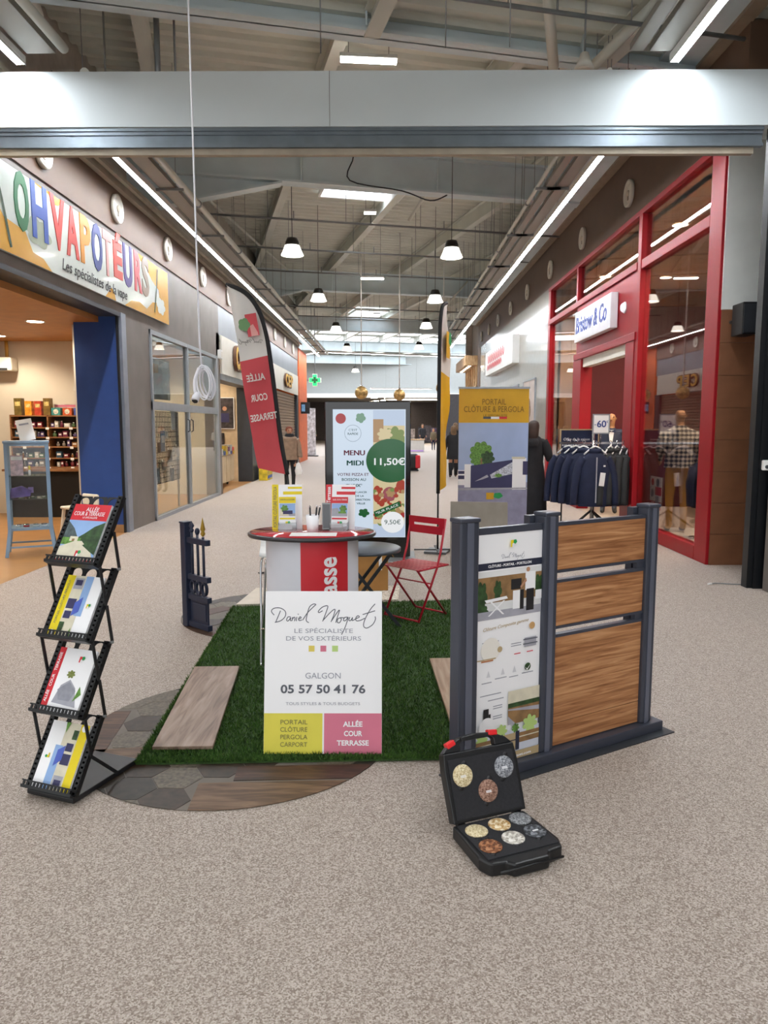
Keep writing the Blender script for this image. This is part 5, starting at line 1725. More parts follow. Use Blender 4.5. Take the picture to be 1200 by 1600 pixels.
# ================================================================== shop signs, shop contents, people
# ------------------------------------------------------------------ vape shop banner (left wall: local x runs away from the camera)
vs_ = thing('shop_banner', 'colourful banner reading OH VAPOTEURS above the left shop opening', 'sign', (LX + .015, 7.0, 3.365), PI / 2)
M_vy = mat('banner_amber', 'dba64a', rough=.25, var=.06, scale=1.2, coat=.3)
M_vw = mat('banner_cloud', 'd5ddd6', rough=.25, var=.02, scale=2, coat=.3)
bw, bh = 6.28, .89
MB().box(0, bw, -.03, 0, 0, bh).build('panel', M_vw, vs_)
sh = [([(0, 0), (1.75, 0), (1.55, .10), (1.3, .12), (1.15, .3), (.7, .34), (.45, .6), (.6, .89), (0, .89)], M_vy), ([(1.25, .89), (2.1, .89), (2.0, .8), (1.85, .78), (1.75, .86)], M_vy), ([(3.35, 0), (3.75, 0), (3.7, .1), (3.6, .16), (3.5, .1)], M_vy),
      ([(4.1, 0), (bw, 0), (bw, .89), (4.75, .89), (4.85, .8), (5.1, .76), (5.4, .6), (5.75, .5), (5.8, .3), (5.4, .25), (5.1, .1), (4.7, .16), (4.4, .12)], M_vy), (blob(5.85, .25, .22, 6, .15, sq=.6), M_vw), (blob(1.45, .36, .3, 6, .15, sq=.5), mat('banner_smoke', 'a9b3a0', rough=.25, var=.04))]
art(vs_, sh, -.0302, .0004)
for (c, a, b, col) in (('O', .934, 1.25, '1d6b41'), ('H', 1.31, 1.686, '3757a8'), ('V', 1.76, 2.15, 'c8382c'), ('A', 2.17, 2.53, 'c8382c'), ('P', 2.56, 2.886, 'd98f2e'), ('O', 2.945, 3.30, '2f3f86'), ('T', 3.32, 3.617, 'c08a86'), ('É', 3.686, 4.03, 'c8402c'), ('U', 4.088, 4.463, '43357f'), ('R', 4.526, 4.866, 'c24c52'), ('S', 4.90, 5.24, '8a7a68')):
    text(c, .80 if c != 'É' else .66, T((a + b) / 2, -.032, .56), mat('vape_' + col, col, rough=.3, var=.02), vs_, bold=.03, fit=b - a, ext=.006)
text('Les spécialistes de la vape', .20, T(3.1, -.035, .145), M_blk, vs_, fit=2.18, ext=.001, shear=.2)
for pts in ([(.55, .80), (.68, .5), (.82, .06)], [(5.70, .84), (5.62, .5), (5.49, .10)]):
    mb = MB()
    ribbon(mb, pts, .05, -.035)
    mb.build('drawn_slash', mat('banner_green', '2f4a2a', var=.05), vs_)

# ------------------------------------------------------------------ fascias further along the left
M_lg = mat('logo_gold', 'd8a83c', rough=.4, var=.02)
M_lb = mat('logo_brown', '5a3a26', rough=.4, var=.02)
f2 = thing('shop_fascia', 'cream fascia with gold rounded logo above the press shop', 'sign', (LX + .01, 17.36, 2.80), PI / 2)
MB().box(0, 3.74, -.04, 0, 0, .88).build('panel', M_cream, f2)
for dx, c in ((1.35, 'C'), (1.75, 'E'), (2.12, 'P')):
    text(c, .75, T(dx, -.10, .44), M_lb, f2, bold=.05, fit=.40, ext=.04)
    text(c, .75, T(dx, -.145, .44), M_lg, f2, bold=.015, fit=.34, ext=.01)
f3 = thing('shop_fascia', 'white fascia with gold logo above the closed shutter', 'sign', (LX + .01, 22.7, 2.88), PI / 2)
MB().box(0, 9.0, -.04, 0, 0, .80).build('panel', M_cream, f3)
for dx, c in ((5.0, 'C'), (5.7, 'E'), (6.35, 'P')):
    text(c, .62, T(dx, -.09, .38), M_lb, f3, bold=.04, fit=.62, ext=.03)
    text(c, .62, T(dx, -.125, .38), M_lg, f3, bold=.01, fit=.54, ext=.01)
jb = thing('junction_box', 'small white junction box on the grey frame by the hanging coil', 'box', (LX + .02, 17.15, 3.22))
MB().box(-.0, .08, -.1, .1, -.1, .1).build('housing', M_white, jb, bevel=.01)
MB().box(.08, .085, -.06, .06, -.06, .06).build('lid', M_cream, jb)

# ------------------------------------------------------------------ vape shop contents
M_sw = wood('shelf_wood', '6b4426', '8a5d38', 'a3764c', 1.5, 12, 12)
M_sdk = mat('shelf_back', '4a3d35', rough=.7, var=.05)
su = thing('shelf_unit', 'wooden wall shelving with small vape products behind the blue wall', 'shelf', (-6.72, 13.0, .86))
WU = 1.98
MB().box(0, WU, .36, .38, 0, .93).build('back_panel', M_sdk, su)
for x in (0, .66, 1.35, WU):
    MB().box(x - .012, x + .012, .08, .36, 0, .93).build('upright', M_sw, su)
SZ = (.0, .16, .36, .53, .70, .91)
for z in SZ:
    MB().box(0, WU, .08, .36, z - .01, z + .012).build('shelf_board', M_sw, su)
ctr = thing('shop_counter', 'black counter with wooden top under the vape shelving', 'counter', (-6.72, 12.75, 0))
MB().box(0, WU, 0.05, .60, 0, .81).build('body', M_black, ctr)
MB().box(-.02, WU + .02, -.02, .62, .81, .845).build('worktop', M_sw, ctr)
PC = ['7c3038', '8a8580', '5a4a78', 'c9c4bc', '3d5a6e', '9a6a3a', '4d6b45', 'b8b2a6', '6e2b44']
PM = [mat('product_%s' % c, c, rough=.4, var=.1, scale=30) for c in PC]
PN = ['dark red', 'grey', 'purple', 'pale', 'blue-grey', 'tan', 'green', 'cream', 'plum']
rn = random.Random(9)
LV = ['lowest', 'second', 'third', 'fourth', 'top']
for r, z in enumerate(SZ[:-1]):
    x = .05
    nth = 0
    while x < 1.85:
        w_, h_ = rn.uniform(.045, .10), rn.uniform(.07, .115)
        if min(abs(x + w_ / 2 - q) for q in (0, .66, 1.35, 1.98)) > w_ / 2 + .02:
            ci = rn.randrange(len(PM))
            bottle = rn.random() < .35
            o = thing('product_bottle' if bottle else 'product_box', 'small %s %s, %s from the left on the %s vape shelf board' % (PN[ci], 'bottle' if bottle else 'carton', 'first' if nth == 0 else ORD[nth], LV[r]), 'product', (-6.72 + x, 13.12, .86 + z + .012), 0, 'products on the %s vape shelf board' % LV[r])
            m = PM[ci]
            nth += 1
            if bottle:
                MB().lathe([(0, 0), (w_ * .35, 0), (w_ * .38, h_ * .6), (w_ * .16, h_ * .72), (w_ * .16, h_ * .85)], 10, c=(w_ / 2, .03, 0)).build('bottle', m, o)
                MB().lathe([(w_ * .18, h_ * .85), (w_ * .18, h_), (0, h_)], 8, c=(w_ / 2, .03, 0)).build('cap', M_paper, o)
            else:
                MB().box(0, w_, 0, .08, 0, h_).build('carton', m, o)
                MB().box(w_ * .15, w_ * .85, -.001, 0, h_ * .4, h_ * .75).build('print', M_paper, o)
        x += w_ + rn.uniform(.008, .04)
    for k in range(3):
        MB().box(.2 + k * .42, .26 + k * .42, .078, .08, z - .03, z + .01).build('price_tag', M_paper, su)
for i, (x, w_, h_, c, lab) in enumerate(((.06, .13, .30, '6b5a2c', 'olive and gold'), (.25, .12, .25, 'e0952c', 'orange'), (.42, .12, .25, 'b8452e', 'red'), (.58, .12, .30, '7a6030', 'bronze'))):
    o = thing('tall_carton', 'tall %s carton standing on top of the vape shelving' % lab, 'carton', (-6.72 + x, 13.12, .86 + .922), 0, 'cartons on top of the shelving')
    MB().box(0, w_, 0, .12, 0, h_).build('carton', mat('carton_' + c, c, rough=.4, var=.15, scale=18), o)
    MB().box(.02, w_ - .02, -.002, 0, h_ * .55, h_ * .8).build('front_print', mat('carton_print', 'd8c07a', var=.2, scale=40), o)
for i, (c, lab) in enumerate((('3f8a86', 'teal'), ('c25a34', 'orange'), ('4a5ea8', 'blue'), ('5f9a3c', 'green'))):
    o = thing('display_carton', '%s small display carton under the pale header on the shelving' % lab, 'carton', (-6.0 + i * .20, 13.12, .86 + .922), 0, 'small display cartons on the shelving')
    MB().box(0, .16, 0, .14, 0, .13).build('carton', mat('dcarton_' + c, c, rough=.4, var=.25, scale=25), o)
    MB().flat(ell(.08, .065, .045), -.002).build('front_print', mat('dprint_' + c, 'e6dcc8', var=.2, scale=30), o)
o = thing('header_card', 'pale header card behind the small display cartons', 'card', (-6.02, 13.28, 1.782))
MB().box(0, .86, 0, .01, 0, .20).build('card', mat('header_print', 'c9b7b0', rough=.5, var=.25, scale=6), o)
MB().box(.02, .4, -.003, 0, .15, .185).build('title_print', M_pink, o)
ac = thing('air_conditioner', 'white wall air conditioner at the left edge inside the vape shop', 'air conditioner', (-6.95, 13.4, 2.56))
MB().box(-.9, .27, -.26, 0, 0, .24).build('body', M_cream, ac, bevel=.03)
MB().box(-.85, .2, -.262, -.2, .01, .05).build('louvre', M_darkmetal, ac)
MB().cyl((.1, -.05, .24), (.1, -.05, .55), .03, n=8).build('duct', mat('duct_yellow', 'c9a050', rough=.5), ac)
ex = thing('exit_sign', 'green emergency exit sign near the ceiling at the far left', 'sign', (-4.55, 8.4, 2.98))
MB().box(-.10, .10, -.03, .03, 0, .12).build('housing', M_cream, ex)
MB().box(-.07, .07, -.034, -.03, -.14, .0).build('lit_panel', mat('exit_green', '1d6b45', emit=.4, var=0), ex)
art(ex, [([(-.05, -.09), (-.01, -.05), (-.05, -.02)], M_pwhite), (rect(-.01, -.09, .05, -.075), M_pwhite), (rect(.02, -.1, .04, -.03), M_pwhite)], -.0345, name='arrow_print')
ex2 = thing('wall_socket', 'small white socket plate high on the back wall of the vape shop', 'socket', (-5.63, 13.395, 2.26))
MB().box(-.07, .07, -.02, 0, -.04, .04).build('plate', M_cream, ex2, bevel=.006)
MB().box(-.02, .02, -.024, -.02, -.02, .02).build('insert', M_white, ex2)

# pale blue glass cabinet
M_cab = mat('cabinet_blue', '7d9bb8', rough=.4, var=.03)
cbn = thing('display_cabinet', 'pale blue metal glass cabinet on splayed legs inside the vape shop', 'cabinet', (-4.50, 9.12, 0), .42)
hx, hy = .225, .19
tc_ = [(-hx, -hy), (hx, -hy), (hx, hy), (-hx, hy)]
for (x, y) in tc_:
    MB().bar((x, y, 1.39), (x * 1.02, y * 1.02, .32), .04, .04).build('post', M_cab, cbn)
    MB().bar((x * 1.02, y * 1.02, .32), (x * 1.22, y * 1.22, 0), .04, .04).build('leg', M_cab, cbn)
MB().box(-hx - .03, hx + .03, -hy - .03, hy + .03, 1.385, 1.415).build('top', M_cab, cbn, bevel=.005)
MB().box(-hx - .01, hx + .01, -hy - .01, hy + .01, .32, .35).build('bottom_shelf', M_cab, cbn)
for z in (.70, .98):
    MB().box(-hx, hx, -hy, hy, z, z + .008).build('glass_shelf', glass('shelf_glass%d' % int(z * 100), 'd5e4e0', .1, .5), cbn)
for i in range(4):
    a, b = tc_[i], tc_[(i + 1) % 4]
    MB().bar((a[0] * 1.16, a[1] * 1.16, .12), (b[0] * 1.16, b[1] * 1.16, .12), .02, .02).build('stretcher', M_cab, cbn)
    MB().bar((a[0], a[1], 1.37), (b[0], b[1], 1.37), .03, .03).build('top_rail', M_cab, cbn)
    MB().add([(a[0], a[1], .35), (b[0], b[1], .35), (b[0], b[1], 1.37), (a[0], a[1], 1.37)], [(0, 1, 2, 3)]).build('pane', M_glass, cbn)
CM = Matrix.LocRotScale(cbn.location, cbn.rotation_euler, None)


def in_cab(name, label, cat, x, y, z, parts):
    o = thing(name, label, cat, CM @ Vector((x, y, z)), .42)
    for nm, mb, m in parts:
        mb.build(nm, m, o)
    return o


in_cab('sign_card', 'white leaflet card leaning on top of the blue cabinet', 'card', .02, 0, 1.416, [('card', MB().box(-.09, .09, 0, .004, 0, .27, M=RY(-.18) @ RX(-.2)), M_paper), ('print_lines', MB().box(-.06, .05, -.003, -.001, .20, .22, M=RY(-.18) @ RX(-.2)), M_inkl)])
in_cab('picture_card', 'pink and white picture card on the upper cabinet shelf', 'card', -.12, -.08, .989, [('card', MB().box(-.07, .07, 0, .004, 0, .25, M=RX(-.12)), mat('pink_card', 'c9aab4', var=.2, scale=20)), ('header_print', MB().box(-.06, .06, -.003, -.001, .19, .235, M=RX(-.12)), M_paper)])
in_cab('vape_bottle', 'small yellow-capped bottle on the upper cabinet shelf', 'bottle', .02, -.1, .989, [('bottle', MB().lathe([(0, 0), (.015, 0), (.015, .06), (.008, .07)], 10), M_paper), ('cap', MB().lathe([(.011, .07), (.011, .12), (0, .12)], 10), M_yel)])
in_cab('purple_pouch', 'purple foil pouch on the middle cabinet shelf', 'pouch', -.10, -.02, .709, [('pouch', MB().prism([(-.12, 0), (.11, .02), (.13, .09), (.02, .15), (-.1, .12)], -.03, .03), mat('purple_foil', '5d4a8c', rough=.25, metal=.4, var=.2, scale=12)), ('seal', MB().box(.09, .15, -.01, .01, .06, .13), mat('purple_seal', '7d6aa8', rough=.3, var=0))])
for i, x in enumerate((-.14, -.05, .06, .15)):
    in_cab('vape_tin', '%s on the bottom cabinet shelf' % ['white round tin, leftmost', 'red flat tin', 'white round tin, right of the red one', 'white round tin, rightmost'][i], 'tin', x, -.06, .351, [('tin', MB().lathe([(0, 0), (.035, 0), (.035, .025), (0, .025)], 16), M_redp if i == 1 else M_paper), ('lid', MB().lathe([(.036, .02), (.036, .032), (0, .032)], 16), M_chrome)])
wch = thing('shop_chair', 'white plastic chair partly hidden behind the brochure rack', 'chair', (-4.52, 10.62, 0), -.6)
MB().box(-.19, .19, -.19, .19, .40, .44).build('seat', M_cream, wch, bevel=.015)
MB().box(-.19, .19, .17, .21, .44, .60).build('backrest', M_cream, wch, bevel=.02)
for sx in (-1, 1):
    for sy in (-1, 1):
        MB().bar((sx * .15, sy * .15, .40), (sx * .19, sy * .19, 0), .035, .035).build('leg', M_cream, wch)

# ------------------------------------------------------------------ behind the grey shop window: wire grid with small goods
M_wire = mat('wire', '1e1d1c', rough=.5, metal=.0, var=0)
gp = thing('wire_grid', 'wire display grid standing behind the left shop window', 'display grid', (-4.20, 12.6, 0), PI / 2)
for i in range(24):
    MB().bar((i * .09, 0, .55), (i * .09, 0, 1.85), .013, .013).build('wire', M_wire, gp)
for j in range(15):
    MB().bar((0, 0, .55 + j * .093), (2.07, 0, .55 + j * .093), .013, .013).build('wire', M_wire, gp)
for x in (0.03, 2.04):
    MB().bar((x, 0.02, 0), (x, 0.02, 1.87), .03, .03).build('upright', M_galv, gp)
GI = [(.25, 1.45, 'd9dcdc', .16, .22), (.6, 1.3, '3a2d28', .12, .18), (.95, 1.5, 'e6e6e2', .2, .14), (1.2, 1.15, '5d4a3c', .14, .2), (.4, .85, '8a9aa8', .16, .26), (.8, .95, 'c9c0b0', .18, .16), (1.3, .8, '4d5560', .16, .24), (1.7, 1.2, 'b8a890', .16, .2)]
for i, (x, z, c, w_, h_) in enumerate(GI):
    o = thing('hanging_pack', ['pale grey', 'dark brown', 'white', 'brown', 'blue-grey', 'cream', 'slate', 'tan'][i] + ' goods pack hanging on the wire grid behind the window', 'pack', (-4.15, 12.6 + x, z), PI / 2, 'packs on the wire grid')
    MB().box(-w_ / 2, w_ / 2, -.05, -.005, -h_, 0).build('pack', mat('pack_' + c, c, rough=.4, var=.15, scale=20), o)
    MB().box(-.015, .015, -.012, .0, 0, .04).build('hanger_tab', M_paper, o)
for (y, z, lab, c) in ((12.95, 1.35, 'blue and white notice stuck on the near window pane', '7d9ab8'), (13.6, 1.72, 'white notice stuck high on the near lower window pane', 'e9e9e6')):
    o = thing('window_notice', lab, 'notice', (LX - .03, y, z), PI / 2)
    MB().box(-.12, .12, .0, .003, -.2, .16).build('sheet', mat('notice_' + c, c, var=.05), o)
    MB().box(-.08, .08, -.004, .0, -.05, .08).build('print', M_paper, o)
silver = thing('foil_curtain', 'crumpled silver foil panel hanging behind the upper window pane', 'foil', (-4.28, 12.7, 2.08), PI / 2)
mb = MB()
rn = random.Random(4)
vv = [(i * .12, rn.uniform(-.05, .05), j * .12) for j in range(7) for i in range(15)]
mb.add(vv, [(j * 15 + i, j * 15 + i + 1, j * 15 + 16 + i, j * 15 + 15 + i) for j in range(6) for i in range(14)])
mb.build('foil', mat('silver_foil', 'c3c9cc', rough=.15, metal=.9, var=.05), silver)
MB().cyl((-.05, 0, .74), (1.75, 0, .74), .015, n=8).build('rail', M_galv, silver)
for x in (.2, 1.5):
    MB().cyl((x, 0, .74), (x, 0, 1.03), .004, n=5).build('wire', M_galv, silver)

# ------------------------------------------------------------------ press shop contents
for i, (x, z, w_, h_, lab) in enumerate(((-4.75, 1.95, .62, .85, 'large dark group-photo poster on the press shop wall'), (-4.95, 1.12, .42, .50, 'small dark framed picture lower on the press shop wall'))):
    o = thing('wall_poster', lab, 'poster', (x, 21.07, z))
    MB().box(-w_ / 2, w_ / 2, -.02, 0, -h_ / 2, h_ / 2).build('sheet', mat('poster_dark%d' % i, '3a3436', rough=.4, var=.35, scale=9), o)
    MB().box(-w_ / 2 - .02, w_ / 2 + .02, -.015, 0, -h_ / 2 - .02, h_ / 2 + .02).build('frame', M_black if i else M_paper, o)
    art(o, [(ell(-w_ * .2, h_ * .1, w_ * .1), M_pskin), (ell(w_ * .1, h_ * .15, w_ * .1), M_pskin), (rect(-w_ * .35, -h_ * .3, w_ * .3, h_ * .0), M_nblue)], -.021)
bt_ = thing('shop_cabinet', 'pale wooden cabinet with four doors in the press shop opening', 'cabinet', (-4.35, 19.2, 0), PI / 2)
M_pw = wood('pale_wood', 'b8a07e', 'cdb896', 'dccba8', 10, 10, 1.2)
MB().box(-1.2, 1.3, 0, .5, .1, .82).build('carcass', M_pw, bt_)
for k in range(5):
    MB().box(-1.18 + k * .5, -.72 + k * .5, -.02, 0, .12, .80).build('door', M_pw, bt_, bevel=.004)
for k in range(3):
    MB().cyl((-1.0 + k, .1, 0.05), (-1.0 + k, .14, .05), .05, n=12).build('castor', M_black, bt_)
rn = random.Random(6)
for k in range(9):
    c = ['2d4a9a', 'e0c02c', '4a5a8c', 'd9d4c8', '3a6a4c', 'c9a83c', '7a3a6a', 'b8b8b4', 'd94a3a'][k]
    o = thing('magazine_stack', '%s magazine stack on the press shop cabinet, %s from the entrance' % (['blue', 'yellow', 'navy', 'cream', 'green', 'gold', 'purple', 'grey', 'red'][k], ORD[k]), 'magazines', (-4.28, 18.1 + k * .27, .83), PI / 2, 'magazine stacks on the press shop cabinet')
    MB().box(-.11, .11, .02, .3, 0, rn.uniform(.12, .3)).build('stack', mat('mag_' + c, c, rough=.4, var=.15, scale=15), o)
    MB().box(-.10, .10, .012, .02, .01, .09).build('front_cover', mat('magc_' + c, ['e6e2d8', '3a4a8a', 'e0b83a'][k % 3], var=.25, scale=18), o)
yt = thing('yellow_tray', 'orange-yellow plastic tray on the press shop cabinet', 'tray', (-4.75, 18.7, .83), PI / 2)
MB().prism([(-.3, 0), (.3, 0), (.36, .16), (-.36, .16)], 0, .3).build('tray', mat('tray_yellow', 'dfa020', rough=.4), yt)
MB().box(-.37, .37, -.01, .31, .15, .17).build('rim', mat('tray_rim', 'c98a18', rough=.4), yt)
yd = thing('yellow_display', 'yellow and blue cardboard display at the foot of the dark pillar', 'display', (LX + .22, 22.0, 0), PI / 2)
MB().box(-.5, .4, -.15, .1, 0, .42).build('box', mat('display_yellow', 'dcc030', rough=.5, var=.15, scale=8), yd)
MB().box(-.45, .35, -.155, -.15, .05, .14).build('blue_band', mat('display_blue', '3a5aa8', rough=.5, var=.2, scale=10), yd)
sg = thing('wall_screen', 'small black information screen with blue glow by the orange pillar', 'screen', (LX + .05, 32.6, 2.37))
MB().box(0, .38, 0, .1, -.25, .25).build('casing', M_black, sg)
MB().box(.03, .18, -.005, 0, -.15, .15).build('lit_panel', mat('screen_info', '5a86a8', emit=.3, var=.3, scale=5), sg)

# ------------------------------------------------------------------ red shop: sign, panel, poster (right wall: local x runs towards the camera)
rsn = thing('shop_sign', 'white box sign with blue lettering above the red shop door', 'sign', (RXW - .0, 14.40, 3.16), -PI / 2)
MB().box(0, 2.3, -.12, 0, 0, .56).build('panel', mat('sign_white', 'e6e8ec', rough=.4, var=.01), rsn, bevel=.01)
text('Bristow & Co', .42, T(1.13, -.134, .28), mat('sign_blue', '2a4398', rough=.3, var=0), rsn, bold=.008, fit=1.98, ext=.004, shear=.15)
text('Bristow & Co', .42, T(1.13, -.124, .28), mat('sign_halo', 'f4f6ff', emit=.8, var=0), rsn, bold=.03, fit=2.02, ext=.002, shear=.15)
lb = thing('bulkhead_lamp', 'small round white lamp on the red panel beside the blue-lettered sign', 'lamp', (RXW, 11.75, 3.42))
MB().lathe([(0, .07), (.05, .06), (.075, .03), (.08, 0)], 16, M=RY(-PI / 2)).build('dome', mat('dome_glow', 'dfe4ee', emit=.5, var=0), lb)
MB().lathe([(.08, .015), (.09, .012), (.09, 0)], 16, M=RY(-PI / 2)).build('rim', M_white, lb)
ps = thing('window_poster', 'white and red promotion poster low in the red shop window', 'poster', (RXW + .13, 10.68, .42), -PI / 2)
MB().box(0, .45, 0, .006, 0, .46).build('sheet', M_paper, ps)
art(ps, [(rect(.2, .2, .45, .32), M_redp), (rect(0, 0, .45, .11), M_redp), (rect(.22, .03, .36, .19), M_greyp), (ell(.1, .38, .05), M_redp), (ell(.3, .38, .06), M_ink), (ell(.1, .22, .06), M_inkl)], -.001)
text('-60', .12, T(.11, -.006, .055), M_pwhite, ps, bold=.003, fit=.17, ext=.0005)

# white facade further on: sign with red brush lettering, framed posters
ws = thing('shop_sign', 'white box sign with red brush lettering on the glossy white facade', 'sign', (RXW, 27.0, 3.36), -PI / 2)
MB().box(0, 5.85, -.20, 0, 0, .80).build('panel', mat('sign_white2', 'e9e9e6', rough=.4, var=.01), ws)
mb = MB()
for k in range(9):
    x = .6 + k * .42
    ribbon(mb, [(x, .48), (x + .14, .66), (x + .22, .50), (x + .12, .42), (x + .3, .44), (x + .42, .60)], .075, -.205)
for k in range(8):
    x = .5 + k * .42
    ribbon(mb, [(x, .16), (x + .1, .34), (x + .2, .18), (x + .3, .32), (x + .42, .2)], .065, -.205)
mb.build('brush_lettering', mat('sign_red', 'd8323c', rough=.4, var=.03), ws)
for (y, z0, z1, w_, c, lab) in ((20.2, .2, 2.75, 1.55, 'cfc0b8', 'tall pale portrait poster on the white facade next to the red frame'), (22.2, 1.9, 2.72, 1.1, 'c08a92', 'pink poster on the white facade'), (24.6, 1.9, 2.4, 1.3, 'c08a3c', 'orange poster low on the white facade')):
    o = thing('facade_poster', lab, 'poster', (RXW, y, z0), -PI / 2)
    MB().box(0, w_, -.03, 0, 0, z1 - z0).build('sheet', mat('fposter_' + c, c, rough=.3, var=.08, scale=2), o)
    MB().ring(rect(-.04, -.04, w_ + .04, z1 - z0 + .04), rect(0, 0, w_, z1 - z0), -.04, 0).build('frame', M_metal, o)
    if z0 < 1:
        art(o, [(ell(w_ * .45, 1.55, .28, .4), M_pskin), (blob(w_ * .5, 1.8, .3, 5, .1), M_pwood), (rect(.2, .6, 1.2, 1.15), M_pwhite)], -.031)
    else:
        art(o, [(rect(.1, (z1 - z0) * .4, w_ - .1, (z1 - z0) * .7), M_pwhite)], -.031)


# ------------------------------------------------------------------ people and mannequins
SK = {}


def figure(name, label, cat, loc, rz, h, cols, arms=((.0, 0), (.0, 0)), group=None, stride=0.0, face=True):
    """one continuous skinned body; cols: materials for skin, top, legs, shoes"""
    root = thing(name, label, cat, loc, rz, group)
    V, E, Rr, Tg = [], [], [], []

    def v(p, r, t, par=None):
        V.append(p)
        Rr.append(r if isinstance(r, tuple) else (r, r))
        Tg.append(t)
        if par is not None:
            E.append((par, len(V) - 1))
        return len(V) - 1
    pel = v((0, 0, .94), (.15, .115), 2)
    bel = v((0, .0, 1.08), (.14, .105), 1, pel)
    che = v((0, .01, 1.28), (.165, .115), 1, bel)
    nb = v((0, .015, 1.42), (.085, .075), 1, che)
    ne = v((0, .0, 1.485), .052, 0, nb)
    ja = v((0, -.02, 1.545), (.066, .078), 0, ne)
    he = v((0, -.008, 1.62), (.080, .098), 0, ja)
    cr = v((0, .008, 1.685), (.055, .065), 0, he)
    for s, (fwd, bend) in zip((-1, 1), arms):
        sh = v((s * .175, .015, 1.39), .066, 1, che)
        el = v((s * .235, .03 - fwd * .12, 1.12 + fwd * .03), .048, 1, sh)
        wr = v((s * (.25 - bend * .10), -.04 - fwd * .20 - bend * .18, .90 + bend * .32 + fwd * .05), .033, 1, el)
        d = Vector(V[wr]) - Vector(V[el])
        d.normalize()
        ha = v(tuple(Vector(V[wr]) + d * .07), (.040, .024), 0, wr)
        for k in range(5):
            off = Vector((0, (k - 2) * .017, 0)) if k else Vector((-s * .012, -.035, .02))
            L_ = (.045, .075, .085, .08, .06)[k]
            f1 = v(tuple(Vector(V[ha]) + off + d * (.035 + L_ * .3)), .0095, 0, ha)
            f2_ = v(tuple(Vector(V[ha]) + off + d * (.03 + L_ * .95) + Vector((0, -.012, 0))), .008, 0, f1)
    for s in (-1, 1):
        st_ = stride * s
        hi = v((s * .088, 0, .88), .098, 2, pel)
        kn = v((s * .095, -.02 + st_ * .5, .50), .062, 2, hi)
        an = v((s * .095, .02 + st_, .10), .043, 2, kn)
        fo = v((s * .10, -.05 + st_, .045), .042, 3, an)
        to = v((s * .105, -.14 + st_, .035), .034, 3, fo)
    k = h / 1.72
    me = bpy.data.meshes.new('skel')
    me.from_pydata([(x * k, y * k, z * k) for x, y, z in V], E, [])
    ob = bpy.data.objects.new('skel', me)
    COL.objects.link(ob)
    md = ob.modifiers.new('skin', 'SKIN')
    md.use_smooth_shade = True
    sv = me.skin_vertices[0].data
    for i, r in enumerate(Rr):
        sv[i].radius = (r[0] * k, r[1] * k)
        sv[i].use_root = (i == 0)
    ss = ob.modifiers.new('sub', 'SUBSURF')
    ss.levels = 2
    ss.render_levels = 2
    dg = bpy.context.evaluated_depsgraph_get()
    bme = bpy.data.meshes.new_from_object(ob.evaluated_get(dg))
    bpy.data.objects.remove(ob)
    bme.materials.clear()
    for m in cols:
        bme.materials.append(m)
    KV = [Vector(p) * k for p in V]
    for p in bme.polygons:
        c = p.center
        j = min(range(len(KV)), key=lambda q: (KV[q] - c).length_squared)
        p.material_index = Tg[j]
        p.use_smooth = True
    bme.name = 'body'
    b = bpy.data.objects.new('body', bme)
    COL.objects.link(b)
    b.parent = root
    if face:
        mb = MB().lathe([(0, .026), (.007, .02), (.013, 0)], 8, M=T(0, -.098 * k, 1.585 * k) @ RX(PI / 2))
        mb.build('nose', cols[0], root)
        for s in (-1, 1):
            MB().lathe([(0, .007), (.009, .004), (.011, 0)], 8, M=T(s * .032 * k, -.094 * k, 1.625 * k) @ RX(PI / 2)).build('eye', M_blk, root)
            MB().lathe([(0, .012), (.02, .008), (.026, 0)], 10, sy=.55, M=T(s * .074 * k, .005 * k, 1.60 * k) @ RY(s * PI / 2)).build('ear', cols[0], root)
        MB().box(-.022 * k, .022 * k, -.096 * k, -.088 * k, 1.548 * k, 1.556 * k).build('mouth', mat('lips', '9a5a50', rough=.5), root)
    return root, k


def garment(root, name, rings, m, n=24):
    """lofted garment: rings of (z, rx, ry, y offset)"""
    mb = MB()
    vs_l, fs = [], []
    for (z, rx, ry, oy) in rings:
        for j in range(n):
            a = 2 * PI * j / n
            f = 1 + .025 * math.sin(a * 5 + z * 6)
            vs_l.append((rx * f * math.cos(a), oy + ry * f * math.sin(a), z))
    for i in range(len(rings) - 1):
        for j in range(n):
            fs.append((i * n + j, i * n + (j + 1) % n, (i + 1) * n + (j + 1) % n, (i + 1) * n + j))
    mb.add(vs_l, fs, 0, True)
    return mb.build(name, m, root)


def hair(root, k, m, length=.0, y=0.0):
    """cap of hair over the back and top of the head, longer at the back when asked"""
    mb = MB()
    prof = []
    N = 10
    vs_l, fs = [], []
    rings = [(1.725, .012, .012, .01), (1.715, .05, .055, .01), (1.685, .082, .092, .012), (1.64, .094, .104, .02), (1.60, .096, .100, .028)]
    if length:
        rings += [(1.54, .098, .085, .045), (1.46, .10, .075, .06), (1.60 - length, .085, .05, .075)]
    n = 22
    for (z, rx, ry, oy) in rings:
        for j in range(n):
            a = 2 * PI * j / n
            yy = oy + ry * math.sin(a)
            if z < 1.66 and yy < -.03:
                yy = -.03 + (yy + .03) * .1
            vs_l.append((rx * math.cos(a) * k, yy * k, z * k))
    for i in range(len(rings) - 1):
        for j in range(n):
            fs.append((i * n + j, i * n + (j + 1) % n, (i + 1) * n + (j + 1) % n, (i + 1) * n + j))
    mb.add(vs_l, fs, 0, True)
    return mb.build('hair', m, root)


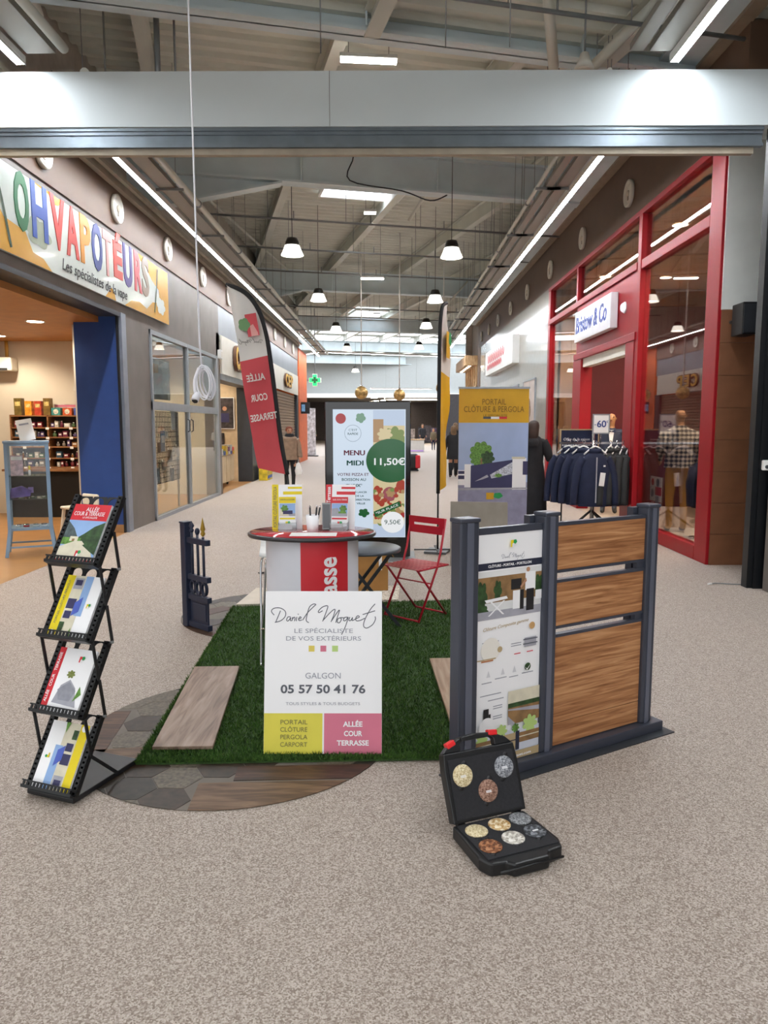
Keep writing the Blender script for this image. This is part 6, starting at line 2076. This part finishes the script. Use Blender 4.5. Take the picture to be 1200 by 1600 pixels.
SKIN = mat('skin', 'b98468', rough=.55, var=.03)
SKINM = mat('mannequin_skin', 'b07f58', rough=.4, var=.02)
C_BLACK, C_NAVY, C_TAUPE = mat('cloth_black', '1e1e22', rough=.85, var=.1), mat('cloth_navy', '1d2540', rough=.85, var=.08), mat('cloth_taupe', '8d7560', rough=.6, var=.08, scale=12)
C_JEAN = mat('cloth_jean', '3d5078', rough=.85, var=.1)
C_SHOE = mat('shoe_dark', '1a1816', rough=.5)
H_DARK, H_RED, H_BR = mat('hair_dark', '33231c', rough=.6, var=.1), mat('hair_red', '7c3a24', rough=.6, var=.15), mat('hair_brown', '6b5036', rough=.6, var=.15)
# woman in a long black coat beside the roll-up banner, seen from behind
p, k = figure('person', 'person in a long black coat with dark hair, seen from behind beside the roll-up banner', 'person', (2.33, 12.0, 0), PI - .5, 1.68, (SKIN, C_BLACK, C_BLACK, C_SHOE), ((.3, .9), (.3, .9)), face=True)
garment(p, 'long_coat', [(.12, .25, .20, 0), (.5, .225, .18, 0), (.85, .19, .155, 0), (1.02, .165, .14, 0), (1.22, .185, .14, .01), (1.34, .19, .125, .015), (1.40, .13, .10, .015), (1.44, .075, .075, .01)], C_BLACK)
for s in (-1, 1):
    MB().tube(smooth_path([(s * .16, .01, 1.35), (s * .23, .0, 1.22), (s * .26, -.02, 1.08), (s * .22, -.14, 1.12), (s * .18, -.22, 1.18)], 4), [.075, .074, .073, .072, .07, .068, .066, .065, .064, .062, .06, .058, .056, .054, .052, .05, .048], 12).build('sleeve', C_BLACK, p)
garment(p, 'hood', [(1.27, .11, .04, .13), (1.33, .13, .06, .12), (1.38, .11, .06, .09), (1.41, .06, .05, .06)], C_BLACK)
hair(p, k, H_DARK, .22)
# person in a beige puffer jacket behind the red flag
p, k = figure('person', 'person with red hair in a beige quilted jacket and black trousers behind the red flag', 'person', (-2.42, 17.8, 0), .35, 1.58, (SKIN, C_TAUPE, C_BLACK, C_SHOE), ((.1, .1), (.1, .1)))
rg = []
for i in range(13):
    z = .78 + i * .045
    w_ = .20 + .012 * (i % 2) - .002 * i
    rg.append((z, w_, w_ * .78, 0))
rg += [(1.35, .12, .10, .01), (1.40, .085, .085, 0)]
garment(p, 'puffer_jacket', rg, C_TAUPE)
for s in (-1, 1):
    pts = [(s * .17, .01, 1.27), (s * .215, .02, 1.14), (s * .232, .0, 1.02), (s * .24, -.05, .90), (s * .24, -.07, .84)]
    MB().tube(smooth_path(pts, 4), [.075 + .006 * (i % 2) - .001 * i for i in range(17)], 12).build('sleeve', C_TAUPE, p)
garment(p, 'scarf', [(1.31, .11, .10, -.02), (1.36, .12, .115, -.02), (1.41, .09, .09, -.01)], C_BLACK)
hair(p, k, H_RED)
bag = thing('shopping_bag', 'pale plastic bag in the hand of the person with red hair', 'bag', (-2.20, 17.72, .42))
garment(bag, 'bag_body', [(0, .07, .03, 0), (.1, .09, .045, 0), (.22, .06, .03, 0), (.30, .02, .015, 0)], M_paper, 14)
MB().tube([(-.02, 0, .28), (0, 0, .36), (.02, 0, .28)], .006, 6).build('handle', M_paper, bag)
# woman with black coat and boots walking away
p, k = figure('person', 'person in a knee-length black coat and high boots walking away, right of the yellow flag', 'person', (1.98, 23.0, 0), PI, 1.60, (SKIN, C_BLACK, SKIN, C_BLACK), ((.1, .1), (.1, .1)), stride=.12, face=False)
garment(p, 'coat', [(.56, .21, .16, 0), (.8, .2, .16, 0), (1.0, .18, .14, 0), (1.2, .19, .14, 0), (1.3, .18, .12, 0), (1.36, .10, .09, 0)], C_BLACK)
for s in (-1, 1):
    MB().tube([(s * .09, .02 + .12 * s * .9, .06), (s * .09, .0 + .12 * s * .7, .3), (s * .09, -.02 + .06 * s, .44)], [.05, .06, .066], 12).build('boot', C_BLACK, p)
hair(p, k, H_BR, .2)
# small far figures
for (x, y, h_, top, leg, rz, lab) in ((2.86, 48.5, 1.42, 'cloth_olive:5d4f3a', C_NAVY, 0, 'small far person in an olive coat beside the pale counter'), (3.35, 47.5, 1.40, 'cloth_white:d5d2cc', C_JEAN, .3, 'small far person in a white jacket and jeans near the yellow flag'),
                                      (-6.2, 60.0, 1.62, 'cloth_mustard:5a5a4c', C_JEAN, .5, 'small far person with blue trousers before the dark far wall'), (2.3, 52.0, 1.7, 'cloth_dark:1d1c20', C_BLACK, .2, 'far dark-clothed person behind the pale counter'), (2.35, 26.5, 1.7, 'cloth_dark:1d1c20', C_BLACK, PI, 'dark-clothed person mostly hidden behind the roll-up banner')):
    nm, c = top.split(':')
    p, k = figure('person', lab, 'person', (x, y, 0), rz, h_, (SKIN, mat(nm, c, rough=.8, var=.08), leg, C_SHOE), ((.15, .2), (.05, .1)), stride=.1, face=False)
    garment(p, 'coat', [(z * k, rx, ry, 0) for z, rx, ry in ((.80, .19, .15), (1.0, .18, .14), (1.2, .19, .14), (1.36, .16, .11), (1.43, .09, .08))], mat(nm, c))
    hair(p, k, H_BR if x > 0 else H_DARK, .15)
# shop assistant sitting at the far left of the vape shop
p, k = figure('person', 'person with short grey hair in dark clothes at the left edge of the vape shop', 'person', (-6.78, 12.3, 0), -1.2, 1.54, (SKIN, C_BLACK, C_BLACK, C_SHOE), ((.3, .8), (.3, .8)))
hair(p, k, mat('hair_grey', '8d8478', rough=.6, var=.1))

# mannequins of the red shop
C_SUIT = mat('suit_navy', '1b2238', rough=.7, var=.04)
p, k = figure('mannequin', 'bald mannequin in a navy suit with bow tie in the red shop doorway', 'mannequin', (3.98, 13.35, .02), -.25, 1.83, (SKINM, C_SUIT, C_SUIT, C_SHOE))
garment(p, 'suit_jacket', [(.84, .21, .15, 0), (1.0, .19, .14, 0), (1.2, .195, .145, 0), (1.38, .215, .14, .005), (1.47, .15, .11, .01), (1.52, .085, .08, .01)], C_SUIT)
MB().prism([(-.05, 1.50), (.05, 1.50), (.012, 1.2), (-.012, 1.2)], -.158, -.14).build('shirt_front', M_paper, p)
MB().prism([(-.07, 1.51), (0, 1.485), (.07, 1.51), (.07, 1.45), (0, 1.475), (-.07, 1.45)], -.172, -.155).build('bow_tie', C_NAVY, p)


def checks(name):
    m = bpy.data.materials.new(name)
    m.use_nodes = True
    nt = m.node_tree
    b = nt.nodes['Principled BSDF']
    tc = nt.nodes.new('ShaderNodeTexCoord')
    ws_ = []
    for ax in ('X', 'Z'):
        wv = nt.nodes.new('ShaderNodeTexWave')
        wv.bands_direction = ax
        wv.inputs['Scale'].default_value = 5.2
        nt.links.new(tc.outputs['Object'], wv.inputs['Vector'])
        ws_.append(wv)
    mx = nt.nodes.new('ShaderNodeMath')
    mx.operation = 'ADD'
    nt.links.new(ws_[0].outputs['Fac'], mx.inputs[0])
    nt.links.new(ws_[1].outputs['Fac'], mx.inputs[1])
    r = nt.nodes.new('ShaderNodeValToRGB')
    r.color_ramp.elements[0].color = lin('232b3a')
    r.color_ramp.elements[0].position = .35
    r.color_ramp.elements[1].color = lin('d8d4c8')
    r.color_ramp.elements[1].position = .75
    ml = nt.nodes.new('ShaderNodeMath')
    ml.operation = 'MULTIPLY'
    ml.inputs[1].default_value = .5
    nt.links.new(mx.outputs[0], ml.inputs[0])
    nt.links.new(ml.outputs[0], r.inputs['Fac'])
    nt.links.new(r.outputs['Color'], b.inputs['Base Color'])
    b.inputs['Roughness'].default_value = .8
    return m


C_CHK = checks('check_shirt')
C_YEL = mat('trousers_mustard', 'b98a2c', rough=.8, var=.06)
pl = thing('window_plinth', 'low pale display plinth in the red shop window', 'plinth', (3.86, 9.1, 0))
MB().box(0, .9, 0, 1.9, .0, .075).build('top', M_cream, pl)
MB().box(.02, .88, .02, 1.88, .0, .02).build('skirting', M_redwall, pl)
p, k = figure('mannequin', 'bald mannequin seen from behind in a checked shirt and mustard trousers in the shop window', 'mannequin', (4.12, 10.55, .076), PI - .15, 1.78, (SKINM, C_CHK, C_YEL, C_SHOE), ((.1, .15), (.1, .35)))
garment(p, 'shirt', [(.93, .20, .145, 0), (1.08, .19, .14, 0), (1.28, .205, .145, .005), (1.40, .215, .13, .01), (1.48, .13, .10, .012), (1.525, .08, .078, .01)], C_CHK)
for s in (-1, 1):
    MB().tube([(s * .19, .02, 1.43), (s * .235, .03, 1.30), (s * .25, .03, 1.14)], [.08, .078, .075], 12).build('sleeve', C_CHK, p)
# half bust with navy garment beside it
bu = thing('dress_form', 'small wooden dress form with a navy top beside the checked mannequin', 'dress form', (4.22, 9.95, .076), .3)
MB().cyl((0, 0, 0), (0, 0, .62), .02, n=8).build('stand', M_chrome, bu)
MB().lathe([(0, 0), (.14, 0), (.14, .02), (.02, .03)], 20).build('foot', M_chrome, bu)
garment(bu, 'navy_top', [(.42, .14, .10, 0), (.6, .15, .11, 0), (.82, .17, .12, 0), (.95, .17, .11, 0), (1.03, .09, .07, 0)], C_NAVY)
for s in (-1, 1):
    MB().tube([(s * .15, 0, .97), (s * .2, 0, .75), (s * .2, -.02, .45)], [.06, .055, .045], 10).build('sleeve', C_NAVY, bu)
MB().lathe([(.05, 1.02), (.05, 1.10), (0, 1.11)], 14).build('wooden_neck', mat('neck_wood', 'b08a5c', rough=.5), bu)
sb_ = thing('glass_shelf_unit', 'low glass shelf unit in the red shop window by the dress form', 'shelf', (4.15, 9.25, .076))
for z in (.02, .30, .58):
    MB().box(0, .5, 0, .45, z, z + .012).build('glass_shelf', M_glass, sb_)
for x in (0, .5):
    for y in (0, .45):
        MB().cyl((x, y, 0), (x, y, .6), .012, n=8).build('post', M_chrome, sb_)

# ------------------------------------------------------------------ clothes rack in the doorway
cr_ = thing('clothes_rack', 'chrome and black clothes rack with four arms before the red shop door', 'clothes rack', (3.12, 11.35, 0))
MB().cyl((0, 0, .05), (0, 0, 1.62), .022, n=10).build('pole', M_chrome, cr_)
MB().bar((-.52, 0, 1.335), (.45, 0, 1.335), .025, .03).build('rail', M_chrome, cr_)
for a in range(4):
    c, s = math.cos(a * PI / 2 + .5), math.sin(a * PI / 2 + .5)
    MB().bar((0, 0, .30), (c * .40, s * .32, .03), .025, .025).build('leg', M_black, cr_)
    MB().lathe([(0, 0), (.03, 0), (.03, .05), (0, .06)], 10, c=(c * .40, s * .32, 0)).build('castor', M_black, cr_)
s6 = thing('price_sign', 'white framed price card reading 60 on the clothes rack', 'sign', (3.21, 11.28, 1.49))
MB().box(-.115, .115, 0, .012, 0, .27).build('card', M_paper, s6)
MB().ring(rect(-.13, -.015, .13, .285), rect(-.112, .003, .112, .267), -.004, .014).build('frame', M_metal, s6)
text('60', .14, T(.005, -.003, .13), mat('price_ink', '3a4a86', var=0), s6, bold=.003, fit=.14, ext=.001)
text('-', .10, T(-.09, -.003, .13), mat('price_ink', ''), s6, ext=.001)
text('€', .05, T(.092, -.003, .165), mat('price_ink', ''), s6, ext=.001)
MB().cyl((0, .006, -.16), (0, .006, 0), .008, n=8).build('stem', M_chrome, s6)
bo = thing('notice_board', 'navy notice board with white writing behind the clothes rack', 'sign', (3.06, 11.95, .0))
MB().box(-.30, .30, 0, .02, .86, 1.53).build('board', C_NAVY, bo)
MB().ring(rect(-.315, .845, .315, 1.545), rect(-.295, .865, .295, 1.525), -.006, .024).build('frame', M_beige, bo)
text('Offre de la saison', .06, T(-.05, -.002, 1.38), M_paper, bo, fit=.42, ext=.001, shear=.2)
text('sur une sélection', .05, T(-.05, -.002, 1.29), M_paper, bo, fit=.46, ext=.001)
for s in (-1, 1):
    MB().bar((s * .26, .01, 0), (s * .26, .01, .86), .02, .02).build('leg', M_black, bo)


def jacket_proto(m, zipm):
    o = thing('jacket', 'x', 'jacket')
    n = 22
    mb = MB()
    rings = [(0, .235, .085, 0), (.03, .25, .095, 0), (.3, .245, .10, 0), (.55, .235, .10, 0), (.70, .215, .085, 0), (.765, .14, .065, 0), (.80, .085, .055, 0), (.85, .08, .05, 0)]
    vs_l, fs = [], []
    for (z, rx, ry, oy) in rings:
        for j in range(n):
            a = 2 * PI * j / n
            f = 1 + .03 * math.sin(4 * a + 7 * z)
            vs_l.append((rx * f * math.cos(a), ry * f * math.sin(a), z))
    for i in range(len(rings) - 1):
        for j in range(n):
            fs.append((i * n + j, i * n + (j + 1) % n, (i + 1) * n + (j + 1) % n, (i + 1) * n + j))
    mb.add(vs_l, fs, 0, True)
    mb.build('jacket_body', m, o)
    for s in (-1, 1):
        MB().tube(smooth_path([(s * .17, 0, .72), (s * .25, 0, .58), (s * .30, -.02, .3), (s * .315, -.03, .02)], 4), [.07 + .0 * i - .0018 * i + .004 * (i % 3 == 0) for i in range(13)], 12).build('sleeve', m, o)
    MB().box(-.008, .008, -.108, -.09, .06, .74).build('zip', zipm, o)
    MB().tube(smooth_path([(-.17, 0, .78), (0, 0, .90), (.17, 0, .78)], 4), .012, 8).build('hanger', M_paper, o)
    MB().tube(smooth_path([(0, 0, .89), (0, 0, .93), (.03, 0, .96), (.0, 0, .985), (-.025, 0, .965)], 4), .005, 6).build('hook', M_chrome, o)
    MB().lathe([(.085, .80), (.10, .83), (.095, .87), (.075, .85)], 18, sy=.7).build('collar', m, o)
    return o


C_GR = mat('cloth_charcoal', '2c2e30', rough=.85, var=.1)
jn = jacket_proto(C_NAVY, M_greyp)
jg = jacket_proto(C_GR, M_blk)
JS = [(jn, 3.08, 11.08, 0.0, 'front navy zip jacket with a white tag on the clothes rack'), (jn, 2.96, 11.30, -.12, 'navy jacket directly behind the front navy one on the rack'), (jn, 2.88, 11.46, -.2, 'third navy jacket from the front on the left of the rack'), (jn, 2.81, 11.62, -.3, 'rearmost navy jacket on the left end of the rack'),
      (jg, 3.35, 11.24, .75, 'charcoal jacket nearest the pole on the right of the rack'), (jg, 3.47, 11.30, .85, 'second charcoal jacket from the pole on the rack'), (jg, 3.58, 11.34, .95, 'third charcoal jacket from the pole on the rack'), (jg, 3.68, 11.38, 1.0, 'rightmost charcoal jacket on the rack')]
for (pr_, x, y, rz, lab) in JS:
    o = copy_tree(pr_)
    o.location = (x, y, .39)
    o.rotation_euler = (0, 0, rz)
    tag(o, lab, 'jacket', 'jackets on the clothes rack')
    if lab.startswith('front'):
        MB().box(-.0, .075, -.135, -.125, .32, .52, M=RY(.1)).build('price_tag', M_paper, o)
        MB().box(.10, .13, -.105, -.10, .60, .625).build('badge', M_paper, o)
    elif 'charcoal' in lab:
        MB().box(.08, .11, -.105, -.10, .56, .585).build('badge', M_paper, o)
for pr_ in (jn, jg):
    for c in list(pr_.children):
        bpy.data.objects.remove(c)
    bpy.data.objects.remove(pr_)

# ------------------------------------------------------------------ far end details
M_wdr = wood('far_wood', 'a07c52', 'bf9a6c', 'd3b48a', 10, 10, 1.5)
fwk = thing('wooden_facade', 'wooden canopy facade with small lamps at the far right', 'facade', (RXW - .5, 31.2, 0))
MB().box(0, 1.2, 0, 4.5, 4.1, 4.5).build('canopy', M_wdr, fwk)
for i in range(6):
    MB().box(.45, .55, .1 + i * .8, .25 + i * .8, 0, 4.1).build('post', M_wdr, fwk)
    MB().lathe([(0, -.01), (.06, -.01), (.07, 0)], 10, c=(.22, .5 + i * .7, 4.1)).build('canopy_lamp', M_spot, fwk)
for z in (1.1, 2.4, 3.2):
    MB().box(.46, .54, .1, 4.4, z, z + .08).build('rail', M_wdr, fwk)
MB().box(.6, .7, 0, 4.5, 0, 4.1).build('back_wall', M_offwhite, fwk)
wcn = thing('pale_counter', 'pale kiosk counter with purple line far behind the menu screen', 'counter', (1.15, 45, 0))
MB().box(0, .95, 0, 1.2, 0, .72).build('body', M_white, wcn, bevel=.02)
MB().box(-.03, .98, -.03, 1.23, .72, .77).build('top', M_wdr, wcn)
MB().box(.05, .9, -.01, 0, .05, .1).build('purple_strip', mat('purple_line', '9a6ac0', emit=.6, var=0), wcn)
pc2 = thing('pale_column', 'pale tall kiosk column beside the pale counter', 'column', (.75, 45.5, 0))
MB().box(0, .35, 0, .35, 0, 1.35).build('body', M_white, pc2, bevel=.02)
MB().box(-.02, .37, -.02, .37, 1.35, 1.4).build('cap', M_metal, pc2)
bth = thing('low_stand', 'low black and red box stand beside the menu screen in the distance', 'stand', (.32, 26.0, 0))
MB().box(0, .70, 0, .6, .05, .60).build('body', M_black, bth, bevel=.08)
MB().box(.58, .76, -.02, .62, .10, .56).build('red_front', M_redp, bth, bevel=.04)
MB().box(.0, .7, .05, .55, 0, .05).build('base', M_darkmetal, bth)
tot = thing('white_totem', 'slim white printed totem beyond the shutter on the left', 'totem', (-4.1, 38.6, 0))
MB().box(-.22, .22, 0, .12, .05, 2.5).build('panel', mat('totem_print', 'c9cbd2', var=.25, scale=6), tot)
MB().box(-.35, .35, -.15, .25, 0, .05).build('base', M_darkmetal, tot)
sm_ = thing('shop_lettering', 'white handwritten lettering on the dark far wall', 'lettering', (-9.5, 61.88, 3.0))
text('Le Smash', .75, T(0, 0, 0), M_white, sm_, fit=3.0, ext=.01, shear=.3)
wl = thing('far_lightbox', 'bright oval ceiling light panels beyond the far wall on the right', 'light', (2.3, 64, 3.8))
MB().lathe([(0, 0), (2.6, 0), (2.7, .06), (2.7, .2)], 32, sy=.5).build('panel', mat('far_glow', 'fff6ea', emit=3.0, var=0), wl)
MB().lathe([(2.75, 0), (2.8, .25), (2.7, .25)], 32, sy=.5).build('rim', M_white, wl)
rn = random.Random(8)
for i in range(14):
    x, y = rn.uniform(-2, 5.0), rn.uniform(66, 86)
    o = thing('ceiling_downlight', 'small round light in the low far ceiling, number %s from the front' % ORD[min(i, 13)], 'light', (x, 64 + i * 1.6, 4.09), 0, 'lights in the far low ceiling')
    MB().lathe([(0, -.02), (.25, -.02), (.28, 0)], 12).build('lens', mat('far_lamp', 'fff2dc', emit=45.0, var=0), o)
    MB().lathe([(.28, 0), (.32, -.01), (.32, 0)], 12).build('rim', M_white, o)
for i in range(12):
    x = -1.5 + i * .72
    c = ['2a2830', '4a4650', '6a5a80', '8d8a94', '3a3238', 'b8b0b4'][i % 6]
    o = thing('far_stand', '%s goods stand in the far shops, %s from the left' % (['black', 'grey', 'purple', 'silver', 'plum', 'pale'][i % 6], ORD[i]), 'stand', (x, 66 + (i % 3) * 2.5, 0), 0, 'goods stands in the far shops')
    MB().box(-.3, .3, 0, .5, .1, 1.3 + .4 * ((i * 7) % 5) / 5).build('body', mat('fstand_' + c, c, rough=.5, var=.3, scale=4), o)
    MB().box(-.32, .32, -.02, .52, 0, .1).build('plinth', M_darkmetal, o)
